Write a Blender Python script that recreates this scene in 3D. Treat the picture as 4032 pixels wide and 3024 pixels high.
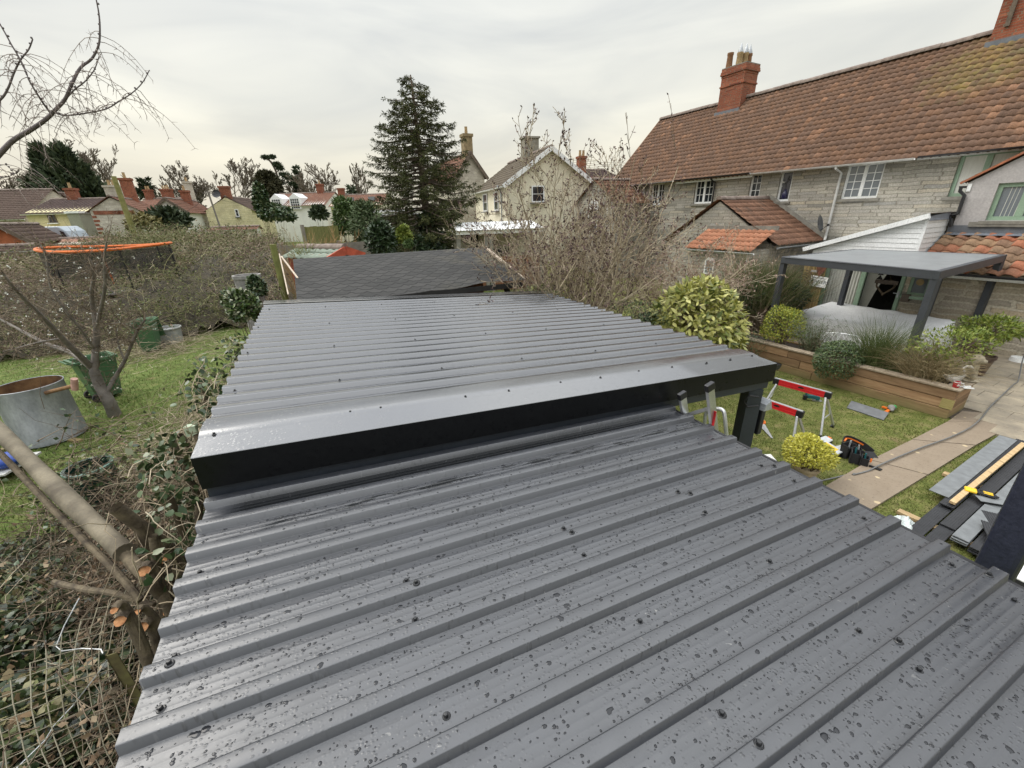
import bpy, math, random
import numpy as np
from mathutils import Vector, Matrix
R = math.radians
random.seed(7); rng = np.random.default_rng(7)
scn = bpy.context.scene
for _o in list(bpy.data.objects): bpy.data.objects.remove(_o)
col = scn.collection

# ------------------------------------------------------------------ camera
EYE = 3.75; FPX = 1610.0; CX, CY = 2016.0, 1512.0
_n = np.array([116., 3880., FPX]); _n /= np.linalg.norm(_n)
_up = -_n; _fw = np.array([0, 0, 1.]); _Y = _fw - _up*(_fw @ _up); _Y /= np.linalg.norm(_Y); _X = np.cross(_Y, _up)
ROT = np.array([_X, _Y, _up])                     # photo axes (right, down, forward) -> world
cam = bpy.data.cameras.new('camera'); camo = bpy.data.objects.new('camera', cam); col.objects.link(camo)
cam.sensor_width = 36; cam.lens = 36*FPX/4032; cam.clip_end = 2000; cam.clip_start = .05
_fw_w = ROT @ np.array([0, 0, 1.])
_B = ROT @ np.diag([1, -1, -1])
camo.matrix_world = Matrix([list(_B[i])+[(0, 0, EYE)[i]] for i in range(3)]+[[0, 0, 0, 1]])
scn.camera = camo

# ------------------------------------------------------------------ sky, sun, exposure
w = bpy.data.worlds.new('World'); scn.world = w; w.use_nodes = True
nt = w.node_tree; nt.nodes.clear()
def wn(t, **k):
    n = nt.nodes.new(t)
    for a, b in k.items(): setattr(n, a, b)
    return n
SUN_EL, SUN_AZ = 48, -70                           # azimuth: degrees right of +Y
sky = wn('ShaderNodeTexSky', sky_type='NISHITA', sun_disc=False, sun_elevation=R(SUN_EL), sun_rotation=R(SUN_AZ), air_density=1.5, dust_density=4)
bg1 = wn('ShaderNodeBackground'); bg1.inputs['Strength'].default_value = .10
nt.links.new(sky.outputs[0], bg1.inputs[0])
tc = wn('ShaderNodeTexCoord'); sp = wn('ShaderNodeSeparateXYZ'); nt.links.new(tc.outputs['Generated'], sp.inputs[0])
rp = wn('ShaderNodeValToRGB'); nt.links.new(sp.outputs['Z'], rp.inputs[0])
el = rp.color_ramp.elements
el[0].position = 0.0; el[0].color = (.56, .525, .44, 1)
el[1].position = 1.0; el[1].color = (1.95, 2.0, 2.06, 1)
for p, c in ((.10, (.62, .595, .515)), (.2, (.635, .628, .575)), (.33, (.58, .587, .568)), (.48, (.58, .595, .59)), (.72, (1.7, 1.74, 1.78))):
    e = el.new(p); e.color = (*c, 1)
mp = wn('ShaderNodeMapping'); mp.inputs['Scale'].default_value = (1.4, 1.4, 6.5); mp.inputs['Rotation'].default_value = (.06, -.05, .5)
nt.links.new(tc.outputs['Generated'], mp.inputs[0])
nz = wn('ShaderNodeTexNoise'); nz.inputs['Scale'].default_value = 1.5; nz.inputs['Detail'].default_value = 5; nz.inputs['Roughness'].default_value = .5; nz.inputs['Distortion'].default_value = .6
nt.links.new(mp.outputs[0], nz.inputs['Vector'])
cr = wn('ShaderNodeValToRGB'); nt.links.new(nz.outputs['Fac'], cr.inputs[0])
cr.color_ramp.elements[0].position = .3; cr.color_ramp.elements[0].color = (.79, .805, .835, 1)
cr.color_ramp.elements[1].position = .68; cr.color_ramp.elements[1].color = (1.13, 1.115, 1.07, 1)
mx = wn('ShaderNodeMix', data_type='RGBA', blend_type='MULTIPLY'); mx.inputs[0].default_value = 1
nt.links.new(rp.outputs[0], mx.inputs[6]); nt.links.new(cr.outputs[0], mx.inputs[7])
bg2 = wn('ShaderNodeBackground'); bg2.inputs['Strength'].default_value = 1.0; nt.links.new(mx.outputs[2], bg2.inputs[0])
ms = wn('ShaderNodeMixShader'); ms.inputs[0].default_value = .9
nt.links.new(bg1.outputs[0], ms.inputs[1]); nt.links.new(bg2.outputs[0], ms.inputs[2])
wo = wn('ShaderNodeOutputWorld'); nt.links.new(ms.outputs[0], wo.inputs[0])
sl = bpy.data.lights.new('sun', 'SUN'); sl.energy = 1.4; sl.angle = R(40); sl.color = (1, .95, .87)
so = bpy.data.objects.new('sun', sl); col.objects.link(so)
_d = Vector((math.sin(R(SUN_AZ))*math.cos(R(SUN_EL)), math.cos(R(SUN_AZ))*math.cos(R(SUN_EL)), math.sin(R(SUN_EL))))
so.rotation_euler = _d.to_track_quat('Z', 'Y').to_euler()
vs = scn.view_settings; vs.view_transform = 'Standard'; vs.look = 'None'; vs.exposure = 0.55; vs.gamma = 1; vs.use_curve_mapping = False
scn.render.engine = 'CYCLES'
cy = scn.cycles; cy.use_denoising = True; cy.max_bounces = 6; cy.diffuse_bounces = 3; cy.glossy_bounces = 3; cy.transmission_bounces = 4; cy.transparent_max_bounces = 8
cy.use_adaptive_sampling = True; cy.adaptive_threshold = .02; cy.caustics_reflective = False; cy.caustics_refractive = False

# ------------------------------------------------------------------ measuring: photo pixel -> point in the world
def ray(px, py):
    d = ROT @ np.array([px-CX, py-CY, FPX]); return Vector(d/np.linalg.norm(d))
CAM = Vector((0, 0, EYE))
def G(px, py, z=0.0):
    d = ray(px, py); return CAM + d*((z-EYE)/d.z)
def AY(px, py, y):
    d = ray(px, py); return CAM + d*(y/d.y)
def PL(px, py, p0, n):
    d = ray(px, py); return CAM + d*((Vector(p0)-CAM).dot(n)/d.dot(n))
def up_at(p, px, py):
    d = ray(px, py); r = math.hypot(p.x, p.y)/math.hypot(d.x, d.y); return (CAM+d*r).z
def crop(x0, y0, k): return lambda x, y: (x0+x/k, y0+y/k)
def terrain(x, y):
    q = y-.95*max(x, 0); t = min(1, max(0, (q-12)/16)); return .9*t*t*(3-2*t)

# ------------------------------------------------------------------ objects
def setp(o, label=None, cat=None, group=None, kind=None):
    if label: o['label'] = label
    if cat: o['category'] = cat
    if group: o['group'] = group
    if kind: o['kind'] = kind
    return o
def thing(name, loc, label, cat, group=None, rz=0):
    o = bpy.data.objects.new(name, None); col.objects.link(o); o.location = loc; o.rotation_euler = (0, 0, rz); o.empty_display_size = .1
    return setp(o, label, cat, group)
def base_of(o):
    v = Vector(o.location)
    return v + base_of(o.parent) if o.parent else v
def link(name, me, mats, parent=None, loc=None):
    for m in (mats if isinstance(mats, (list, tuple)) else [mats]): me.materials.append(m)
    o = bpy.data.objects.new(name, me); col.objects.link(o)
    if parent: o.parent = parent
    if loc is not None: o.location = loc
    return o
def npmesh(name, V, F, mats, parent=None, origin=None, smooth=False, mi=None, uv=None):
    """V (n,3) world points, F (m,k) faces, one object"""
    V = np.asarray(V, np.float64).reshape(-1, 3); F = np.asarray(F, np.int32)
    if origin is None: origin = base_of(parent) if parent else Vector((0, 0, 0))
    V = V - np.array(origin)
    me = bpy.data.meshes.new(name); k = F.shape[1]
    me.vertices.add(len(V)); me.vertices.foreach_set('co', V.astype(np.float32).ravel())
    me.loops.add(F.size); me.loops.foreach_set('vertex_index', F.ravel())
    me.polygons.add(len(F)); me.polygons.foreach_set('loop_start', np.arange(0, F.size, k, dtype=np.int32))
    if mi is not None: me.polygons.foreach_set('material_index', np.asarray(mi, np.int32))
    me.update(calc_edges=True)
    if smooth: me.polygons.foreach_set('use_smooth', np.ones(len(F), bool))
    if uv is not None:
        l = me.uv_layers.new(name='UVMap'); l.data.foreach_set('uv', np.asarray(uv, np.float32)[F.ravel()].ravel())
    return link(name, me, mats, parent, None if parent else origin)
def frame(o, xd):
    x = Vector((xd[0], xd[1], 0)).normalized(); y = Vector((-x.y, x.x, 0))
    return Matrix(((x.x, y.x, 0, o[0]), (x.y, y.y, 0, o[1]), (0, 0, 1, o[2] if len(o) > 2 else 0), (0, 0, 0, 1)))
class MB:
    def __init__(s, M=None): s.v = []; s.f = []; s.m = []; s.M = M; s.mi = 0; s.uv = {}
    def add(s, vs, fs, M=None):
        b = len(s.v)
        for p in vs:
            p = Vector(p)
            if M is not None: p = M @ p
            if s.M is not None: p = s.M @ p
            s.v.append(p)
        for f in fs: s.f.append([i+b for i in f]); s.m.append(s.mi)
        return s
    def box(s, x0, x1, y0, y1, z0, z1, M=None):
        return s.add([(x0,y0,z0),(x1,y0,z0),(x1,y1,z0),(x0,y1,z0),(x0,y0,z1),(x1,y0,z1),(x1,y1,z1),(x0,y1,z1)],
                     [(3,2,1,0),(4,5,6,7),(0,1,5,4),(1,2,6,5),(2,3,7,6),(3,0,4,7)], M)
    def beam(s, p, q, a, b, up=(0,0,1), M=None):
        p = Vector(p); q = Vector(q); d = (q-p).normalized(); u = Vector(up)
        if abs(d.dot(u)) > .98: u = Vector((1,0,0))
        x = d.cross(u).normalized(); z = x.cross(d).normalized()
        vs = [c+x*i*a/2+z*j*b/2 for c in (p,q) for i,j in ((-1,-1),(1,-1),(1,1),(-1,1))]
        return s.add(vs, [(3,2,1,0),(4,5,6,7),(0,1,5,4),(1,2,6,5),(2,3,7,6),(3,0,4,7)], M)
    def tube(s, pts, r, n=8, cap=True, M=None):
        pts = [Vector(p) for p in pts]; rs = r if isinstance(r, (list, tuple)) else [r]*len(pts)
        vs = []; fs = []; ref = Vector((0,0,1)) if abs((pts[1]-pts[0]).normalized().z) < .9 else Vector((1,0,0))
        for i, p in enumerate(pts):
            d = (pts[min(i+1,len(pts)-1)]-pts[max(i-1,0)]).normalized()
            x = d.cross(ref).normalized(); y = x.cross(d)
            for k in range(n):
                a = 2*math.pi*k/n; vs.append(p+x*math.cos(a)*rs[i]+y*math.sin(a)*rs[i])
        for i in range(len(pts)-1):
            for k in range(n):
                fs.append((i*n+k, i*n+(k+1)%n, (i+1)*n+(k+1)%n, (i+1)*n+k))
        if cap: fs.append(tuple(range(n-1,-1,-1))); fs.append(tuple(range((len(pts)-1)*n, len(pts)*n)))
        return s.add(vs, fs, M)
    def lathe(s, prof, c=(0,0,0), n=24, M=None, sx=1, sy=1):
        vs = [(c[0]+r*math.cos(2*math.pi*k/n)*sx, c[1]+r*math.sin(2*math.pi*k/n)*sy, c[2]+z) for r, z in prof for k in range(n)]
        fs = [(i*n+k, i*n+(k+1)%n, (i+1)*n+(k+1)%n, (i+1)*n+k) for i in range(len(prof)-1) for k in range(n)]
        return s.add(vs, fs, M)
    def prism(s, poly, y0, y1, M=None, ax='y'):
        n = len(poly); mk = (lambda a,b,t: (a,t,b)) if ax == 'y' else ((lambda a,b,t: (a,b,t)) if ax == 'z' else (lambda a,b,t: (t,a,b)))
        vs = [mk(a,b,y0) for a,b in poly]+[mk(a,b,y1) for a,b in poly]
        return s.add(vs, [tuple(range(n)), tuple(range(2*n-1,n-1,-1))]+[(i,i+n,(i+1)%n+n,(i+1)%n) for i in range(n)], M)
    def quad(s, a, b, c, d, M=None): return s.add([a,b,c,d], [(0,1,2,3)], M)
    def build(s, name, mats, parent=None, origin=None, smooth=False, bevel=0, fix=True):
        if origin is None: origin = base_of(parent) if parent else Vector((0,0,0))
        me = bpy.data.meshes.new(name); me.from_pydata([tuple(p-Vector(origin)) for p in s.v], [], s.f)
        me.polygons.foreach_set('material_index', s.m); me.update()
        if fix:
            import bmesh
            bm = bmesh.new(); bm.from_mesh(me); bmesh.ops.recalc_face_normals(bm, faces=bm.faces); bm.to_mesh(me); bm.free()
        if smooth: me.polygons.foreach_set('use_smooth', [True]*len(me.polygons))
        o = link(name, me, mats, parent, None if parent else origin)
        if smooth:
            try: me.set_sharp_from_angle(angle=R(40))
            except Exception: pass
        if bevel:
            b = o.modifiers.new('bevel', 'BEVEL'); b.width = bevel; b.segments = 2; b.limit_method = 'ANGLE'
        return o
def copy_tree(o, parent=None):
    c = o.copy(); col.objects.link(c); c.parent = parent
    for ch in o.children: copy_tree(ch, c)
    return c

# ------------------------------------------------------------------ materials
class NT:
    def __init__(s, name):
        s.mat = bpy.data.materials.new(name); s.mat.use_nodes = True; s.t = s.mat.node_tree
        s.bsdf = s.t.nodes['Principled BSDF']
    def n(s, t, ins=None, **k):
        n = s.t.nodes.new('ShaderNode'+t)
        for a, b in k.items(): setattr(n, a, b)
        for a, b in (ins or {}).items(): s.set(n, a, b)
        return n
    def set(s, n, a, b):
        i = n.inputs[a]
        if isinstance(b, bpy.types.NodeSocket): s.t.links.new(b, i)
        else: i.default_value = b
    def P(s, **k):
        for a, b in k.items(): s.set(s.bsdf, a.replace('_', ' '), b)
    def coord(s, scale=(1,1,1), rot=(0,0,0), kind='Object', loc=(0,0,0)):
        c = s.n('TexCoord'); m = s.n('Mapping', {'Vector': c.outputs[kind], 'Scale': scale, 'Rotation': rot, 'Location': loc}); return m.outputs[0]
    def noise(s, vec, scale, detail=4, rough=.55, dist=0):
        return s.n('TexNoise', {'Vector': vec, 'Scale': scale, 'Detail': detail, 'Roughness': rough, 'Distortion': dist}).outputs['Fac']
    def ramp(s, fac, stops, interp='LINEAR'):
        n = s.n('ValToRGB', {'Fac': fac}); r = n.color_ramp; r.interpolation = interp
        for i, (p, c) in enumerate(stops):
            c = (*c, 1) if len(c) == 3 else c
            e = r.elements[i] if i < 2 else r.elements.new(p)
            e.position = p; e.color = c
        return n.outputs[0]
    def mix(s, a, b, f, mode='MIX'):
        n = s.n('Mix', {0: f, 6: a if isinstance(a, bpy.types.NodeSocket) or len(a) == 4 else (*a, 1), 7: b if isinstance(b, bpy.types.NodeSocket) or len(b) == 4 else (*b, 1)}, data_type='RGBA', blend_type=mode)
        return n.outputs[2]
    def math(s, op, a, b=0.0, c=0.0): return s.n('Math', {0: a, 1: b, 2: c}, operation=op).outputs[0]
    def val(s, fac, lo, hi, a=0., b=1.): return s.n('MapRange', {'Value': fac, 'From Min': lo, 'From Max': hi, 'To Min': a, 'To Max': b}).outputs[0]
    def bump(s, h, strength=.3, dist=.02, normal=None):
        i = {'Height': h, 'Strength': strength, 'Distance': dist}
        if normal is not None: i['Normal'] = normal
        o = s.n('Bump', i).outputs[0]; s.P(Normal=o); return o
def mul(c, k): return tuple(min(1, x*k) for x in c)
def M(name, c, rough=.7, var=.3, scale=4, c2=None, bump=0, bscale=None, metal=0, spec=.5, fine=60, stretch=(1,1,1), bd=.01):
    t = NT(name); v = t.coord(stretch)
    f = t.val(t.noise(v, scale, 6), .3, .7)
    k = t.mix(mul(c, 1-var), c2 or mul(c, 1+var), f)
    f2 = t.noise(v, scale*fine/4, 3)
    k = t.mix(k, t.ramp(f2, [(.3, (.75,.75,.75)), (.7, (1.2,1.2,1.2))]), .6, 'MULTIPLY')
    t.P(Base_Color=k, Metallic=metal, Specular_IOR_Level=spec, Roughness=t.val(f2, .3, .7, max(0, rough-.08), min(1, rough+.08)))
    if bump: t.bump(t.noise(v, bscale or scale*6, 5), bump, bd)
    return t.mat
def LEAF(name, cols, rough=.5, spec=.4, trans=.0, clump=None):
    t = NT(name); g = t.n('NewGeometry')
    st = [(i/max(1, len(cols)-1), c) for i, c in enumerate(cols)]
    k = t.ramp(g.outputs['Random Per Island'], st)
    if clump:
        f = t.val(t.noise(t.coord(), clump, 3), .35, .65); k = t.mix(k, t.mix(k, (.45,.42,.36), 1, 'MULTIPLY'), f)
    t.P(Base_Color=k, Roughness=rough, Specular_IOR_Level=spec)
    if trans:
        td = t.n('BsdfTranslucent', {'Color': k}); m = t.n('MixShader', {0: trans, 1: t.bsdf.outputs[0], 2: td.outputs[0]})
        t.t.links.new(m.outputs[0], t.t.nodes['Material Output'].inputs[0])
    return t.mat
def STONE(name, cols, bw=.34, bh=.105, mortar=(.33,.29,.23), msize=.012, warp=.05, bump=.6, rough=.85):
    t = NT(name); c = t.n('TexCoord'); s = t.n('SeparateXYZ', {0: c.outputs['Object']})
    v = t.n('CombineXYZ', {0: t.math('ADD', s.outputs[0], s.outputs[1]), 1: s.outputs[2], 2: 0.0}).outputs[0]
    nz = t.n('TexNoise', {'Vector': c.outputs['Object'], 'Scale': 2.2, 'Detail': 3})
    nz2 = t.n('TexNoise', {'Vector': c.outputs['Object'], 'Scale': 14., 'Detail': 2})
    off = t.n('VectorMath', {0: nz.outputs['Color'], 1: (.5,.5,.5)}, operation='SUBTRACT').outputs[0]
    off = t.n('VectorMath', {0: off, 1: (warp*2.5, warp*1.6, 0)}, operation='MULTIPLY').outputs[0]
    off2 = t.n('VectorMath', {0: t.n('VectorMath', {0: nz2.outputs['Color'], 1: (.5,.5,.5)}, operation='SUBTRACT').outputs[0], 1: (warp*.6, warp*.55, 0)}, operation='MULTIPLY').outputs[0]
    vv = t.n('VectorMath', {0: t.n('VectorMath', {0: v, 1: off}, operation='ADD').outputs[0], 1: off2}, operation='ADD').outputs[0]
    def brk(w_, h_, o_, sq):
        return t.n('TexBrick', {'Vector': vv, 'Color1': (0,0,0,1), 'Color2': (1,1,1,1), 'Mortar': (.5,.5,.5,1), 'Scale': 1.0, 'Mortar Size': msize, 'Mortar Smooth': .25, 'Bias': 0.0, 'Brick Width': w_, 'Row Height': h_}, offset=o_, squash=sq, squash_frequency=3, offset_frequency=2)
    b = brk(bw, bh, .43, .7)
    k = t.ramp(b.outputs['Color'], [(i/(len(cols)-1), q) for i, q in enumerate(cols)])
    big = t.val(t.noise(c.outputs['Object'], .8, 4), .3, .7, .8, 1.15); fine = t.val(t.noise(c.outputs['Object'], 25, 4), .3, .7, .75, 1.2)
    sc = t.math('MULTIPLY', big, fine); cs = t.n('CombineColor', {0: sc, 1: sc, 2: sc}).outputs[0]
    k = t.mix(t.mix(k, mortar, b.outputs['Fac']), cs, 1, 'MULTIPLY')
    t.P(Base_Color=k, Roughness=rough, Specular_IOR_Level=.25)
    h = t.math('ADD', t.math('MULTIPLY', t.math('SUBTRACT', 1.0, b.outputs['Fac']), 1.0), t.math('MULTIPLY', t.noise(c.outputs['Object'], 22, 4), .6))
    t.bump(h, bump, .03); return t.mat
def TILE(name, cols, lich=None, rough=.8, cs=1.0):
    """uv = (tile column, tile course): one colour per tile, stains across them"""
    t = NT(name); uv = t.n('UVMap').outputs[0]; s = t.n('SeparateXYZ', {0: uv})
    cell = t.n('CombineXYZ', {0: t.math('FLOOR', s.outputs[0]), 1: t.math('FLOOR', s.outputs[1]), 2: 0.}).outputs[0]
    wv = t.n('TexWhiteNoise', {'Vector': cell}, noise_dimensions='3D').outputs['Value']
    big = t.val(t.noise(uv, .07, 4), .32, .68)
    f = t.math('ADD', t.math('MULTIPLY', wv, .6), t.math('MULTIPLY', big, .4))
    k = t.ramp(f, [(i/(len(cols)-1), q) for i, q in enumerate(cols)])
    ob = t.coord(); fine = t.val(t.noise(ob, 30, 4), .3, .7, .7, 1.25); mid = t.val(t.noise(ob, 3.5, 5), .3, .7, .8, 1.15)
    sc = t.math('MULTIPLY', fine, mid); k = t.mix(k, t.n('CombineColor', {0: sc, 1: sc, 2: sc}).outputs[0], 1, 'MULTIPLY')
    if lich:                                          # lichen: (centre column, centre course, radius columns, radius courses)
        a, b, ra, rb = lich
        dx = t.math('DIVIDE', t.math('SUBTRACT', s.outputs[0], a), ra); dy = t.math('DIVIDE', t.math('SUBTRACT', s.outputs[1], b), rb)
        dd = t.math('SQRT', t.math('ADD', t.math('MULTIPLY', dx, dx), t.math('MULTIPLY', dy, dy)))
        m = t.val(t.math('ADD', dd, t.math('MULTIPLY', t.noise(ob, 2.6, 5), 1.3)), .95, 1.5, 1., 0.)
        k = t.mix(k, t.mix((.30,.22,.05), (.19,.19,.07), t.val(t.noise(ob, 1.2, 3), .4, .6)), t.math('MULTIPLY', m, t.math('MULTIPLY', t.val(wv, 0, 1, .35, .9), t.val(t.noise(ob, 5, 5), .35, .6, .2, .85))))
    t.P(Base_Color=k, Roughness=rough, Specular_IOR_Level=.3); t.bump(t.noise(ob, 40, 4), .3, .01); return t.mat
def GLASS(name, c=(.02,.025,.03), rough=.04):
    t = NT(name); t.P(Base_Color=(*c, 1), Roughness=rough, Specular_IOR_Level=.7); t.bump(t.noise(t.coord(), 1.2, 2), .04, .05); return t.mat
def WOOD(name, a, b, stretch=(1,1,1), rough=.75, dirt=None, ring=9.):
    t = NT(name); v = t.coord(stretch)
    g = t.noise(v, ring, 6, .65, .6); k = t.mix(a, b, t.val(g, .32, .68))
    k = t.mix(k, mul(a, .45), t.val(t.noise(v, ring*.35, 3, .5, 1.5), .62, .72, 0, .7)); q_ = t.val(t.n('ObjectInfo').outputs['Random'], 0, 1, .72, 1.2); k = t.mix(k, t.n('CombineColor', {0: q_, 1: q_, 2: q_}).outputs[0], 1, 'MULTIPLY')
    if dirt:
        sz = t.n('SeparateXYZ', {0: t.coord()}).outputs[2]; k = t.mix(k, dirt, t.val(t.math('ADD', sz, t.math('MULTIPLY', t.noise(t.coord(), 4, 4), .3)), .12, .42, .75, 0))
    t.P(Base_Color=k, Roughness=rough, Specular_IOR_Level=.3); t.bump(g, .25, .006); return t.mat

m_white = M('white_upvc', (.78,.79,.79), .35, .06, 2)
m_whitepaint = M('white_paint', (.74,.74,.71), .6, .12, 3)
m_black = M('black_plastic', (.012,.012,.014), .4, .2)
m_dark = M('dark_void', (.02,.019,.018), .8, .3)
m_alu = M('aluminium', (.58,.59,.6), .38, .12, 8, metal=.85)
m_steel = M('galvanised_steel', (.42,.44,.46), .5, .25, 3, metal=.6, bump=.1)
m_glass = GLASS('window_glass')
m_glasslit = GLASS('window_glass_pale', (.16,.18,.2), .1)
m_net = M('net_curtain', (.55,.55,.5), .9, .12, 6, stretch=(14,14,.6))
m_green = M('sage_green_paint', (.24,.34,.245), .45, .08)
m_lead = M('lead_flashing', (.13,.14,.16), .55, .3, 3)
m_bark = M('bark_brown', (.13,.1,.075), .9, .35, 8, bump=.5)
m_barkgrey = M('bark_grey', (.19,.17,.15), .9, .3, 8, bump=.4)
m_twig = LEAF('twig_brown', [(.07,.05,.035), (.16,.12,.085), (.26,.21,.15)], .85, .2)
m_twigpale = LEAF('twig_pale', [(.24,.19,.125), (.37,.305,.215), (.48,.41,.30)], .85, .2)
m_twigfar = LEAF('twig_far', [(.13,.108,.085), (.21,.175,.135)], .9, .1)
# ------------------------------------------------------------------ vegetation helpers
def tubes(P, Rr, k=3):
    """P (N,S,3), Rr (N,S) -> verts, quads: N bent twigs"""
    P = np.asarray(P, float); N, S, _ = P.shape
    d = np.empty_like(P); d[:, 1:-1] = P[:, 2:]-P[:, :-2]; d[:, 0] = P[:, 1]-P[:, 0]; d[:, -1] = P[:, -1]-P[:, -2]
    d /= np.linalg.norm(d, axis=2, keepdims=True)+1e-9
    ref = np.where(np.abs(d[:, :1, 2:3]) < .8, np.array([0, 0, 1.]), np.array([1., 0, 0]))
    x = np.cross(d, np.broadcast_to(ref, d.shape)); x /= np.linalg.norm(x, axis=2, keepdims=True)+1e-9
    y = np.cross(x, d); a = 2*np.pi*np.arange(k)/k
    V = P[:, :, None, :]+Rr[:, :, None, None]*(x[:, :, None, :]*np.cos(a)[None, None, :, None]+y[:, :, None, :]*np.sin(a)[None, None, :, None])
    i = np.arange(N)[:, None, None]*S*k; s_ = np.arange(S-1)[None, :, None]*k; kk = np.arange(k)[None, None, :]; k2 = (kk+1) % k
    F = np.stack([i+s_+kk, i+s_+k2, i+s_+k+k2, i+s_+k+kk], -1).reshape(-1, 4)
    return V.reshape(-1, 3), F
def unit(v): return v/(np.linalg.norm(v, axis=-1, keepdims=True)+1e-9)
def leaves(C, D, N, L, W, fold=.25):
    """leaf = two triangles folded along the midrib, each leaf an island"""
    C = np.asarray(C, float); D = unit(np.asarray(D, float)); S_ = unit(np.cross(D, N)); Nn = np.cross(S_, D)
    L = np.broadcast_to(np.asarray(L, float).reshape(-1, 1), (len(C), 1)); W = np.broadcast_to(np.asarray(W, float).reshape(-1, 1), (len(C), 1))
    tip = C+D*L-Nn*L*.12; a = C+D*L*.42+S_*W*.5-Nn*W*fold; b = C+D*L*.42-S_*W*.5-Nn*W*fold
    V = np.stack([C, a, tip, b], 1).reshape(-1, 3); i = np.arange(len(C))[:, None]*4
    return V, np.concatenate([i+[0, 1, 2], i+[0, 2, 3]], 1).reshape(-1, 3)
def leaves6(C, D, N, L, W, fold=.15):
    """broad rounded leaf, six points"""
    C = np.asarray(C, float); D = unit(np.asarray(D, float)); S_ = unit(np.cross(D, N)); Nn = np.cross(S_, D)
    L = np.broadcast_to(np.asarray(L, float).reshape(-1, 1), (len(C), 1)); W = np.broadcast_to(np.asarray(W, float).reshape(-1, 1), (len(C), 1))
    P = [C]+[C+D*L*a+S_*W*b-Nn*W*fold*abs(b)*1.6 for a, b in ((.22,.46), (.62,.40))]+[C+D*L-Nn*L*.1]+[C+D*L*a-S_*W*b-Nn*W*fold*abs(b)*1.6 for a, b in ((.62,.40), (.22,.46))]
    V = np.stack(P, 1).reshape(-1, 3); i = np.arange(len(C))[:, None]*6
    return V, np.concatenate([i+[0, 1, 2], i+[0, 2, 3], i+[0, 3, 4], i+[0, 4, 5]], 1).reshape(-1, 3)
def rdir(n, up=0.0):
    v = rng.normal(size=(n, 3)); v[:, 2] += up; return unit(v)
def curve_twigs(base, d, L, r0, S=5, droop=0.0, wob=.12, taper=.25):
    """base (n,3), direction, length, base radius -> P, R"""
    n = len(base); t = np.linspace(0, 1, S)[None, :, None]; L = np.asarray(L).reshape(n, 1, 1)
    P = base[:, None, :]+d[:, None, :]*L*t; P[:, :, 2] -= (droop*L[:, :, 0])*t[:, :, 0]**2
    w_ = rng.normal(size=(n, S, 3))*wob*L/S; w_[:, 0] = 0; P += np.cumsum(w_, 1)
    Rr = np.asarray(r0).reshape(n, 1)*(1-(1-taper)*t[:, :, 0]); return P, Rr
class Veg:
    """collects quads and triangles for one mesh"""
    def __init__(s): s.V = []; s.Q = []; s.T = []; s.n = 0; s.mq = []; s.mt = []
    def q(s, V, F, m=0): s.Q.append(F+s.n); s.mq.append(np.full(len(F), m)); s.V.append(V); s.n += len(V); return s
    def t(s, V, F, m=0): s.T.append(F+s.n); s.mt.append(np.full(len(F), m)); s.V.append(V); s.n += len(V); return s
    def build(s, name, mats, parent=None, origin=None, smooth=False):
        V = np.concatenate(s.V); org = origin if origin is not None else (base_of(parent) if parent else Vector((0, 0, 0)))
        V = (V-np.array(org)).astype(np.float32); me = bpy.data.meshes.new(name)
        Q = np.concatenate(s.Q) if s.Q else np.zeros((0, 4), int); T = np.concatenate(s.T) if s.T else np.zeros((0, 3), int)
        li = np.concatenate([Q.ravel(), T.ravel()]).astype(np.int32)
        ls = np.concatenate([np.arange(len(Q))*4, len(Q)*4+np.arange(len(T))*3]).astype(np.int32)
        mi = np.concatenate(s.mq+s.mt).astype(np.int32)
        me.vertices.add(len(V)); me.vertices.foreach_set('co', V.ravel()); me.loops.add(len(li)); me.loops.foreach_set('vertex_index', li)
        me.polygons.add(len(ls)); me.polygons.foreach_set('loop_start', ls); me.polygons.foreach_set('material_index', mi); me.update(calc_edges=True)
        if smooth: me.polygons.foreach_set('use_smooth', np.ones(len(ls), bool))
        return link(name, me, mats, parent, None if parent else org)
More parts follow.
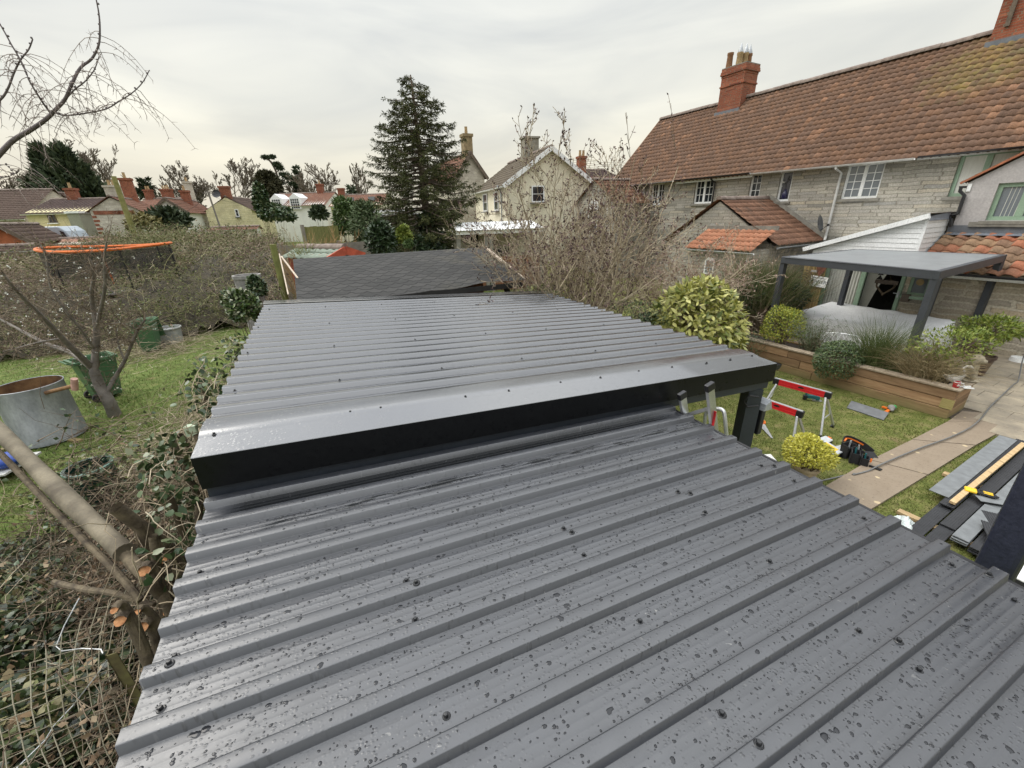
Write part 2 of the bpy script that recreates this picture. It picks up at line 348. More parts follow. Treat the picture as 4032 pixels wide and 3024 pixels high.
def grow(base, d, L, r, levels, n_child, spread, ratio, up=.0, wob=.1, S=5, droop=0., start=.25, rr=.55, seed=1):
    """branching by levels, returns list of (P,R) per level"""
    out = []; g = np.random.default_rng(seed)
    B = np.array([base], float); D = unit(np.array([d], float)); Ls = np.array([L], float); Rs = np.array([r], float)
    for lv in range(levels):
        n = len(B); t = np.linspace(0, 1, S)[None, :, None]; P = B[:, None]+D[:, None]*Ls[:, None, None]*t
        w_ = g.normal(size=(n, S, 3))*wob*Ls[:, None, None]/S; w_[:, 0] = 0; P = P+np.cumsum(w_, 1)
        P[:, :, 2] += (up if lv else 0)*Ls[:, None]*t[:, :, 0]**2*.5-droop*Ls[:, None]*t[:, :, 0]**2*(lv > 0)
        Rr = Rs[:, None]*(1-(.72 if lv < levels-1 else .8)*t[:, :, 0]); out.append((P, Rr))
        if lv == levels-1: break
        nc = n_child[lv]; tt = start+(1-start)*(np.arange(nc)[None, :]+g.random((n, nc)))/nc; tt = np.clip(tt, 0, .999)
        f = tt*(S-1); i0 = f.astype(int); fr = (f-i0)[..., None]; ii = np.arange(n)[:, None]
        Bc = P[ii, i0]*(1-fr)+P[ii, i0+1]*fr; Dt = unit(P[ii, i0+1]-P[ii, i0])
        rnd = unit(g.normal(size=(n, nc, 3))); rnd = unit(rnd-Dt*np.sum(rnd*Dt, -1, keepdims=True))
        a = R(spread[lv])*(.7+.6*g.random((n, nc, 1))); Dc = Dt*np.cos(a)+rnd*np.sin(a); Dc[..., 2] += up*.5; Dc = unit(Dc)
        Lc = Ls[:, None]*ratio[lv]*(.6+.6*g.random((n, nc)))*(1.15-.55*tt); Rc = Rr[ii, i0]*rr
        B, D, Ls, Rs = Bc.reshape(-1, 3), Dc.reshape(-1, 3), Lc.ravel(), Rc.ravel()
    return out
def tips(Ps): return Ps[-1][0][:, -1], unit(Ps[-1][0][:, -1]-Ps[-1][0][:, -2])

# ------------------------------------------------------------------ the ground
def ground_mat():
    t = NT('ground'); v = t.coord(); s = t.n('SeparateXYZ', {0: v})
    n1 = t.noise(v, .55, 5); n2 = t.noise(v, 5, 5); n3 = t.noise(v, 45, 3)
    left = t.ramp(n2, [(.3, (.055,.085,.018)), (.5, (.105,.145,.036)), (.7, (.16,.17,.06))])
    right = t.ramp(n2, [(.3, (.07,.088,.02)), (.5, (.125,.138,.038)), (.72, (.2,.175,.075))])
    k = t.mix(left, right, t.val(s.outputs[0], -1, 1))
    k = t.mix(k, (.19,.13,.075), t.val(t.noise(v, 1.1, 6, .6), .62, .72, 0, .75))
    k = t.mix(k, t.ramp(n3, [(.3, (.6,.6,.6)), (.7, (1.3,1.3,1.3))]), .8, 'MULTIPLY')
    t.P(Base_Color=k, Roughness=.9, Specular_IOR_Level=.15); t.bump(t.math('ADD', n3, t.math('MULTIPLY', n2, .7)), .6, .03); return t.mat
gx = np.concatenate([[-900, -400, -200, -120], np.arange(-80, -20, 4), np.arange(-20, 20, 1), np.arange(20, 84, 4), [120, 200, 400, 900]])
gy = np.concatenate([[-300, -100, -40, -20], np.arange(-10, 32, 1), np.arange(32, 130, 6), [150, 200, 400, 900]])
XX, YY = np.meshgrid(gx, gy); ZZ = np.vectorize(terrain)(XX, YY)
nx, ny = len(gx), len(gy); ii = np.arange(nx*ny).reshape(ny, nx)
o = npmesh('ground', np.stack([XX, YY, ZZ], -1).reshape(-1, 3), np.stack([ii[:-1,:-1], ii[:-1,1:], ii[1:,1:], ii[1:,:-1]], -1).reshape(-1, 4), ground_mat(), smooth=True)
setp(o, kind='structure')

def slab_mat():
    t = NT('concrete_path'); v = t.coord(); n = t.noise(v, 3, 6, .6); n2 = t.noise(v, 28, 4, .65); s = t.n('SeparateXYZ', {0: v})
    k = t.ramp(n, [(.3, (.43,.355,.25)), (.55, (.56,.47,.34)), (.75, (.64,.55,.41))])
    k = t.mix(k, (.13,.1,.075), t.val(n2, .56, .68, 0, .7))
    near = t.val(t.math('ADD', s.outputs[0], t.math('MULTIPLY', n, 1.2)), 5.35, 5.9, 1, 0)       # bare, darker, stained end of the path
    k = t.mix(k, (.15,.115,.085), t.math('MULTIPLY', near, .8))
    vo = t.n('TexVoronoi', {'Vector': t.coord((1,1,1)), 'Scale': 6.5, 'Randomness': 1.0}); sel = t.n('SeparateColor', {0: vo.outputs['Color']}).outputs[0]
    sp_ = t.math('MULTIPLY', t.val(t.math('ADD', vo.outputs['Distance'], t.math('MULTIPLY', n2, .25)), .34, .40, 1, 0), t.math('GREATER_THAN', sel, .72))
    k = t.mix(k, (.52,.42,.26), t.math('MULTIPLY', sp_, .75))
    t.P(Base_Color=k, Roughness=.85, Specular_IOR_Level=.25); t.bump(n2, .35, .01); return t.mat
m_slab = slab_mat(); m_patio = M('patio_slabs', (.25,.215,.165), .75, .3, 2.5, (.33,.28,.2), bump=.3, bscale=20)
c5b = crop(3032, 1650, 2.212); c8 = crop(3032, 1000, 2.212)
def sheet(name, pts, z, mat, th=.05, origin=None):
    b = MB(); b.prism([(p[0], p[1]) for p in pts], z-th, z, ax='z'); return b.build(name, mat, origin=Vector((pts[0][0], pts[0][1], 0)))
LP = [(3.55,4.35), (4.44,4.80), (5.6,5.42), (6.77,5.98), (7.95,6.56), (8.62,6.95)]; RP_ = [(9.6,6.62), (9.14,6.47), (7.6,5.75), (6.1,5.0), (4.63,4.27), (3.7,3.85)]
for i in range(5):                                    # cast in bays with open joints
    l0, l1, r0, r1 = Vector(LP[i]), Vector(LP[i+1]), Vector(RP_[5-i]), Vector(RP_[4-i]); g_ = .008
    o = sheet('path', [l0.lerp(l1, g_), l0.lerp(l1, 1-g_), r0.lerp(r1, 1-g_), r0.lerp(r1, g_)], .03+.001*(i % 2), m_slab); setp(o, kind='structure')
wv_ = Vector((.8775,.4796,0)); hd_ = Vector((-.4796,.8775,0))          # house axes: into the wall, along the terrace
def WA(D, A, z=0.0): return wv_*D+hd_*A+Vector((0,0,z))
# patio: rows of slabs, gaps between them
b = MB()
for i in range(17):
    for j in range(9):
        d0 = 10.2+i*.46; a0 = 6.4-j*.62-(.31 if i % 2 else 0); d1 = d0+.452; a1 = a0-.612
        if d0 < 11.1 and a0 > 2.0: continue
        if d0 < 10.6 and a1 < -.3: continue
        if d1 > 16.0: d1 = 15.99
        if d0 > 15.95: continue
        dz = random.uniform(-.002, .002)
        q = [WA(d0, a0), WA(d1, a0), WA(d1, a1), WA(d0, a1)]
        b.prism([(p.x, p.y) for p in q], -.02, .036+dz, ax='z')
o = b.build('patio', m_patio, origin=WA(13, 3)); setp(o, kind='structure')
o = sheet('soil', [(p.x, p.y) for p in (WA(10.4,7), WA(16,7.2), WA(18.5,7.2), WA(18.5,-3), WA(10.25,-3), WA(10.4,2))], .012, M('soil', (.07,.055,.04), .95, .4, 5, bump=.4), .02); setp(o, kind='structure')

# lawn: real blades over the ground sheet
m_blade_l = LEAF('grass_left', [(.05,.085,.014), (.10,.15,.03), (.16,.185,.06), (.22,.19,.1)], .7, .2, .25)
m_blade_r = LEAF('grass_right', [(.06,.088,.016), (.105,.135,.028), (.165,.175,.05), (.25,.205,.11)], .7, .2, .25)
def in_poly(x, y, poly):
    c = np.zeros(len(x), bool); n = len(poly)
    for i in range(n):
        x1, y1 = poly[i]; x2, y2 = poly[(i+1) % n]
        with np.errstate(divide='ignore', invalid='ignore'):
            c ^= ((y1 > y) != (y2 > y)) & (x < (x2-x1)*(y-y1)/(y2-y1+1e-12)+x1)
    return c
def lawn(name, n, box, keep, h, wd, mat, label):
    x = rng.uniform(box[0], box[1], n); y = rng.uniform(box[2], box[3], n); m = keep(x, y); x, y = x[m], y[m]; n = len(x)
    dens = np.sin(x*3.1+np.sin(y*2.3)*2)*np.cos(y*2.7+np.sin(x*1.7)*2); hh = h*(.55+.5*rng.random(n)+.3*np.clip(dens, -.6, 1))
    a = rng.uniform(0, 6.28, n); ln = rng.normal(size=(n, 2))*hh[:, None]*.65
    zz = np.vectorize(terrain)(x, y)-.004
    V = np.stack([np.stack([x-np.cos(a)*wd/2, y-np.sin(a)*wd/2, zz], 1), np.stack([x+np.cos(a)*wd/2, y+np.sin(a)*wd/2, zz], 1), np.stack([x+ln[:, 0], y+ln[:, 1], zz+hh], 1)], 1).reshape(-1, 3)
    o = npmesh(name, V, np.arange(3*n).reshape(-1, 3), mat, origin=Vector(((box[0]+box[1])/2, (box[2]+box[3])/2, 0)))
    return setp(o, label, 'grass', kind='stuff')
pathpoly = LP+RP_
def keep_r(x, y):
    D = x*.8775+y*.4796; A = -x*.4796+y*.8775
    ok = (D < 10.25) | ((A < 1.2) & (D < 10.3)) ; ok &= ~in_poly(x, y, pathpoly); ok &= (x*.911+y*.413 > 2.6); ok &= ~((D > 10.2) & (A > -.4)); return ok
def thin(x, y): return rng.random(len(x)) < np.clip(1.25-.07*np.hypot(x, y), .2, 1)
lawn('grass', 230000, (1.5, 11, .5, 12), lambda x, y: keep_r(x, y) & thin(x, y), .035, .012, m_blade_r, 'short worn yellowish lawn of the garden beside the concrete path')
lawn('grass', 260000, (-16, -1.6, 2, 15.5), lambda x, y: (x*.911+y*.413 < -1.05) & (y < 15.4+.35*(x+9)) & thin(x, y), .075, .014, m_blade_l, 'longer bright green grass round the wheelie bins')

# ------------------------------------------------------------------ the two metal roofs
TH = R(24.4); U = Vector((math.cos(TH), math.sin(TH), 0)); VV = Vector((-math.sin(TH), math.cos(TH), 0))
def ST(s, t, z): return U*s+VV*t+Vector((0, 0, z))
def near_z(s): return 2.05+.06*(2.72-s)
def far_z(s): return 2.235+.0655*(4.18-s)
def sheet_mat(name, base, wet, splash, stip, rough=.36, coat=.15, spec=.5, cior=1.5):
    t = NT(name); uv = t.n('UVMap').outputs[0]; s = t.n('SeparateXYZ', {0: uv}); S_, T_ = s.outputs[0], s.outputs[1]
    v = t.n('CombineXYZ', {0: S_, 1: T_, 2: 0.}).outputs[0]
    n1 = t.noise(v, 1.6, 5); n2 = t.noise(v, 12, 5, .6); n3 = t.noise(v, 110, 3, .6)
    k = t.mix(mul(base, .86), mul(base, 1.16), t.val(n1, .3, .7))
    k = t.mix(k, mul(base, 1.35), t.val(n3, .62, .75, 0, .5))
    r = t.val(n2, .3, .7, rough-.06, rough+.08)
    if splash:                                          # pale dried splash marks
        m = t.math('MULTIPLY', t.val(t.noise(v, 34, 3, .7, .4), .65, .70), t.val(t.noise(v, 1.9, 3), .50, .62))
        k = t.mix(k, (.25,.245,.23), t.math('MULTIPLY', m, splash))
        m2 = t.math('MULTIPLY', t.val(t.noise(v, 13, 4, .7, .3), .69, .74), t.val(t.noise(v, 1.1, 2), .48, .6))
        k = t.mix(k, (.2,.19,.17), t.math('MULTIPLY', m2, splash))
    # fine rain stipple: small beads as bumps
    vo = t.n('TexVoronoi', {'Vector': t.n('VectorMath', {0: v, 1: (.75, 1.0, 1)}, operation='MULTIPLY').outputs[0], 'Scale': stip, 'Randomness': 1.0})
    sel = t.n('SeparateColor', {0: vo.outputs['Color']}).outputs[0]
    bead = t.math('MULTIPLY', t.val(vo.outputs['Distance'], .18, .42, 1, 0), t.math('GREATER_THAN', sel, .45))
    bead = t.math('MULTIPLY', bead, t.val(t.noise(v, 2.3, 3), .40, .6, .15, 1))
    h = t.math('ADD', t.math('MULTIPLY', bead, 1.0), t.math('MULTIPLY', n3, .12))
    k = t.mix(k, mul(base, .4), t.math('MULTIPLY', bead, .7))
    if wet:
        wm = None
        for (t0, t1, s0, s1, thr) in wet:
            a = t.math('MULTIPLY', t.val(T_, t0, t0+.012), t.val(T_, t1-.012, t1, 1, 0)); bb = t.math('MULTIPLY', t.val(S_, s0, s0+.12), t.val(S_, s1-.25, s1, 1, 0))
            st_ = t.n('VectorMath', {0: v, 1: (.7, 6, 1)}, operation='MULTIPLY').outputs[0]
            q = t.math('MULTIPLY', t.math('MULTIPLY', a, bb), t.val(t.noise(st_, 4.5, 6, .65), thr, thr+.04))
            wm = q if wm is None else t.math('MAXIMUM', wm, q)
        k = t.mix(k, (.008,.009,.010), t.math('MULTIPLY', wm, .95)); r = t.math('MULTIPLY', r, t.val(wm, 0, 1, 1, .35)); h = t.math('MULTIPLY', h, t.val(wm, 0, 1, 1, .3))
    sp__ = t.math('MULTIPLY', t.val(wm, 0, 1, 1, .3), spec) if wet else spec
    t.P(Base_Color=k, Roughness=r, Specular_IOR_Level=sp__, Coat_Weight=coat, Coat_Roughness=.22, Coat_IOR=cior); t.bump(h, .42, .004); return t.mat
GREY = (.024,.0265,.0325)
m_sheetN = sheet_mat('anthracite_sheet_wet', GREY, [(2.275,2.435,-.74,2.66,.29), (2.07,2.2,-.55,2.72,.50)], .6, 85, .40, .35, 1.0, 1.6)
m_sheetF = sheet_mat('anthracite_sheet_rain', mul(GREY, 1.1), [], .0, 55, .2, 1.0, 1.0, 1.6)
m_flash = sheet_mat('anthracite_flashing', mul(GREY, .9), [(2.5,2.78,3.0,4.3,.33)], .5, 50, .2, 1.0, 1.0, 1.85)
m_fascia = M('black_gloss_fascia', (.006,.0065,.0075), .34, .15, 2, spec=.22)
m_beam = M('slate_blue_paint', (.03,.036,.046), .5, .15, 3)
def profile(t0, t1, ribs, wb=.036, wt=.026, h=.041, lap=0, micro=True):
    pts = [(t0, 0.)]
    for c in sorted(ribs):
        for d, z in ((-wb,0), (-wb+.002,.0012), (-wt-.002,h-.0018), (-wt+.003,h), (wt-.003,h), (wt+.002,h-.0018), (wb-.002,.0012), (wb,0)): pts.append((c+d, z))
    pts = [p for p in pts if t0-1e-6 <= p[0] <= t1+1e-6]
    pts.append((t1, 0.))
    if micro:
        rb = sorted(ribs); add = []
        for a, c in zip(rb[:-1], rb[1:]):
            for f in (-.032, 0, .032):
                m = (a+c)/2+f
                if t0 < m-.005 and m+.005 < t1: add += [(m-.003,0), (m,.0006), (m+.003,0)]
        pts = sorted(pts+add)
    return pts
def roof_sheet(name, prof, s0, s1, zf, mat, parent, lift=0, n=14):
    V = []; uv = []; S_ = np.linspace(s0, s1, n)
    for s in S_:
        for t, h in prof: V.append(ST(s, t, zf(s)+h+lift)); uv.append((s, t))
    m = len(prof); F = [(i*m+j, (i+1)*m+j, (i+1)*m+j+1, i*m+j+1) for i in range(n-1) for j in range(m-1)]
    return npmesh(name, np.array(V), np.array(F), mat, parent, uv=np.array(uv))
def screw_mesh():
    b = MB(); b.lathe([(.0001,.004), (.012,.004), (.0155,.001), (.0165,-.003)], n=14); b.lathe([(.0085,.004), (.0088,.013), (.007,.0155), (.0001,.016)], n=6)
    me = bpy.data.meshes.new('screw'); me.from_pydata([tuple(v) for v in b.v], [], b.f); me.materials.append(m_screw); return me
m_screw = M('black_screw_cap', (.014,.015,.017), .3, .2, 20); SCREW = screw_mesh()
def screw(parent, s, t, z, k=1.):
    o = bpy.data.objects.new('screw', SCREW); col.objects.link(o); o.parent = parent; o.location = ST(s, t, z)-base_of(parent); o.rotation_euler = (0, R(3.4), random.random()*3); o.scale = (k, k, k)

near = thing('metal_roof_shelter', ST(1, 1, 0), 'low near shelter with a wet anthracite box profile metal roof filling the foreground', 'shelter')
ribsN = [2.46-.21*k for k in range(16)]
SL, SR = -.815, 2.735
for lo, hi, lift in ((1.386, 2.53, 0), (.336, 1.46, .0022), (-.85, .41, .0044)):
    roof_sheet('roof_sheet', profile(lo, hi, [r for r in ribsN if lo-.05 < r < hi+.05]), SL, SR, near_z, m_sheetN, near, lift)
for s in (-.735, .122, .97, 1.782, 2.6):
    for t in (1.906, 1.485, 1.275, .88, .48, .275): screw(near, s+random.uniform(-.02, .02), t+random.uniform(-.012, .012), near_z(s)+.001)
    for t in (1.41, .37): screw(near, s+random.uniform(-.02, .03), t, near_z(s)+.045)
b = MB()
b.beam(ST(SR+.012, -.9, near_z(SR)-.028), ST(SR+.012, 2.52, near_z(SR)-.028), .022, .062); b.build('eaves_trim', m_black, near)
b = MB()
for s in (-.73, .12, .97, 1.78, 2.6): b.beam(ST(s, -.85, near_z(s)-.07), ST(s, 2.5, near_z(s)-.07), .05, .12)
b.build('purlins', m_beam, near)
for s in (-.7, 2.55):
    for t in (-.7, 2.35): b = MB(); b.beam(ST(s, t, -.02), ST(s, t, near_z(s)-.13), .12, .12); b.build('post', m_beam, near)

far = thing('metal_roof_carport', ST(1.7, 4, 0), 'larger open shelter behind with a rain speckled ribbed metal roof and black front fascia', 'shelter')
ribsF = [2.93+.2105*k for k in range(21)]
prof = profile(2.83, 7.36, ribsF, .048, .032, .034, micro=False)
roof_sheet('roof_sheet', prof, -.815, 4.185, far_z, m_sheetF, far)
roof_sheet('ridge_flashing', [(7.22,.038), (7.44,.05), (7.462,.03), (7.465,-.14)], -.83, 4.2, far_z, m_sheetF, far)
roof_sheet('front_flashing', [(2.5,-.20), (2.498,-.004), (2.502,0), (2.71,.012), (2.716,.018), (2.79,.034), (2.90,.036), (2.915,.036)], -.818, 4.187, far_z, m_flash, far)
b = MB(); z0, z1 = far_z(-.818), far_z(4.187)
b.add([ST(-.818,2.494,z0-.207), ST(4.187,2.494,z1-.197), ST(4.187,2.494,z1-.003), ST(-.818,2.494,z0-.003), ST(-.818,2.515,z0-.207), ST(4.187,2.515,z1-.197), ST(4.187,2.515,z1-.004), ST(-.818,2.515,z0-.004)], [(0,1,2,3), (7,6,5,4), (0,4,5,1), (1,5,6,2), (3,7,4,0)])
b.build('fascia', m_fascia, far)
b = MB(); b.beam(ST(-.81, 2.58, z0-.255), ST(4.165, 2.58, z1-.235), .10, .10); b.beam(ST(-.81, 7.35, z0-.25), ST(4.16, 7.35, z1-.23), .1, .2); b.build('beam', m_beam, far)
b = MB()
for s in (.02, .85, 1.69, 2.54, 3.4): b.beam(ST(s, 2.64, far_z(s)-.06), ST(s, 7.3, far_z(s)-.06), .05, .11)
b.build('purlins', m_beam, far)
b = MB(); b.beam(ST(-.80,2.53,far_z(-.8)-.08), ST(-.80,7.4,far_z(-.8)-.08), .03, .14); b.build('side_trim', m_beam, far)
b = MB(); b.beam(ST(4.2, 2.7, z1-.035), ST(4.2, 7.45, z1-.035), .02, .07); b.build('eaves_trim', m_black, far)
b = MB(); n = 8
for t0, t1 in ((2.52, 7.4),):
    vs = [ST(4.255+.055*math.cos(a), t, z1-.04+.055*math.sin(a)) for t in (t0, t1) for a in [math.pi+math.pi*i/n for i in range(n+1)]]
    b.add(vs, [(i, i+1, n+2+i, n+1+i) for i in range(n)]+[tuple(range(n+1))])
b.build('gutter', m_black, far, smooth=True)
for s, t in ((4.03, 2.6), (2.86, 2.7), (.9, 2.62), (-.72, 2.6), (3.93, 7.3), (-.72, 7.3)):
    b = MB(); b.beam(ST(s, t, -.02), ST(s, t, far_z(s)-(.29 if t < 3 else .33)), .15, .15); b.build('post', m_beam, far)
for k, row in enumerate((2.975, 3.41, 4.04, 4.46, 5.15, 5.58, 6.35, 6.75)):
    for s in (-.74, .02, .85, 1.69, 2.54, 3.4, 4.1): screw(far, s+random.uniform(-.03, .03), row+random.uniform(-.02, .02), far_z(s)+(.036 if k % 2 else .001), .72)
for s in (-.74, .03, .23, .85, 1.21, 1.7, 2.1, 2.55, 2.95, 3.4, 3.75, 4.1): screw(far, s, 2.745+random.uniform(-.03, .02), far_z(s)+.02, .85)
# rain standing on the near roof
def drops(n, smin, smax):
    V = []; F = []; g = np.random.default_rng(3); q = 0; K = 9
    for _ in range(n):
        s = g.uniform(SL+.03, SR-.02); mode = g.random(); r = float(np.clip(g.lognormal(-5.72, .46), smin, smax))
        rib = ribsN[g.integers(0, 14)]
        if mode < .55: t = rib+g.uniform(.05, .16); h = 0
        elif mode < .72: t = rib+.047+abs(g.normal())*.008; h = 0; r *= .8        # along the foot of the far rib face
        elif mode < .84: t = rib+g.uniform(-.018, .018); h = .041
        else: t = rib-.05-abs(g.normal())*.012; h = 0
        if not (.0 < t < 2.42) or (2.25 < t and g.random() < .7): continue
        if h == 0 and not any(.047 < t-rb < .163 for rb in ribsN): continue
        lift = 0 if t > 1.44 else (.0022 if t > .39 else .0044); z = near_z(s)+h+lift
        el = g.uniform(.75, 1.5); big = g.random() < .022
        if big: r *= 1.9; el = g.uniform(.8, 1.4)
        ph = g.uniform(0, 6.28, 3); am = (.3 if big else .1); rot = g.uniform(-.5, .5)
        ring = []
        for ang in np.arange(K)*2*np.pi/K:
            rr = r*(1+am*math.sin(2*ang+ph[0])+am*.7*math.sin(3*ang+ph[1])); a, c = rr*math.cos(ang)*el, rr*math.sin(ang)
            ring.append((a*math.cos(rot)-c*math.sin(rot), a*math.sin(rot)+c*math.cos(rot)))
        hh = min(.0019, r*.3)
        for f, zz in ((1, .0), (.8, .62), (.45, .92)):
            for a, c in ring: V.append(ST(s+a*f, t+c*f, z+hh*zz+.0003-.06*a*f))
        V.append(ST(s, t, z+hh))
        for l in range(2):
            for i in range(K): F.append((q+l*K+i, q+l*K+(i+1)%K, q+(l+1)*K+(i+1)%K, q+(l+1)*K+i))
        for i in range(K): F.append((q+2*K+i, q+2*K+(i+1)%K, q+3*K, q+3*K))
        q += 3*K+1
    me = bpy.data.meshes.new('rain_water'); org = ST(1, 1, near_z(1)); me.from_pydata([tuple(p-org) for p in V], [], [f[:3] if f[2] == f[3] else f for f in F]); me.polygons.foreach_set('use_smooth', [True]*len(F))
    t = NT('rain_water'); t.P(Base_Color=(.012,.013,.016,1), Roughness=.12, Specular_IOR_Level=.45)
    o = link('rain_water', me, t.mat, None, org); setp(o, 'beads and small puddles of rain standing on the near metal roof', 'rainwater', kind='stuff')
drops(8000, .0022, .0115)
# ------------------------------------------------------------------ the stone terrace on the right
DW = 18.61
HF = frame(WA(DW, 0), -hd_)                        # local x = right along the wall, y = into the wall, z = up
def hw(px, py, D=DW):
    p = PL(px, py, wv_*D, wv_); return -p.dot(hd_), p.z
m_stone = STONE('rubble_stone', [(.21,.2,.175), (.31,.295,.25), (.36,.34,.30), (.38,.355,.30), (.27,.265,.245), (.43,.38,.29), (.33,.32,.295)], .36, .115, (.21,.195,.16), .009)
m_stonebig = STONE('big_rubble_stone', [(.25,.235,.2), (.40,.355,.29), (.31,.285,.24), (.46,.38,.27), (.35,.325,.27)], .55, .17, (.5,.45,.36), .03, .1, .9)
m_brick = STONE('red_brick', [(.20,.055,.03), (.28,.085,.045), (.23,.07,.038), (.32,.11,.06), (.16,.05,.032)], .225, .075, (.2,.14,.1), .008, .008, .35)
m_tile = TILE('clay_pantile', [(.115,.070,.048), (.155,.088,.056), (.13,.076,.051), (.18,.098,.058), (.15,.088,.058), (.14,.084,.058), (.27,.145,.085), (.165,.104,.068)], lich=(70, 14.5, 10, 7))
m_tileor = TILE('orange_pantile', [(.13,.072,.048), (.19,.1,.063), (.16,.085,.055), (.24,.128,.08), (.12,.072,.05), (.18,.1,.065)])
m_tilelow = TILE('orange_pantile', [(.24,.1,.055), (.34,.15,.085), (.28,.12,.065), (.40,.19,.11), (.2,.09,.055)])
m_tilemix = TILE('mixed_pantile', [(.17,.11,.07), (.24,.15,.09), (.34,.12,.065), (.2,.13,.085), (.30,.19,.11), (.15,.1,.075), (.36,.17,.09)])
m_ridge = M('ridge_tile', (.17,.12,.095), .85, .35, 5, (.25,.2,.17))
m_render = M('grey_render', (.40,.38,.375), .9, .13, 1.5, bump=.15, bscale=60)
m_sill = M('stone_sill', (.19,.18,.155), .85, .25, 6, bump=.2)
m_soffit = M('weathered_white', (.48,.48,.46), .6, .2, 5)
def tile_roof(name, P, pitch, gauge, mat, parent, amp=.02, sub=6, lift=.03):
    """P: lower-left, lower-right, upper-right, upper-left; overlapping wavy courses, one strip each"""
    P = [np.array(p, float) for p in P]; ex = unit(P[1]-P[0]); nn = unit(np.cross(ex, P[3]-P[0])); er = np.cross(nn, ex)
    if nn[2] < 0: nn = -nn
    H = (P[3]-P[0]) @ er; nc = max(1, int(round(H/gauge))); V = []; F = []; uv = []; q = 0
    for c in range(nc):
        f0, f1 = c/nc, min(1, (c+1.12)/nc)
        a0 = (P[0]+(P[3]-P[0])*f0); b0 = (P[1]+(P[2]-P[1])*f0); a1 = (P[0]+(P[3]-P[0])*f1); b1 = (P[1]+(P[2]-P[1])*f1)
        x0, x1 = (a0-P[0]) @ ex, (b0-P[0]) @ ex; y0, y1 = (a1-P[0]) @ ex, (b1-P[0]) @ ex
        n = max(2, int(abs(x1-x0)/pitch*sub)); off = 0
        jit = np.interp(np.linspace(0, 1, n+1), np.linspace(0, 1, max(2, n//24)), rng.normal(size=max(2, n//24))*.009)
        for i in range(n+1):
            t = i/n; xl = x0+(x1-x0)*t; xu = y0+(y1-y0)*t; wl = amp*math.sin(2*math.pi*xl/pitch)+.35*amp*math.sin(4*math.pi*xl/pitch+1); wu = amp*math.sin(2*math.pi*xu/pitch)+.35*amp*math.sin(4*math.pi*xu/pitch+1)
            r0 = H*f0-.02+jit[i]
            for xx, rr, hh in ((xl, r0, wl+lift-.028), (xl, r0, wl+lift), (xu, H*f1, wu)):
                V.append(P[0]+ex*xx+er*rr+nn*hh); uv.append((xx/pitch, c+.5))
        for i in range(n):
            a = q+i*3; F += [(a, a+3, a+4, a+1), (a+1, a+4, a+5, a+2)]
        q += (n+1)*3
    return npmesh(name, np.array(V), np.array(F), mat, parent, uv=np.array(uv), smooth=False)
def ridge_tiles(p, q, parent, r=.13, step=.42, mat=None):
    p = Vector(p); q = Vector(q); L = (q-p).length; n = max(1, int(L/step)); d = (q-p)/n; x = d.normalized(); y = Vector((-x.y, x.x, 0)).normalized(); z = x.cross(y)
    b = MB()
    for i in range(n):
        k = 8; rr = r*random.uniform(.97, 1.05); dz = Vector((0,0,random.uniform(-.01,.01)))
        vs = [p+d*(i+f)+y*rr*math.cos(math.pi*j/k)+z*(rr*math.sin(math.pi*j/k)-r*.45)+dz for f in (.0, .98) for j in range(k+1)]
        b.add(vs, [(j, j+1, k+2+j, k+1+j) for j in range(k)]+[tuple(range(k+1)), tuple(range(2*k+1, k, -1))])
    return b.build('ridge_tiles', mat or m_ridge, parent)
def wall_holes(b, F, x0, x1, z0, z1, holes, y=0., depth=.14):
    xs = sorted({x0, x1, *[h[0] for h in holes], *[h[1] for h in holes]}); zs = sorted({z0, z1, *[h[2] for h in holes], *[h[3] for h in holes]})
    xs = [x for x in xs if x0 <= x <= x1]; zs = [z for z in zs if z0 <= z <= z1]
    for a, c in zip(xs[:-1], xs[1:]):
        for e, g in zip(zs[:-1], zs[1:]):
            mx_, mz = (a+c)/2, (e+g)/2
            if any(h[0] < mx_ < h[1] and h[2] < mz < h[3] for h in holes): continue
            b.quad((a,y,e), (c,y,e), (c,y,g), (a,y,g), F)
    for h in holes:
        a, c, e, g = h[:4]
        b.quad((a,y,e), (a,y+depth,e), (c,y+depth,e), (c,y,e), F); b.quad((a,y,g), (c,y,g), (c,y+depth,g), (a,y+depth,g), F)
        b.quad((a,y,e), (a,y,g), (a,y+depth,g), (a,y+depth,e), F); b.quad((c,y,e), (c,y+depth,e), (c,y+depth,g), (c,y,g), F)
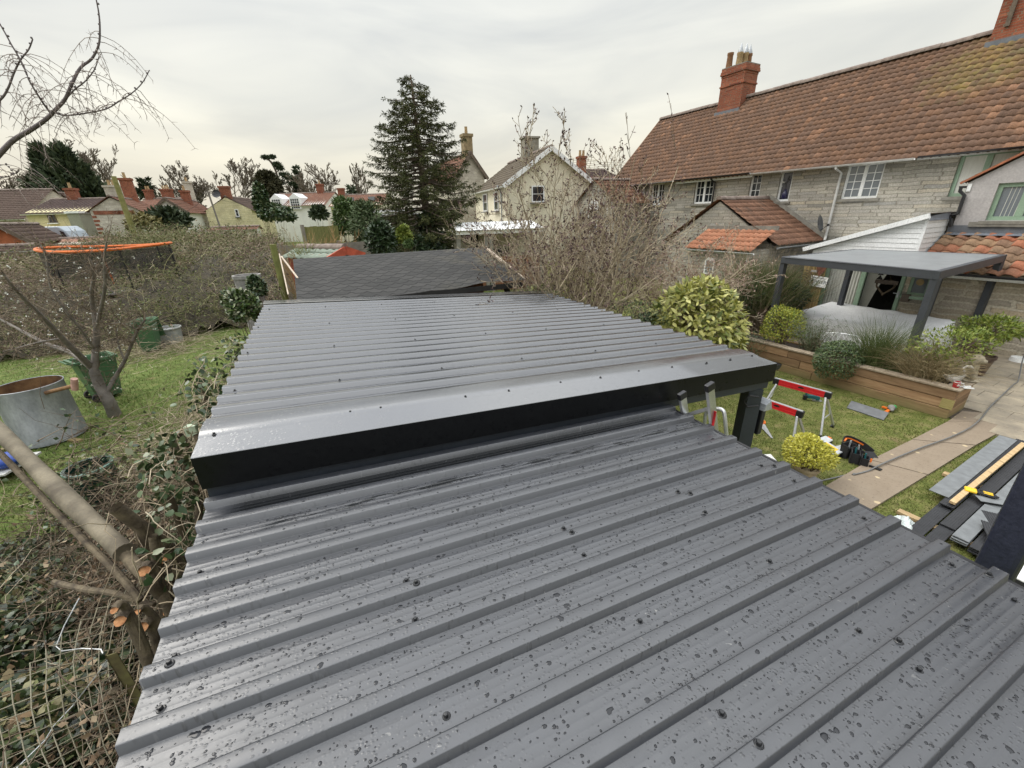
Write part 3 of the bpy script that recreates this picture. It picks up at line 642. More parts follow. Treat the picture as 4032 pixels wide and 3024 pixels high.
def window(parent, F, x0, x1, z0, z1, y=.08, cols=2, grid=(2, 4), fm=None, gm=None, sill=True, bar=.022, fw=.072, inside=None, sillm=None, name='window'):
    fm = fm or m_white; b = MB(F); d = .05
    for a, c, e, g in ((x0, x1, z0, z0+fw), (x0, x1, z1-fw, z1), (x0, x0+fw, z0+fw, z1-fw), (x1-fw, x1, z0+fw, z1-fw)): b.box(a, c, y, y+d, e, g)
    for i in range(1, cols):
        m = x0+(x1-x0)*i/cols; b.box(m-fw*.75, m+fw*.75, y-.004, y+d-.004, z0+fw, z1-fw)
    if grid:
        for i in range(cols):
            a = x0+(x1-x0)*i/cols+fw*.85; c = x0+(x1-x0)*(i+1)/cols-fw*.85
            for k in range(1, grid[0]): m = a+(c-a)*k/grid[0]; b.box(m-bar/2, m+bar/2, y+.012, y+.03, z0+fw, z1-fw)
            for k in range(1, grid[1]): m = z0+fw+(z1-z0-2*fw)*k/grid[1]; b.box(a, c, y+.013, y+.031, m-bar/2, m+bar/2)
    wo_ = b.build(name, fm, parent)
    b = MB(F); b.quad((x0+fw*.5, y+.034, z0+fw*.5), (x1-fw*.5, y+.034, z0+fw*.5), (x1-fw*.5, y+.034, z1-fw*.5), (x0+fw*.5, y+.034, z1-fw*.5)); b.build('pane', gm or m_glass, wo_, fix=False)
    if sill: b = MB(F); b.box(x0-.1, x1+.1, y-.16, y+.03, z0-.09, z0-.012); b.build('sill', sillm or m_sill, wo_)
    return wo_
def gutter(parent, pts, r, mat, name='gutter'):
    b = MB(); n = 8; pts = [Vector(p) for p in pts]; d = (pts[-1]-pts[0]).normalized(); y = Vector((-d.y, d.x, 0)).normalized()
    vs = [p+y*r*math.cos(a)+Vector((0,0,r*math.sin(a))) for p in pts for a in [math.pi+math.pi*i/n for i in range(n+1)]]
    b.add(vs, [(k*(n+1)+i, k*(n+1)+i+1, (k+1)*(n+1)+i+1, (k+1)*(n+1)+i) for k in range(len(pts)-1) for i in range(n)]); b.add([vs[i] for i in range(n+1)], [tuple(range(n+1))])
    return b.build(name, mat, parent, smooth=True)
def H(A, y, z): return HF @ Vector((-A, y, z))

terr = thing('stone_terrace', WA(DW, 9), 'long stone terrace with a big mossy red pantile roof and brick chimneys on the right', 'house')
AE, AR = 20.85, -16.0
wins = dict(W1=(17.66,16.78,4.02,5.06), W2=(14.88,13.86,3.98,5.07), W3=(12.08,11.58,4.05,5.06), W4=(10.83,10.33,3.94,5.06), W5=(8.49,7.37,3.93,5.05), W6=(5.55,4.3,3.88,5.05), W7=(8.3,7.5,1.5,2.62))
holes = [(-a, -c, e, g) for a, c, e, g in wins.values()]
b = MB(); wall_holes(b, HF, -AE, 16, -.1, 5.2, holes)
zr, yr = 8.8, 3.62
b.add([(-AE,0,-.1), (-AE,0,5.2), (-AE,yr,zr-.05), (-AE,2*yr,5.2), (-AE,2*yr,-.1)], [(0,1,2,3,4)], HF); b.add([(-AE,2*yr,-.1), (16,2*yr,-.1), (16,2*yr,5.2), (-AE,2*yr,5.2)], [(0,1,2,3)], HF)
b.build('wall', m_stone, terr)
for k, (a, c, e, g) in wins.items():
    if k in ('W1', 'W2', 'W5'): window(terr, HF, -a, -c, e, g, .09, 2, (2, 3 if k != 'W5' else 4), sill=True, gm=m_glass if k != 'W5' else m_glasslit)
    elif k == 'W3': window(terr, HF, -a, -c, e, g, .09, 1, (2, 3))
    elif k == 'W4':
        wo4 = window(terr, HF, -a, -c, e, g, .09, 1, None, gm=GLASS('window_glass_blue', (.035,.035,.055), .15))
        b = MB(HF); x = -(a+c)/2; b.lathe([(.001,0), (.07,0), (.13,.12), (.12,.24), (.06,.34), (.07,.38)], (x, .17, e+.06), 16); b.build('vase', M('blue_vase', (.02,.02,.07), .3), wo4, smooth=True)
        g4 = grow((0,0,0), (0,0,1), .5, .012, 3, (5, 5), (40, 45), (.7, .6), seed=3); vg = Veg()
        for P_, R_ in g4:
            P_ = P_*np.array([.55, .12, 1])+np.array([x, .118, e+.36]); Vq, Fq = tubes(P_, np.maximum(R_, .004)); Vq = (np.c_[Vq, np.ones(len(Vq))] @ np.array(HF).T)[:, :3]; vg.q(Vq, Fq)
        vg.build('dried_branches', m_dark, wo4)
        tp, td = tips(g4); tp = tp*np.array([.55, .12, .8])+np.array([x, .11, e+.36]); tp = tp[tp[:, 2] < e+.75]; tp = (np.c_[tp, np.ones(len(tp))] @ np.array(HF).T)[:, :3]
        vg = Veg(); vg.t(*leaves(tp, rdir(len(tp)), rdir(len(tp)), .09, .07)); vg.build('blossom', m_whitepaint, wo4)
    elif k == 'W6': window(terr, HF, -a, -c, e, g, .07, 2, None, m_green, m_net, fw=.09)
    else: window(terr, HF, -a, -c, e, g, .09, 2, (2, 3), sill=False)
# curtains drawn to the sides, a dark room behind each window
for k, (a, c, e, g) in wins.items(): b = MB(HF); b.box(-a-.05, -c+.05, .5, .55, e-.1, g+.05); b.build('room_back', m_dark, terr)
for a, c, e, g in ((-8.4,-8.05,3.99,4.99), (-14.8,-14.6,4.04,5), (-12.0,-11.62,4.1,5.0), (-5.45,-4.35,4.25,4.98)):
    n = 16; b = MB(HF); vs = [(a+(c-a)*i/n, .17+.02*(i % 2), z) for z in (e, g) for i in range(n+1)]; b.add(vs, [(i, i+1, n+2+i, n+1+i) for i in range(n)]); b.build('curtain', m_net, terr)
tile_roof('roof', [H(AE,-.32,5.03), H(AR,-.32,5.03), H(AR,yr,zr), H(AE,yr,zr)], .205, .272, m_tile, terr)
b = MB(HF); b.quad((-AE,2*yr+.3,5.1), (16,2*yr+.3,5.1), (16,yr,zr-.01), (-AE,yr,zr-.01)); b.build('rear_roof', m_ridge, terr)
ridge_tiles(H(AE,yr,zr+.05), H(AR,yr,zr+.05), terr, .15)
b = MB(); b.beam(H(AE+.02,-.33,5.0), H(AE+.02,yr,zr-.03), .04, .12); b.build('verge', M('verge_mortar', (.3,.2,.14), .9), terr)
gutter(terr, [H(11.85,-.4,5.06), H(6.5,-.4,5.04)], .062, m_soffit); gutter(terr, [H(6.42,-.4,5.07), H(-16,-.4,5.07)], .055, m_black); gutter(terr, [H(15.8,-.4,5.1), H(11.9,-.4,5.1)], .055, m_black); gutter(terr, [H(20.6,-.4,5.08), H(15.9,-.4,5.08)], .05, m_steel)
for q in ((-6.55, 16, -.06, -.02, 4.99, 5.13), (-15.9, -11.9, -.2, -.16, 4.93, 5.05)): b = MB(HF); b.box(*q); b.build('fascia_board', m_white, terr)
b = MB(); b.tube([H(8.68,-.4,5.0), H(8.68,-.4,4.95), H(8.36+.25,-.08,4.8), H(8.6,-.08,2.62)], .042, 8); b.tube([H(8.6,-.08,2.62), H(8.55,-.2,2.5)], .042, 8); b.build('downpipe', m_soffit, terr, smooth=True)
b = MB(); b.tube([H(13.75,-.4,5.05), H(13.75,-.38,4.98), H(13.74,-.08,4.85), H(13.76,-.08,.2)], .036, 8); b.build('downpipe', m_black, terr, smooth=True)
b = MB(); b.tube([H(18.1,-.38,5.02), H(18.1,-.08,4.9), H(18.1,-.08,4.2)], .035, 8); b.build('downpipe', m_soffit, terr, smooth=True)
# chimneys astride the ridge
_er = (H(0,yr,zr)-H(0,-.3,5.05)).normalized(); _nr = (H(-1,0,0)-H(0,0,0)).cross(_er).normalized(); _r0 = H(0,yr,zr)
def on_roof(px, py): p = PL(px, py, _r0, _nr); q = HF.inverted() @ p; return q
def chimney(x0, x1, y0, y1, zb, zn, zc, zt, pots, parent, M_=HF):
    b = MB(M_); b.box(x0, x1, y0, y1, zb, zn-.03)
    b.box(x0-.035, x1+.035, y0-.035, y1+.035, zn-.03, zn+.04); b.box(x0, x1, y0, y1, zn+.04, zc)
    st = [(.015, zc, zc+.08), (.03, zc+.08, zc+.16), (.05, zc+.16, zt-.28), (.062, zt-.28, zt-.2), (.05, zt-.2, zt-.12), (.03, zt-.12, zt)]
    for e, a, c in st: b.box(x0-e, x1+e, y0-e, y1+e, a, c)
    c_ = b.build('chimney', m_brick, parent)
    b = MB(M_); b.box(x0-.03, x1+.03, y0-.03, y1+.03, zt, zt+.04); b.build('flaunching', m_sill, c_)
    for (fx, fy, hgt, cowl, mt) in pots:
        x, y = x0+(x1-x0)*fx, y0+(y1-y0)*fy
        b = MB(M_); b.lathe([(.15,0), (.13,hgt*.8), (.148,hgt*.85), (.148,hgt), (.115,hgt), (.115,hgt*.7)], (x, y, zt+.03), 16); b.build('chimney_pot', mt, c_, smooth=True)
        if cowl: b = MB(M_); b.lathe([(.125,.0), (.125,.05), (.07,.2), (.0,.42)], (x, y, zt+.03+hgt), 16); b.build('cowl', m_steel, c_, smooth=True)
m_potbuff = M('buff_chimney_pot', (.36,.25,.13), .8, .2, 8); m_potbrown = M('brown_chimney_pot', (.24,.12,.06), .8, .25, 8)
p_fl, p_fr = on_roof(2848, 414), on_roof(2911, 426)
_c = HF @ Vector((p_fr.x, p_fr.y, 0)); zn, zc, zt = up_at(_c, 2917, 322), up_at(_c, 2924, 284), up_at(_c, 2932, 246)
yb = p_fr.y; chimney(p_fl.x, p_fr.x, yb, 2*yr-yb, 7.3, zn, zc, zt, [(.18,.12,.62,False,m_potbrown), (.5,.3,.55,True,m_potbuff), (.55,.62,.55,True,m_potbuff), (.55,.9,.55,True,m_potbrown)], terr)
p_c2 = on_roof(3893, 172); chimney(p_c2.x, p_c2.x+1.15, p_c2.y, 2*yr-p_c2.y, 7.3, p_c2.z+1.2, p_c2.z+2.3, p_c2.z+3.1, [(.3,.4,.6,False,m_potbrown), (.7,.4,.6,False,m_potbuff)], terr)
b = MB(HF); b.box(p_c2.x+.25, p_c2.x+.36, p_c2.y-.06, p_c2.y-.005, p_c2.z+.35, p_c2.z+1.45); b.build('iron_strap', m_bark, terr)
for q0, q1 in (((p_fl.x-.1, p_fl.z), (p_fr.x+.08, p_fr.z)),):
    b = MB(HF); b.box(p_fl.x-.06, p_fr.x+.06, yb-.12, yb+.01, p_fr.z-.12, p_fr.z+.02); b.build('lead_apron', m_lead, terr)
# lead apron below the second chimney
b = MB(HF); b.box(p_c2.x-.05, p_c2.x+1.3, p_c2.y-.14, p_c2.y+.01, p_c2.z-.13, p_c2.z+.02); b.build('lead_apron', m_lead, terr)

# rear wing with a hipped tiled roof
wing = thing('stone_outbuilding', WA(16, 11), 'single storey stone rear wing with a hipped orange pantile roof and white arched window', 'outbuilding')
b = MB(HF); y0 = 14.35-DW; b.box(-13.45, -8.8, 15.5-DW, -.01, -.1, 2.45); b.prism([(-13.5,2.4), (-8.75,2.4), (-11.15,3.98)], 15.5-DW, 15.6-DW); b.box(-11.35, -8.85, y0, 15.5-DW-.003, -.1, 2.35)
b.build('wall', m_stone, wing)
yR = 16.9-DW; zR = 4.08
E0, E1 = y0-.15, 2.36
tile_roof('roof', [H(8.62,15.4-DW,2.5), H(8.62,0,2.5), H(11.15,0,zR), H(11.15,15.4-DW,zR)], .21, .29, m_tileor, wing)
tile_roof('far_roof', [H(13.65,0,2.45), H(13.65,15.4-DW,2.45), H(11.15,15.4-DW,zR), H(11.15,0,zR)], .21, .29, m_tileor, wing)
tile_roof('front_roof', [H(11.45,E0,E1), H(8.75,E0,E1), H(8.75,15.5-DW,3.02), H(11.45,15.5-DW,3.02)], .21, .29, m_tilelow, wing)
b = MB(HF); b.box(-11.5, -8.7, 15.42-DW, 15.5-DW-.004, 2.98, 3.12); b.build('lead_flashing', m_sill, wing)
ridge_tiles(H(11.15,15.4-DW,zR+.03), H(11.15,0,zR+.03), wing, .12)
b = MB(); b.beam(H(8.6,-.03,2.6), H(11.15,-.03,zR+.1), .05, .14); b.build('abutment_flashing', m_sill, wing)
gutter(wing, [H(8.55,15.4-DW,2.42), H(8.55,-.2,2.42)], .055, m_steel); gutter(wing, [H(11.3,E0-.06,E1-.05), H(8.6,E0-.06,E1-.06)], .055, m_steel)
b = MB(); b.tube([H(8.9,E0,E1-.1), H(8.9,y0-.05,E1-.25), H(8.9,y0-.05,.1)], .035, 8); b.build('downpipe', m_white, wing)
xa, za = hw(2792, 1045, 14.3)
def arch(x0, x1, z0, z1, n=10): r = (x1-x0)/2; c = (x0+x1)/2; return [(x0,z0), (x1,z0), (x1,z1-r)]+[(c+r*math.cos(math.pi*i/n), z1-r+r*math.sin(math.pi*i/n)) for i in range(1, n)]+[(x0,z1-r)]
b = MB(HF); b.prism(arch(xa-.2, xa+.2, za-.32, za+.3), y0-.05, y0-.004); aw = b.build('arched_window', m_white, wing)
b = MB(HF)
for i in range(3):
    for j in range(4): b.box(xa-.15+i*.105, xa-.06+i*.105, y0-.058, y0-.051, za-.27+j*.115, za-.17+j*.115)
b.build('panes', m_glasslit, aw)
# gabled rear wing at the far end, with a tall arched window
wl_ = thing('gabled_stone_wing', WA(17, 19.3), 'gabled stone rear wing with white arched window at the far end of the terrace', 'house wing')
yg = 16.1-DW; z_e, z_a, a_r, a_l, a_m = 4.2, 5.32, 17.7, 20.95, 19.33
b = MB(HF); b.prism([(-a_l,-.1), (-a_r,-.1), (-a_r,z_e), (-a_m,z_a), (-a_l,z_e)], yg, -.01); b.build('wall', m_stone, wl_)
tile_roof('roof', [H(a_r-.15,yg-.15,z_e-.08), H(a_r-.15,0,z_e-.08), H(a_m,0,z_a+.04), H(a_m,yg-.15,z_a+.04)], .21, .29, m_tileor, wl_)
tile_roof('far_roof', [H(a_l+.15,0,z_e-.08), H(a_l+.15,yg-.15,z_e-.08), H(a_m,yg-.15,z_a+.04), H(a_m,0,z_a+.04)], .21, .29, m_tileor, wl_)
ridge_tiles(H(a_m,yg-.15,z_a+.08), H(a_m,0,z_a+.08), wl_, .12)
gutter(wl_, [H(a_r-.2,yg-.1,z_e-.12), H(a_r-.2,-.1,z_e-.12)], .05, m_steel)
b = MB(HF); b.prism(arch(-19.75, -18.95, 2.7, 4.35), yg-.05, yg-.004); aw = b.build('arched_window', m_white, wl_)
b = MB(HF); b.prism(arch(-19.68, -19.39, 2.78, 3.9), yg-.06, yg-.052); b.prism(arch(-19.31, -19.02, 2.78, 3.9), yg-.06, yg-.052); b.build('panes', m_glass, aw)

# rendered gable wing, its lean-to and the white clad garden room
YG = 17.5-DW; YX = 16.0-DW
gw = thing('rendered_wing', WA(16.8, 2.9), 'grey rendered gable wing with sage green window above a stone lean-to with old pantiles', 'house wing')
x_l = -4.87; xt, zt_ = hw(3772, 723, 17.5); apx, apz = x_l+2.25, zt_+2.25*.66
wx0, wz1 = hw(3934, 722, 17.5); _, wz0 = hw(3881, 868, 17.5)
hole = (wx0, wx0+1.15, wz0, wz1)
b = MB(HF); wall_holes(b, HF if False else None, x_l, x_l+4.5, 2.3, zt_, [hole], YG, .12)
b.add([(x_l,YG,zt_), (x_l+4.5,YG,zt_), (apx,YG,apz)], [(0,1,2)]); b.add([(x_l,YG,2.3), (x_l,YG,zt_), (x_l,0,zt_), (x_l,0,2.3)], [(0,1,2,3)]); b.build('wall', m_render, gw)
window(gw, HF, *hole, YG+.06, 2, None, m_green, m_glasslit, fw=.1)
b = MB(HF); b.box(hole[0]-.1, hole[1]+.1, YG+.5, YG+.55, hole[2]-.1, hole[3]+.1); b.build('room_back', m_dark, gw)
n = 40; b = MB(HF); vs = [(hole[0]+.08+(1.0)*i/n+(z-hole[2])*.04, YG+.105+.018*math.sin(i*1.9), z) for z in (hole[2]+.06, hole[3]-.06) for i in range(n+1)]; b.add(vs, [(i, i+1, n+2+i, n+1+i) for i in range(n)]); b.build('curtain', m_net, gw)
tile_roof('roof', [H(-x_l+.12,0,zt_+.02), H(-x_l+.12,YG-.1,zt_+.02), H(-apx,YG-.1,apz+.08), H(-apx,0,apz+.08)], .21, .29, m_tile, gw)
tile_roof('roof_right', [H(-x_l-4.6,YG-.1,zt_+.02), H(-x_l-4.6,0,zt_+.02), H(-apx,0,apz+.08), H(-apx,YG-.1,apz+.08)], .21, .29, m_tile, gw)
b = MB(); b.beam(H(-x_l+.14,YG-.06,zt_+.0), H(-apx,YG-.06,apz+.06), .08, .05); b.build('verge', M('terracotta_verge', (.33,.12,.06), .8), gw)
b = MB(HF); b.box(x_l+.02, x_l+.1, YG-.03, YG-.004, zt_-.22, zt_-.02); b.build('barge_end', m_white, gw)
gutter(gw, [H(-x_l+.1,YG-.05,zt_-.07), H(-x_l+.1,0,zt_-.07)], .055, m_black)
b = MB(); xq = -x_l+.05; b.tube([H(xq+.04,YG-.08,zt_-.1), H(xq+.04,YG-.08,zt_-.2), H(xq-.08,YG-.06,zt_-.32), H(xq-.08,YG-.06,zt_-.8), H(xq+.08,YG-.08,zt_-.85), H(xq+.0,YG-.12,zt_-.95), H(xq-.05,YG-.1,3.06)], .042, 8); b.build('downpipe', m_black, gw, smooth=True)
tile_roof('lean_to_roof', [H(4.95,YX-.22,2.0), H(-3,YX-.22,2.0), H(-3,YG,2.9), H(4.95,YG,2.9)], .3, .31, m_tilemix, gw, .035, 8, .04)
b = MB(HF); b.box(-4.95, 3, YG-.03, YG-.004, 2.86, 3.1); b.add([(-4.95,YG-.03,2.9), (3,YG-.03,2.9), (3,YG-.22,2.85), (-4.95,YG-.22,2.85)], [(0,1,2,3)]); b.build('lead_flashing', m_lead, gw)
b = MB(HF); b.box(hole[0]-.28, hole[1]+.4, YG-.09, YG-.02, hole[2]-.16, hole[2]-.035); b.build('sill', m_sill, gw)
gutter(gw, [H(4.9,YX-.3,1.97), H(-3,YX-.3,1.97)], .055, m_black); b = MB(HF); b.box(-4.9, 3, YX-.2, YX-.17, 1.84, 1.96); b.build('fascia_board', m_white, gw)
xd0, _ = hw(3566, 1076, 16); wa, wz = hw(3640, 1165, 16)
wh = (xd0+.16, wa+.03, wz-.02, 1.96)
b = MB(); wall_holes(b, HF, xd0+.06, 3, -.05, 1.98, [wh], YX, .16); b.build('lean_to_wall', m_stonebig, gw)
window(gw, HF, *wh, YX+.03, 1, None, m_green, m_glasslit, fw=.07, sillm=m_green)
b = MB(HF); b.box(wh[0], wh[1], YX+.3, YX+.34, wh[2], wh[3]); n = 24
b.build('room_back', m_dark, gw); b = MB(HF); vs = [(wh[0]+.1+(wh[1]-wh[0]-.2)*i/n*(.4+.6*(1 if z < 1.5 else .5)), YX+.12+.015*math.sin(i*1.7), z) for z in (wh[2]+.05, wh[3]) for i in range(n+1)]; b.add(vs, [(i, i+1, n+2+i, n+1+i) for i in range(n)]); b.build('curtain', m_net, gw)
xo, zo = hw(3622, 1112, 15.98); b = MB(HF); b.lathe([(.001,0), (.09,0)], (0,0,0), 20, Matrix.Translation((xo, YX-.0, zo)) @ Matrix.Rotation(R(90), 4, 'X')); b.build('oval_plaque', M('straw_plaque', (.3,.22,.1), .8), gw)

gr = thing('white_clad_garden_room', WA(17, 6.4), 'garden room with white horizontal cladding gable over sage green glazed doors', 'garden room')
ct, cz = hw(3655, 857, 16); cl, clz = hw(3200, 985, 16)
xr_ = ct+.02; P_ = [(cl, 2.12), (xr_, 2.12), (xr_, cz), (cl, clz)]
b = MB(HF); nb = 9
for i in range(nb):                                  # cladding boards
    a, c = 2.12+(cz-2.12)*i/nb, 2.12+(cz-2.12)*(i+1)/nb-.012
    xl = lambda z: cl if z <= clz else cl+(xr_-cl)*(z-clz)/(cz-clz)
    b.add([(xl(a),YX,a), (xr_-.05,YX,a), (xr_-.05,YX+.012,c), (xl(c),YX+.012,c)], [(0,1,2,3)])
    b.add([(xr_,YX+.05,a), (xr_,YG,a), (xr_-.012,YG,c), (xr_-.012,YX+.05,c)], [(0,1,2,3)])
b.add([(cl,YX+.02,2.1), (xr_-.02,YX+.02,2.1), (xr_-.02,YX+.02,cz), (cl,YX+.02,clz)], [(0,1,2,3)]); b.add([(xr_-.02,YX+.02,2.1), (xr_-.02,YG,2.1), (xr_-.02,YG,cz), (xr_-.02,YX+.02,cz)], [(0,1,2,3)])
b.build('cladding', m_white, gr)
b = MB(HF); b.box(xr_-.055, xr_+.012, YX-.015, YX+.05, 2.1, cz); b.build('corner_trim', m_white, gr)
b = MB(); b.beam(H(-cl+.25,YX-.08,clz+.02), H(-xr_-.02,YX-.08,cz+.05), .12, .13); b.add([H(-cl+.25,YX-.1,clz+.09), H(-xr_,YX-.1,cz+.12), H(-xr_,0,cz+.12), H(-cl+.25,0,clz+.09)], [(0,1,2,3)]); b.build('roof', m_white, gr)
b = MB(HF); b.add([(xr_-.03,YX-.02,cz+.02), (xr_+.03,YX-.02,cz-.08), (xr_+.03,YG,cz-.08), (xr_-.03,YG,cz+.13)], [(0,1,2,3)]); b.build('lead_flashing', m_lead, gr)
xs_ = [hw(3257, 1060, 16)[0], hw(3402, 1070, 16)[0], xd0]
b = MB(HF)
for x in xs_: b.box(x-.06, x+.06, YX+.02, YX+.1, 0, 2.1)
b.box(xs_[0], xs_[2], YX+.02, YX+.1, 2.0, 2.1); b.box(xs_[0], xs_[1], YX+.02, YX+.1, 0, .12); b.build('door_frame', m_green, gr)
b = MB(HF); b.box(xs_[2]+.0, xs_[2]+.05, YX-.05, YX+.0, .2, 1.98); b.build('open_door', m_green, gr)
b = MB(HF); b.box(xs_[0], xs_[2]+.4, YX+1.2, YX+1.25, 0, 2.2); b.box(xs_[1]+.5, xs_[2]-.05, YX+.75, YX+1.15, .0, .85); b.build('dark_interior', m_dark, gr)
for x0, x1, x2, nm in ((xs_[0]+.06, xs_[1]-.06, xs_[1]-.06, 'curtain'), (xs_[1]+.06, xs_[1]+.62, xs_[1]+.22, 'curtain')):
    n = 44; b = MB(HF); vs = []
    for z in np.linspace(.08, 2.02, 10):
        f = (z-.08)/1.94; xe = x2+(x1-x2)*f**1.6
        for i in range(n+1): vs.append((x0+(xe-x0)*i/n, YX+.15+.028*math.sin(i*1.55), z))
    b.add(vs, [(j*(n+1)+i, j*(n+1)+i+1, (j+1)*(n+1)+i+1, (j+1)*(n+1)+i) for j in range(9) for i in range(n)]); b.build(nm, m_net, gr, smooth=True)
b = MB(HF); b.box(xs_[0]+.05, xs_[1]-.05, YX+.05, YX+.055, .12, 2.0); b.build('pane', GLASS('door_glass', (.25,.26,.25), .05), gr) if False else None
# satellite dish on the wall
p = H(*(lambda a: (-a[0], -.35, a[1]))(hw(3222, 882, DW-.35)))
sd = thing('satellite_dish', p, 'dark grey satellite dish on the stone wall beside the white downpipe', 'satellite dish')
dd = Vector((.55,-.75,.25)).normalized(); Mq = Matrix.Translation(p) @ dd.to_track_quat('Z', 'Y').to_matrix().to_4x4()
b = MB(Mq); b.lathe([(.001,0), (.12,.012), (.2,.035), (.27,.07)], n=20, sy=1.1); b.build('dish', M('dish_grey', (.1,.105,.11), .5), sd, smooth=True)
b = MB(Mq); b.tube([(0,-.25,.05), (0,-.12,.3)], .012, 6); b.box(-.03,.03,-.16,-.08,.27,.34); b.build('feed_arm', m_black, sd)
b = MB(); b.tube([p, p+Vector((.1,.1,-.12)), p+wv_*.36+Vector((0,0,-.14))], .02, 6); b.build('bracket', m_black, sd)
# ------------------------------------------------------------------ the garden on the right
c7b = crop(2600, 1400, 2.212); c7 = crop(2500, 850, 2.212)
def g5(x, y, z=0.): return G(*c5b(x, y), z)
def g7(x, y, z=0.): return G(*c7b(x, y), z)
def g8(x, y, z=0.): return G(*c8(x, y), z)
def ellip(b, c, r, n=12, m=8, M_=None):
    vs = []; fs = []
    for i in range(m+1):
        a = math.pi*i/m-math.pi/2
        for k in range(n): q = 2*math.pi*k/n; vs.append(Vector(c)+Vector((r[0]*math.cos(a)*math.cos(q), r[1]*math.cos(a)*math.sin(q), r[2]*math.sin(a))))
    for i in range(m):
        for k in range(n): fs.append((i*n+k, i*n+(k+1)%n, (i+1)*n+(k+1)%n, (i+1)*n+k))
    return b.add(vs, fs, M_)
def blob(name, parts, mat, parent=None, origin=None, voxel=.012, M_=None):
    b = MB(M_)
    for c, r in parts: ellip(b, c, r)
    o = b.build(name, mat, parent, origin); m = o.modifiers.new('join', 'REMESH'); m.mode = 'VOXEL'; m.voxel_size = voxel; m.use_smooth_shade = True
    return o
# raised bed of sleepers
m_sleeper = WOOD('sleeper_wood', (.20,.115,.06), (.33,.215,.12), (1,1,9), dirt=(.16,.155,.06), ring=2.2)
m_cap = WOOD('weathered_cap_wood', (.22,.17,.12), (.36,.3,.22), (1,1,1), ring=14)
bed = thing('raised_bed', WA(10.6, 4.5), 'long raised bed of brown timber sleepers with weathered capping boards, planted with shrubs', 'raised bed')
A0, A1, D0, D1 = 2.0, 9.2, 10.28, 11.1
for k in range(3):
    z0 = .004+k*.191; brk = (2.0, 4.35+.3*k, 7.0-.2*k, 9.2)
    for a, c in zip(brk[:-1], brk[1:]):
        b = MB(HF); j = random.uniform(-.012, .012); b.box(-c+.003, -a-.003, D0-DW+j, D0-DW+.1+j, z0, z0+.181); b.build('sleeper', m_sleeper, bed, bevel=.006)
    b = MB(HF); b.box(-2.1, -2.0-.003, D0-DW+.105, D1-DW, z0, z0+.186); b.build('sleeper', m_sleeper, bed, bevel=.006)
b = MB(HF); b.box(-9.2, -2.1, D1-DW-.1, D1-DW, .004, .56); b.build('rear_board', m_sleeper, bed)
b = MB(HF); b.box(-2.16, -1.985, D0-DW-.012, D0-DW+.0, .2, .385); b.build('corner_block', WOOD('mossy_post', (.2,.17,.06), (.3,.25,.11), (1,1,5)), bed)
b = MB(HF); b.box(-9.2, -5.1, D0-DW-.03, D0-DW+.2, .575, .605); b.build('capping_board', m_cap, bed)
b = MB(HF); b.box(-5.095, -1.97, D0-DW-.03, D0-DW+.19, .57, .598); b.build('capping_board', m_cap, bed)
b = MB(HF); b.box(-2.2, -1.96, D0-DW+.195, D1-DW+.03, .57, .598); b.build('capping_board', m_cap, bed)
b = MB(HF); b.box(-9.1, -2.12, D0-DW+.1, D1-DW-.1, .3, .53); b.build('bed_soil', M('bed_soil', (.05,.038,.028), .95, .4, 8, bump=.5), bed)
for a in (4.05, 4.28):
    b = MB(HF); x = -a; b.tube([(x,D0-DW-.006,.5), (x,D0-DW-.02,.44), (x,D0-DW-.05,.41), (x,D0-DW-.05,.36)], .009, 6); b.build('iron_hook', m_steel, bed)
# pergola
m_anth = M('anthracite_frame', (.045,.05,.058), .5, .12, 3)
def onDp(px, py, D): return PL(px, py, wv_*D, wv_)
ZP = 2.48; FL, FR_, BR = G(3077, 1010, ZP), G(3706, 1068, ZP), G(3968, 1002, ZP); BL = onDp(3345, 1047, 15.55); BL.z = ZP
pg = thing('pergola', (FL+BR)/2-Vector((0,0,ZP)), 'flat roofed anthracite metal pergola with pale louvred top over the patio', 'pergola')
for p in (FL, FR_, BR, BL, BL.lerp(BR, .68)):
    c = (FL+BR)/2; d = (c-p); d.z = 0; q = p+d.normalized()*.1; b = MB(); b.beam((q.x,q.y,.0), (q.x,q.y,ZP-.16), .13, .13, up=(FR_-FL)); b.build('post', m_anth, pg, bevel=.006)
for a, c in ((FL,FR_), (FR_,BR), (BR,BL), (BL,FL)):
    b = MB(); d = (c-a).normalized(); n_ = Vector((-d.y, d.x, 0)); o_ = n_*.05; b.beam(a+o_+d*.002-Vector((0,0,.085)), c+o_-d*.105-Vector((0,0,.085)), .1, .17); b.build('beam', m_anth, pg, bevel=.005)
b = MB(); n = 22; e = (BL-FL)
for i in range(n):
    a, c = FL.lerp(BL, (i+.35)/n), FR_.lerp(BR, (i+.35)/n); d = (c-a).normalized(); tl = e.normalized()*(e.length/n*.5)
    a += d*.11; c -= d*.11
    b.add([a-tl+Vector((0,0,-.012)), c-tl+Vector((0,0,-.012)), c+tl+Vector((0,0,.0)), a+tl+Vector((0,0,.0)), a+tl+Vector((0,0,-.02)), c+tl+Vector((0,0,-.02))], [(0,1,2,3), (3,2,5,4)])
b.build('louvres', M('pale_louvre', (.19,.2,.205), .42, .12, 3, spec=.5), pg)
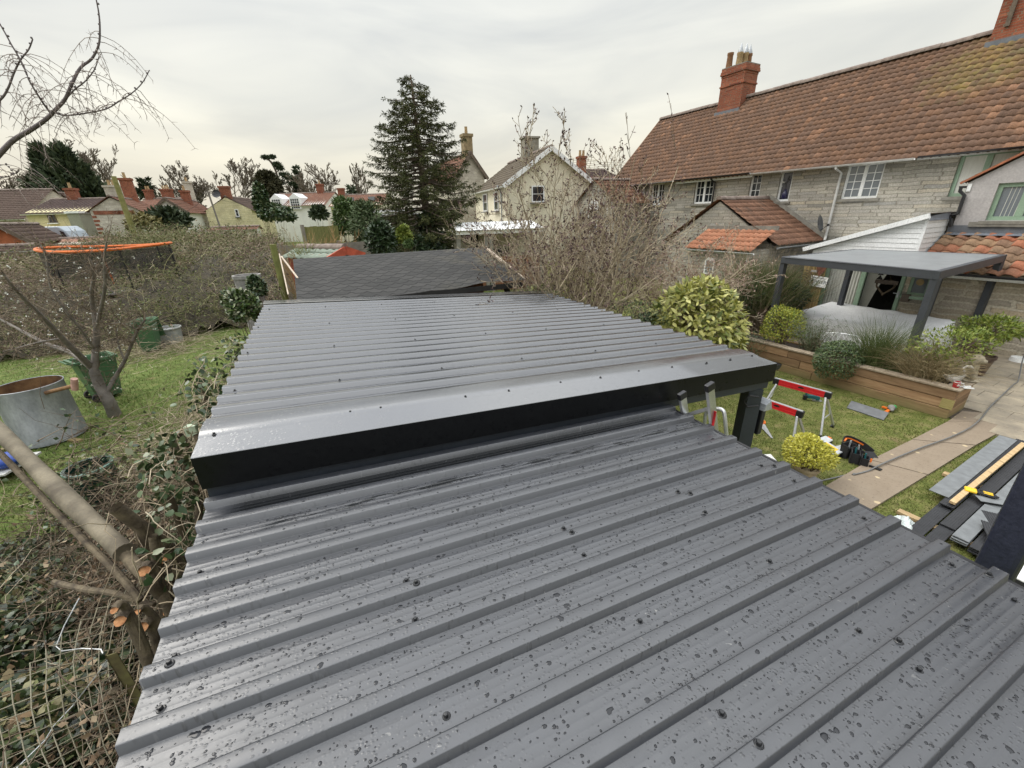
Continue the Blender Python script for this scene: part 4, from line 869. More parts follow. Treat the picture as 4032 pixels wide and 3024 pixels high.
# covered garden furniture
BLp, BRp, FLp = G(3277, 1187, .80), G(3764, 1262, .80), G(3130, 1224, .74); FRp = BRp+FLp-BLp+Vector((.2,-.1,0))
def cover():
    n, m = 34, 26; V = []
    for j in range(m+1):
        for i in range(n+1):
            u_, v_ = (i-2)/(n-4), (j-2)/(m-4); uc, vc = min(1, max(0, u_)), min(1, max(0, v_))
            p = (FLp*(1-uc)+FRp*uc)*(1-vc)+(BLp*(1-uc)+BRp*uc)*vc
            sag = .2*math.exp(-((uc-.28)**2/.05+(vc-.35)**2/.12))+.12*math.exp(-((uc-.72)**2/.06+(vc-.4)**2/.1))
            wr = .012*math.sin(uc*31+vc*9)*math.sin(vc*7)+.016*math.sin((uc-vc)*24)*math.exp(-((uc-.5)/.25)**2)
            z = p.z-sag+wr
            q = Vector((p.x, p.y, z)); out = max(-u_, u_-1, -v_, v_-1, 0)
            if out > 0:
                k = out*(m-4 if (v_ < 0 or v_ > 1) else n-4); cc = (FLp+BRp)/2; dr = (p-cc); dr.z = 0; dr.normalize()
                q = p+dr*(.05*k+.03*math.sin((uc+vc)*40)*k); q.z = p.z-.36*k
            V.append(q)
    ii = np.arange((n+1)*(m+1)).reshape(m+1, n+1)
    return npmesh('furniture_cover', np.array(V), np.stack([ii[:-1,:-1], ii[:-1,1:], ii[1:,1:], ii[1:,:-1]], -1).reshape(-1, 4), M('grey_tarpaulin', (.58,.585,.585), .62, .1, 2, bump=.15, bscale=6, bd=.03), origin=Vector((FLp.x, FLp.y, 0)), smooth=True)
setp(cover(), 'big grey weatherproof cover draped over garden furniture under the pergola', 'furniture cover')
p = PL(*c7(1800, 1075), wv_*11.5, wv_); p.z = .05
lc = thing('lattice_chair', p, 'white lattice backed garden chair between the green plants of the raised bed', 'chair')
b = MB(); rr = .36; zt = PL(*c7(1800, 1075), wv_*11.5, wv_).z+.22
def bar_pts(a0, a1, z0, z1): return [p+Vector((0,0,-.05))+Vector((rr*math.cos(a0+(a1-a0)*t)*1, rr*math.sin(a0+(a1-a0)*t), z0+(z1-z0)*t)) for t in np.linspace(0, 1, 9)]
for i in range(9):
    a = 2.5+i*.3; ht_ = lambda q: zt-.16*((q-4.0)/1.5)**2; b.tube(bar_pts(a, a+.55, zt-.6, ht_(a+.55)), .012, 5); b.tube(bar_pts(a+.55, a, zt-.6, ht_(a)), .012, 5)
b.tube([p+Vector((rr*math.cos(a), rr*math.sin(a), zt-.05-.16*((a-4.0)/1.5)**2)) for a in np.linspace(2.5, 5.5, 24)], .016, 6); b.build('lattice_back', m_white, lc)
b = MB(); b.lathe([(.001,.42), (.33,.42), (.33,.47), (.001,.47)], (p.x,p.y,0), 20); b.build('seat', M('chair_cushion', (.07,.075,.08), .9), lc)
for a in range(4): b = MB(); q = p+Vector((.27*math.cos(a*1.57+.8), .27*math.sin(a*1.57+.8), 0)); b.tube([(q.x,q.y,.0), (q.x,q.y,.42)], .016, 6); b.build('leg', m_white, lc)
# bamboo panel and split-bamboo fence
m_bamboo = LEAF('bamboo', [(.22,.15,.06), (.33,.24,.1), (.4,.31,.15)], .7, .3); m_bambood = LEAF('old_split_wood', [(.06,.045,.032), (.11,.085,.058), (.16,.125,.08)], .9, .2)
def canes(name, P, Q, h, mat, label, r=.022, z0=.0):
    P, Q = Vector(P), Vector(Q); n = int((Q-P).length/(2*r*1.02)); b = np.array([P+(Q-P)*(i+.5)/n+Vector((0,0,z0)) for i in range(n)]); S_ = 3
    PP = b[:, None]+np.array([0,0,1.])*(np.linspace(0, 1, S_)[None, :, None])*(h+rng.normal(size=(n, 1, 1))*.035); PP[:, 1:, :2] += rng.normal(size=(n, S_-1, 2))*.006
    V, F = tubes(PP, np.full((n, S_), r)*(.85+.3*rng.random((n, 1))), 6); v = Veg(); v.q(V, F)
    t = thing(name, P, label, 'fence'); v.build('canes', mat, t)
    bb = MB()
    for z in (.35, h-.4): bb.beam(P+Vector((0,0,z0+z))+wv_*.035, Q+Vector((0,0,z0+z))+wv_*.035, .03, .05)
    bb.build('rail', m_bark, t); return t
canes('bamboo_screen', WA(15.86, 7.78), WA(15.86, 7.1), 2.2, m_bamboo, 'yellow bamboo screen panel beside the garden room with a heart and sign hung on it')
canes('split_fence', WA(10.9, 7.75), WA(15.8, 7.82), 1.6, m_bambood, 'dark weathered split wood fence behind the raised bed, overhung by shrubs', .026)
def xz_text(body, c, size, mat, parent, xdir, n, extrude=.002):
    cu = bpy.data.curves.new('lettering', 'FONT'); cu.body = body; cu.size = size; cu.align_x = 'CENTER'; cu.align_y = 'CENTER'; cu.extrude = extrude
    o = bpy.data.objects.new('lettering', cu); col.objects.link(o)
    dg = bpy.context.evaluated_depsgraph_get(); me = bpy.data.meshes.new_from_object(o.evaluated_get(dg)); bpy.data.objects.remove(o)
    x = Vector(xdir).normalized(); z = Vector(n).normalized(); y = z.cross(x); Mt = Matrix(((x.x,y.x,z.x,c[0]), (x.y,y.y,z.y,c[1]), (x.z,y.z,z.z,c[2]), (0,0,0,1)))
    me.transform(Matrix.Translation(-base_of(parent)) @ Mt); me.materials.clear(); me.name = 'lettering'
    return link('lettering', me, mat, parent)
def onD(px, py, D): return PL(px, py, wv_*D, wv_)
cS = crop(3150, 1000, 2.115)
p = onD(*cS(153, 230), 15.8); sg = thing('garden_sign', p, 'white garden sign with dark lettering hung on the yellow bamboo screen', 'sign')
Fs = frame(p, -hd_+wv_*.0); Mt = Fs @ Matrix.Rotation(R(4), 4, 'Y')
b = MB(Mt); b.box(-.26, .26, -.012, .012, -.17, .17); b.build('board', m_whitepaint, sg)
xd = (Mt.to_3x3() @ Vector((1,0,0)))
for tx, zz, sz, xo in (('OWERS', -.01, .155, .06), ('MARKET FRESH', .115, .05, .0), ('CUT DAILY', -.125, .045, .0)): xz_text(tx, Mt @ Vector((xo, -.0135, zz)), sz, m_anth, sg, xd, -wv_)
b = MB(Mt); b.prism([(-.24,-.1), (-.14,-.1), (-.15,.02), (-.19,.08), (-.225,-.02)], -.018, -.0125); b.build('motif', m_dark, sg)
def heart(s, n=30): return [(s*16*math.sin(t)**3/16, s*(13*math.cos(t)-5*math.cos(2*t)-2*math.cos(3*t)-math.cos(4*t))/15) for t in np.linspace(0, 2*math.pi, n, endpoint=False)]
p = onD(*cS(172, 135), 15.78); Mh = frame(p, -hd_); b = MB(Mh); b.prism([(x*.8, z*1.25) for x, z in heart(.17)], -.008, .008); o = b.build('metal_heart', M('rust', (.13,.045,.025), .8, .3, 12), origin=p); setp(o, 'rusty metal heart hung above the white sign on the bamboo screen', 'ornament')
p = onD(*cS(125, 143), 15.78); Mh = frame(p, -hd_); b = MB(Mh); b.box(-.12,.08,-.008,.008,-.035,.035); b.box(.05,.09,-.008,.008,-.02,.07); o = b.build('wooden_bird', M('grey_wood', (.3,.28,.25), .8), origin=p); setp(o, 'small grey wooden bird shape hung left of the rusty heart', 'ornament')
p = onD(*cS(20, 240), 15.7)-Vector((0,0,0)); b = MB(frame(p, -hd_))
for k in range(5): r_ = .1+.055*k; b.tube([(r_*math.cos(a)+.008*math.sin(a*7+k), .01*math.sin(a*5+k), r_*1.35*math.sin(a)) for a in np.linspace(0, 6.28, 30)], .014, 5)
o = b.build('wicker_wreath', m_bambood, origin=p); setp(o, 'large oval dark wicker wreath hung on the split wood fence', 'ornament')
p = onD(*cS(715, 250), 15.7); hw_ = thing('twig_heart', p, 'woven twig heart with a wooden bar hanging in the open doorway', 'ornament'); Mh = frame(p, -hd_)
b = MB(Mh)
for k in range(3): b.tube([(x*(1+.05*k), .012*math.sin(i*1.7+k), z*(1+.05*k)-.08) for i, (x, z) in enumerate(heart(.21, 40)+heart(.21, 40)[:1])], .018, 5)
b.build('wreath', m_bambood, hw_); b = MB(Mh); b.box(-.27,.27,-.03,.03,.0,.1); b.build('bar', M('driftwood', (.09,.07,.055), .9, .3, 10), hw_); b = MB(Mh); b.tube([(-.1,0,.1), (0,0,.34), (.1,0,.1)], .006, 5); b.build('cord', m_bambood, hw_)
p = onD(*cS(680, 150), 15.72); b = MB(frame(p, -hd_))
for k in range(3): b.prism([(-.085+.01*k,-.1+.13*k-.12), (.085-.01*k,-.1+.13*k-.12), (0,.03+.13*k-.12)], -.006, .006)
b.tube([(0,0,-.22), (0,0,.3)], .005, 4); o = b.build('hanging_tree_ornament', m_dark, origin=p); setp(o, 'small dark tree shaped ornament hung on the doorway curtain', 'ornament')
p = onD(*cS(820, 335), 15.88); b = MB(frame(p, -hd_)); b.box(-.02,.02,-.05,.0,-.09,.09); b.tube([(0,-.05,.03), (0,-.09,.03), (-.1,-.09,.03)], .012, 6); o = b.build('door_handle', m_steel, gr)
p = onD(*cS(880, 365), 15.93); b = MB(frame(p, -hd_)); b.box(-.09,.09,-.06,.06,-.1,.1); o = b.build('junction_box', M('brown_box', (.1,.08,.06), .8), gw)

# ornaments and crockery on the end of the bed
m_white_cer = M('white_ceramic', (.72,.72,.7), .2, .05)
p = WA(10.40, 2.08, .598); mg = thing('mug', p, 'red mug with white pattern and handle on the end of the raised bed', 'mug')
b = MB(); b.lathe([(.001,.0), (.04,.0), (.046,.01), (.05,.11), (.046,.11), (.042,.02), (.001,.015)], p, 24); b.build('body', M('red_glaze', (.42,.02,.03), .2, .05), mg, smooth=True)
b = MB(); b.lathe([(.0505,.098), (.051,.112), (.0465,.112)], p, 24); q = p+Vector((.8,-.6,0))*.05; b.tube([q+Vector((.0,.0,.09)), q+Vector((.03,-.022,.085)), q+Vector((.04,-.03,.055)), q+Vector((.028,-.02,.025)), q+Vector((0,0,.02))], .008, 6); b.build('rim_and_handle', m_white_cer, mg, smooth=True)
b = MB()
for k in range(4): a = -2.2+k*.22; b.tube([p+Vector((.0485*math.cos(a+t*.14), .0485*math.sin(a+t*.14), .05+.018*math.sin(t*6+k)+.012*(k % 2))) for t in np.linspace(0, 1, 7)], .0035, 4)
b.build('pattern', m_white_cer, mg)
p = WA(10.44, 1.99, .6); b = MB(); b.beam(p+Vector((0,0,.008)), p+Vector((.14,-.05,.012)), .05, .012); b.beam(p+Vector((.02,.04,.02)), p+Vector((.13,.0,.03)), .035, .012); o = b.build('paper_scraps', m_white_cer, origin=p); setp(o, 'white paper scraps lying beside the red mug', 'paper')
p = WA(10.62, 2.2, .6); sw = thing('swan_ornament', p, 'small pale stone swan ornament with a curved neck on the raised bed', 'ornament')
m_swan = M('pale_stone', (.42,.4,.36), .85, .35, 18, bump=.4)
Ms = frame(p, (.75,-.66)); blob('body', [((0,0,.08), (.10,.065,.08)), ((-.09,0,.11), (.06,.035,.035)), ((.07,0,.1), (.05,.045,.06))], m_swan, sw, voxel=.012, M_=Ms)
b = MB(Ms); b.tube([(.09,0,.12), (.13,0,.18), (.1,0,.25), (.08,0,.30), (.11,0,.345), (.155,0,.35), (.2,0,.325)], [.034,.027,.022,.02,.023,.027,.008], 10); b.build('neck', m_swan, sw, smooth=True)
p = WA(11.0, 2.13, .6); Ms = frame(p, (.55,-.83))
o = blob('dog_statue', [((-.08,0,.14), (.15,.13,.15)), ((.02,0,.25), (.11,.1,.16)), ((.06,0,.42), (.1,.09,.1)), ((.14,0,.40), (.06,.05,.045)), ((.02,.085,.38), (.05,.03,.09)), ((.02,-.085,.38), (.05,.03,.09)), ((.1,.06,.1), (.04,.04,.12)), ((.1,-.06,.1), (.04,.04,.12)), ((.14,.06,.02), (.06,.04,.03)), ((.14,-.06,.02), (.06,.04,.03)), ((-.1,.1,.06), (.1,.06,.07)), ((-.1,-.1,.06), (.1,.06,.07)), ((.02,0,.015), (.2,.15,.02))], M('lichened_stone', (.3,.26,.19), .9, .4, 14, bump=.6, bscale=50), origin=p, M_=Ms)
setp(o, 'weathered stone statue of a sitting long eared dog on the bed corner', 'statue')
# pots
def pot(name, p, r, h, mat, parent): b = MB(); b.lathe([(.001,.0), (r*.7,0), (r*.97,h*.86), (r*1.06,h*.87), (r*1.07,h), (r*.94,h), (r*.9,h*.85), (.001,h*.84)], p, 28); return b.build(name, mat, parent, smooth=True)
m_pot = M('brown_glazed_pot', (.075,.045,.035), .5, .3, 6)
p = g8(2155, 945); b = MB(); b.lathe([(.001,.0), (.17,0), (.15,.1), (.14,.1), (.145,.025), (.001,.02)], p+Vector((0,0,.036)), 28); o = b.build('pet_bowl', m_white_cer, origin=p, smooth=True); setp(o, 'white pet bowl on the patio against the stone wall', 'bowl')
p = WA(14.9, 3.0, .036); o = pot('flower_pot', p, .25, .36, m_pot, None) if False else None
b = MB(); b.lathe([(.001,.0), (.2,0), (.29,.33), (.31,.33), (.31,.38), (.26,.38), (.001,.34)], WA(15.0, 2.95, .036), 28); o = b.build('empty_pot', m_pot, origin=WA(15.0, 2.95, .036), smooth=True); setp(o, 'wide dark brown pot by the stone wall behind the potted tree', 'pot')
# hose
hp = [g7(1290,1115), g7(1400,1096), g7(1560,1060), g7(1690,1028), g5(720,490,.03), g5(850,457,.03), g5(930,418,.045), g5(1010,380,.045), g5(1290,264,.045), g5(1570,162,.045), g5(1730,85,.045), g8(1800,1470,.045), g8(1845,1425,.05), g8(1930,1320,.05), g8(2040,1215,.05), g8(2120,1140,.05), g8(2160,1105,.05)]
e = PL(*c8(2190,960), hp[-1]+wv_*.3, wv_); e2 = PL(*c8(2225,840), hp[-1]+wv_*.5, wv_)
def smooth_pts(P, n=6):
    out = []
    for i in range(len(P)-1):
        p0, p1, p2, p3 = P[max(i-1,0)], P[i], P[i+1], P[min(i+2,len(P)-1)]
        for k in range(n): t = k/n; out.append(.5*((2*p1)+(p2-p0)*t+(2*p0-5*p1+4*p2-p3)*t*t+(3*p1-p0-3*p2+p3)*t**3))
    return out+[P[-1]]
b = MB(); b.tube([q+Vector((0,0,.012)) for q in smooth_pts(hp+[e, e2])], .0115, 8); o = b.build('garden_hose', M('grey_hose', (.14,.14,.135), .5, .15, 10), origin=hp[0], smooth=True); setp(o, 'long grey hose trailing along the concrete path and up from the patio', 'hose')

# ------------------------------------------------------------------ tools and materials on the lawn
m_red = M('red_enamel', (.50,.015,.02), .35, .1, 6); m_orange = M('orange_plastic', (.72,.16,.02), .4, .1); m_yellow = M('yellow_label', (.75,.48,.02), .5, .1); m_pine = WOOD('pale_pine', (.42,.29,.15), (.58,.43,.24), (6,1,1), ring=4)
def sawhorse(P, Q, label):
    t = thing('sawhorse', ((P+Q)/2).xy.to_3d(), label, 'sawhorse', 'pair of red sawhorses on the lawn'); d = (Q-P).normalized(); n_ = Vector((-d.y, d.x, 0)).normalized(); z = Vector((0,0,1))
    b = MB(); b.beam(P+d*.09-z*.06, Q-d*.09-z*.06, .062, .105); b.beam(P+d*.09-z*.075, Q-d*.09-z*.075, .07, .014); b.beam(P+d*.09-z*.11, Q-d*.09-z*.11, .072, .012); b.build('beam', m_red, t, bevel=.004)
    b = MB(); b.beam(P+d*.02-z*.004, Q-d*.02-z*.004, .05, .008); b.build('top_strip', m_alu, t)
    for s in (P, Q):
        e = d if s is P else -d; b = MB(); b.beam(s-z*.062, s+e*.1-z*.062, .078, .116); b.build('end_cap', m_black, t, bevel=.01); ft = []
        for k in (1, -1):
            a = s+e*.07-z*.11+n_*k*.02; f = Vector((s.x,s.y,0))+n_*k*.29-e*.1*(1 if k > 0 else .6); b = MB(); b.beam(a, f+Vector((0,0,.04)), .045, .03, up=d); L = b.build('leg', m_alu, t, bevel=.004)
            b = MB(); u_ = (f-a).normalized(); b.beam(f+Vector((0,0,.0))-u_*.05, f, .056, .042, up=d); b.build('foot', m_black, L); ft.append(a+(f-a)*.55)
        b = MB(); b.beam(ft[0], ft[1], .016, .008); b.build('brace', m_alu, t)
    m_ = (P+Q)/2; b = MB(); k = n_ if n_.dot(CAM-m_) > 0 else -n_; q = m_+k*.0325-z*.05
    b.lathe([(.001,0), (.03,0)], (0,0,0), 20, Matrix.Translation(q) @ k.to_track_quat('Z','X').to_matrix().to_4x4(), sx=.6, sy=1.6); b.build('badge', m_black, t)
    return t
sawhorse(g7(992, 190, .77), g7(1500, 325, .74), 'red topped aluminium sawhorse, the one standing nearer the raised bed')
sawhorse(g7(815, 340, .77), g7(1255, 488, .74), 'red topped aluminium sawhorse, the one beside the post of the carport')
h0, h1 = g7(870, 590, .012), g7(983, 724, .008); d = (h1-h0).normalized(); n_ = Vector((-d.y, d.x, 0)); Mz = Matrix(((d.x,n_.x,0,h0.x), (d.y,n_.y,0,h0.y), (0,0,1,.012), (0,0,0,1))); L = (h1-h0).length
hs = thing('hand_saw', h0, 'hand saw with an orange handle lying on the grass by the sawhorse', 'saw')
b = MB(Mz); b.prism([(-.01,-.055), (L,-.03), (L,-.005), (-.01,.07)], .004, .007, ax='z'); b.build('blade', m_alu, hs)
b = MB(Mz); pr = [(.0,-.06), (.02,.075), (-.05,.1), (-.1,.07), (-.11,-.02), (-.08,-.06)]; b.tube([Vector((x,y,.012)) for x, y in pr+pr[:1]], .015, 8); b.build('handle', m_orange, hs)
p = g7(1310, 392); js = thing('jigsaw', p, 'teal and black cordless jigsaw standing on the lawn', 'power tool'); Mj = frame(p, (.9,-.35))
m_teal = M('teal_plastic', (.01,.09,.1), .4, .1)
b = MB(Mj); b.box(-.09,.12,-.035,.035,.05,.13); b.box(.07,.14,-.04,.04,.03,.12); b.build('body', m_teal, js, bevel=.015)
b = MB(Mj); b.tube([(-.1,0,.1), (-.11,0,.18), (-.04,0,.22), (.08,0,.2), (.11,0,.12)], .022, 8); b.build('handle', m_teal, js, smooth=True)
b = MB(Mj); b.box(-.15,-.08,-.04,.04,.02,.11); b.build('battery', m_black, js, bevel=.008); b = MB(Mj); b.box(.02,.19,-.04,.04,.012,.024); b.build('base_plate', m_alu, js)
q = [g7(1625,452,.02), g7(1665,393,.05), g7(1992,497,.05), g7(1945,560,.02)]; b = MB(); b.add([v for v in q]+[v-Vector((0,0,.015)) for v in q], [(0,1,2,3), (7,6,5,4), (0,4,5,1), (1,5,6,2), (2,6,7,3), (3,7,4,0)]); o = b.build('offcut_board', M('grey_board', (.12,.125,.13), .55, .25, 6), origin=q[0]); setp(o, 'flat dark grey board lying on the lawn near the raised bed', 'board')
p = g7(2005, 478); dk = thing('duck_toy', p, 'soft toy duck in orange, grey and green lying on the grass by the grey board', 'toy'); Md = frame(p, (.6,.8))
blob('body', [((0,0,.06), (.09,.06,.055)), ((-.09,0,.05), (.05,.035,.03))], M('grey_plush', (.2,.19,.18), .95), dk, voxel=.012, M_=Md); b = MB(Md); ellip(b, (.1,-.05,.05), (.045,.04,.04)); b.build('head', M('green_plush', (.05,.3,.08), .9), dk, smooth=True)
b = MB(Md); ellip(b, (.15,-.07,.045), (.035,.025,.012)); b.build('bill', m_yellow, dk, smooth=True); b = MB(Md); b.beam((-.05,.03,.02), (-.2,.09,.02), .05, .03); b.beam((0,.05,.03), (.04,.13,.03), .04, .03); b.build('feet', m_orange, dk)
# organiser case
q = [g7(1325,742,.09), g7(1440,700,.09), g7(1640,800,.09), g7(1525,868,.09)]; ex = (q[3]-q[0]); ey = (q[1]-q[0]); oc = thing('organiser_case', (q[0]+q[2])/2-Vector((0,0,.09)), 'black organiser case with clear lid and yellow label on the lawn', 'case')
def oq(a, c, z): return q[0]+ex*a+ey*c+Vector((0,0,z-.09))
outl = [(0,0), (0,1), (.33,1), (.36,.62), (.64,.62), (.67,1), (1,1), (1,0)]
for nm, z0, z1, m_, k in (('tray', .0, .075, m_black, 0), ('lid', .078, .098, M('clear_lid', (.5,.52,.53), .18, .15, 20, spec=.7), .015)):
    b = MB(); n = len(outl); vs = [oq(a, c, z) for z in (z0, z1) for a, c in outl]; b.add(vs, [tuple(range(n-1,-1,-1)), tuple(range(n, 2*n))]+[(i, (i+1) % n, n+(i+1) % n, n+i) for i in range(n)]); b.build(nm, m_, oc, bevel=.004)
b = MB(); b.add([oq(.32,.12,.1), oq(.32,.5,.1), oq(.85,.5,.1), oq(.85,.12,.1)], [(0,1,2,3)]); b.build('label', m_yellow, oc, fix=False); b = MB(); 
for k in range(4): b.add([oq(.42+.09*k,.22,.101), oq(.42+.09*k,.4,.101), oq(.47+.09*k,.4,.101), oq(.47+.09*k,.22,.101)], [(0,1,2,3)])
b.build('label_marks', m_dark, oc, fix=False); b = MB(); b.beam(oq(.1,1.02,.09), oq(.24,1.02,.09), .02, .03); b.build('latch', m_orange, oc)
# tool belt
p = g7(1700, 900); tb = thing('tool_belt', p, 'black tool belt with orange trim and open pouches by the path', 'tool belt'); m_cord = M('black_canvas', (.012,.012,.013), .85, .3, 30)
Mb = frame(p, (.8,.6))
def pouch(x, y, a, w_, d_, h_): 
    Mq = Mb @ Matrix.Translation((x,y,0)) @ Matrix.Rotation(a, 4, 'Z'); b = MB(Mq); t_ = .012
    b.box(-w_,w_,-d_,-d_+t_,0,h_*.85); b.box(-w_,w_,d_-t_,d_,0,h_); b.box(-w_,-w_+t_,-d_+t_,d_-t_,0,h_*.92); b.box(w_-t_,w_,-d_+t_,d_-t_,0,h_*.92); b.box(-w_+t_,w_-t_,-d_+t_,d_-t_,0,.02); b.build('pouch', m_cord, tb, bevel=.006); return Mq
for (x, y, a, w_, d_, h_) in ((-.12,.0,.3,.09,.06,.2), (-.02,.12,-.3,.1,.06,.24), (-.14,-.13,.2,.07,.05,.17), (.04,.0,.6,.06,.05,.19)):
    Mq = pouch(x, y, a, w_, d_, h_); b = MB(Mq); b.tube([(0,0,.05), (.02,.01,h_+.04)], .012, 6); b.build('tool', m_steel if x > -.05 else m_teal, tb)
b = MB(Mb); pts = smooth_pts([Vector(v) for v in ((.0,.22,.16), (.14,.24,.2), (.28,.18,.17), (.38,.02,.09), (.36,-.12,.03))]); 
for a, c in zip(pts[:-1], pts[1:]): b.beam(a, c, .012, .11)
b.build('belt', m_cord, tb); b = MB(Mb)
for a, c in zip(pts[6:18], pts[7:19]): b.beam(a+Vector((0,.0,.012)), c+Vector((0,.0,.012)), .016, .022)
b.build('orange_trim', m_orange, tb)
b = MB(Mb); pts = smooth_pts([Vector(v) for v in ((-.18,-.27,.05), (-.05,-.28,.015), (.15,-.2,.015), (.3,-.08,.05))])
for a, c in zip(pts[:-1], pts[1:]): b.beam(a, c, .14, .018)
b.build('back_pad', m_cord, tb)
b = MB(Mb); b.tube([(-.15,-.2,.1), (-.14,-.2,.16)], .012, 6); b.tube([(.0,.2,.24), (.08,.2,.25)], .012, 6); b.build('orange_clip', m_orange, tb)
# composite boards on timber bearers
m_comp = M('composite_board_top', (.155,.165,.17), .7, .18, 10, stretch=(1,1,1)); m_compd = M('composite_board_black', (.022,.023,.026), .6, .25, 12)
for D, a0, a1, lb in ((6.42, .15, 1.33, 'pale timber bearer under the near end of the grey boards'), (7.98, .25, 1.36, 'pale timber bearer under the middle of the grey boards')):
    b = MB(); b.beam(WA(D,a0,.03), WA(D,a1,.03), .09, .045); o = b.build('timber_bearer', m_pine, origin=WA(D,(a0+a1)/2), bevel=.003); setp(o, lb, 'timber', 'timber bearers under the boards')
def board(D0, D1, A, z, wd=.14, th=.022, label=None, mat=None, dark=False, name='composite_board', rz=0.):
    c = WA((D0+D1)/2, A, z); M_ = Matrix.Translation(c) @ Matrix.Rotation(math.atan2(wv_.y, wv_.x)+rz, 4, 'Z'); L = (D1-D0)/2; b = MB(M_)
    b.mi = 0; b.box(-L,L,-wd/2,wd/2,th*.55,th)
    for k in range(4): y = -wd/2+.008+k*(wd-.034)/3; b.mi = 1; b.box(-L+.004,L-.004,y,y+.018,0,th*.545)
    if dark:
        b.mi = 1
        for k in range(7): y = -wd/2+.004+k*(wd-.012)/6; b.box(-L,L,y,y+.006,th+.0005,th+.003)
    o = b.build(name, [mat or (m_compd if dark else m_comp), m_compd], origin=c); setp(o, label, 'board', 'grey composite boards stacked on the bearers'); return o
k = 0
for layer, rows in enumerate((((6.2,10.1,.24,1),(6.22,10.1,.40,1),(6.18,10.1,.56,1),(6.25,10.1,.72,1),(6.0,10.1,.88,1),(6.02,10.1,1.04,1)), ((6.2,10.0,.40,1),(6.2,10.1,.56,1),(6.22,10.0,.72,0),(6.45,10.0,.88,1)), ((6.2,7.2,.56,1),(6.22,10.05,.72,0),(6.9,10,1.03,1)), ((6.24,7.3,.72,0),(7.5,10.1,.71,0)))):
    for D0_, D1_, A_, dk_ in rows:
        if layer == 3: lb = 'pale grey board on top of the stack, %s' % ('short piece at the near end' if D0_ < 7 else 'long piece running to the far end')
        elif layer == 0: lb = 'black grooved board, %s from the path in the bottom row of the stack' % ('sixth','fifth','fourth','third','second','first')[rows.index((D0_,D1_,A_,dk_))]
        elif layer == 1: lb = 'composite board in the second row of the stack, counted %s from the path' % ('fourth','third','second','first')[rows.index((D0_,D1_,A_,dk_))]
        else: lb = 'composite board in the third row of the stack, counted %s from the path' % ('third','second','first')[rows.index((D0_,D1_,A_,dk_))]
        board(D0_, D1_, A_, .055+layer*.0235, label=lb, dark=bool(dk_))
board(7.1, 9.9, 1.17, .127, .2, .012, 'wide flat grey board lying along the path side of the stack', name='flat_panel')
b = MB(); b.beam(WA(6.95,1.0,.165), WA(9.75,.98,.165), .06, .03); o = b.build('timber_batten', m_pine, origin=WA(8,1,.16)); setp(o, 'long pale pine batten lying on top of the stacked grey boards', 'timber')
for i, (A_, z, d) in enumerate(((.5,.127,6.42), (.52,.152,6.4), (.56,.177,6.44), (.62,.127,6.8))): board(d, d+.36, A_, z, .15, .022, ('lowest short grooved offcut in the pile on the near end of the boards', 'middle short grooved offcut in the pile on the near end of the boards', 'topmost short grooved offcut on the near end of the boards', 'short grooved offcut lying just behind the offcut pile')[i], dark=True, name='board_offcut', rz=.2+.1*i)
board(7.3, 7.62, .75, .152, .15, .012, 'small flat grey offcut under the yellow work glove', name='board_offcut', rz=-.9)
p = g5(1825, 640, .185); gl = thing('work_glove', p, 'yellow and black work glove lying on the stacked grey boards', 'glove'); Mg = frame(p, (.75,-.66)) 
b = MB(Mg); b.box(-.14,-.02,-.055,.055,-.015,.02); b.build('cuff', m_yellow, gl, bevel=.015); b = MB(Mg); b.box(-.03,.0,-.058,.058,-.017,.022); b.build('strap', m_cord, gl, bevel=.008)
blob('hand', [((.04,0,.0), (.06,.05,.02)), ((.11,.035,.0), (.055,.013,.013)), ((.125,.01,.0), (.06,.013,.013)), ((.12,-.015,.0), (.055,.013,.013)), ((.1,-.04,.0), (.045,.012,.012)), ((.05,.07,.0), (.045,.014,.014))], m_cord, gl, voxel=.005, M_=Mg)
b = MB(Mg)
for y in (.035,.01,-.015): b.box(.03,.12,y-.008,y+.008,.012,.02)
b.build('knuckle_pads', m_yellow, gl, bevel=.004)
def crumple(name, c, rx, ry, h, mat, label, cat, rot=0, seed=1):
    g = np.random.default_rng(seed); n = 22; V = []
    for j in range(n+1):
        for i in range(n+1):
            u_, v_ = i/n*2-1, j/n*2-1; x, y = u_*math.sqrt(1-v_*v_/2), v_*math.sqrt(1-u_*u_/2); r = math.hypot(x, y)
            z = h*max(0, 1-r**3)*(.55+.45*math.sin(x*9+seed)*math.sin(y*11+1.3*seed)+.25*g.normal()*.4)
            X_, Y_ = x*rx*(1+.08*math.sin(5*math.atan2(y, x))), y*ry; V.append((c[0]+X_*math.cos(rot)-Y_*math.sin(rot), c[1]+X_*math.sin(rot)+Y_*math.cos(rot), c[2]+.01+abs(z)))
    ii = np.arange((n+1)**2).reshape(n+1, n+1); o = npmesh(name, np.array(V), np.stack([ii[:-1,:-1], ii[:-1,1:], ii[1:,1:], ii[1:,:-1]], -1).reshape(-1, 4), mat, origin=Vector(c)); return setp(o, label, cat)
crumple('plastic_bag', g5(1120, 945, .03), .3, .16, .1, M('clear_plastic', (.55,.6,.58), .15, .2, 20, spec=.7), 'crumpled clear plastic bag on the grass by the near roof edge', 'bag', .5)
q = [g7(800,868,.01), g7(960,862,.01), g7(1040,950,.01), g7(900,965,.01)]; b = MB(); b.prism([(v.x,v.y) for v in q], .006, .018, ax='z'); o = b.build('white_board', m_whitepaint, origin=q[0]); setp(o, 'white board lying on the grass behind the yellow green potted shrub', 'board')
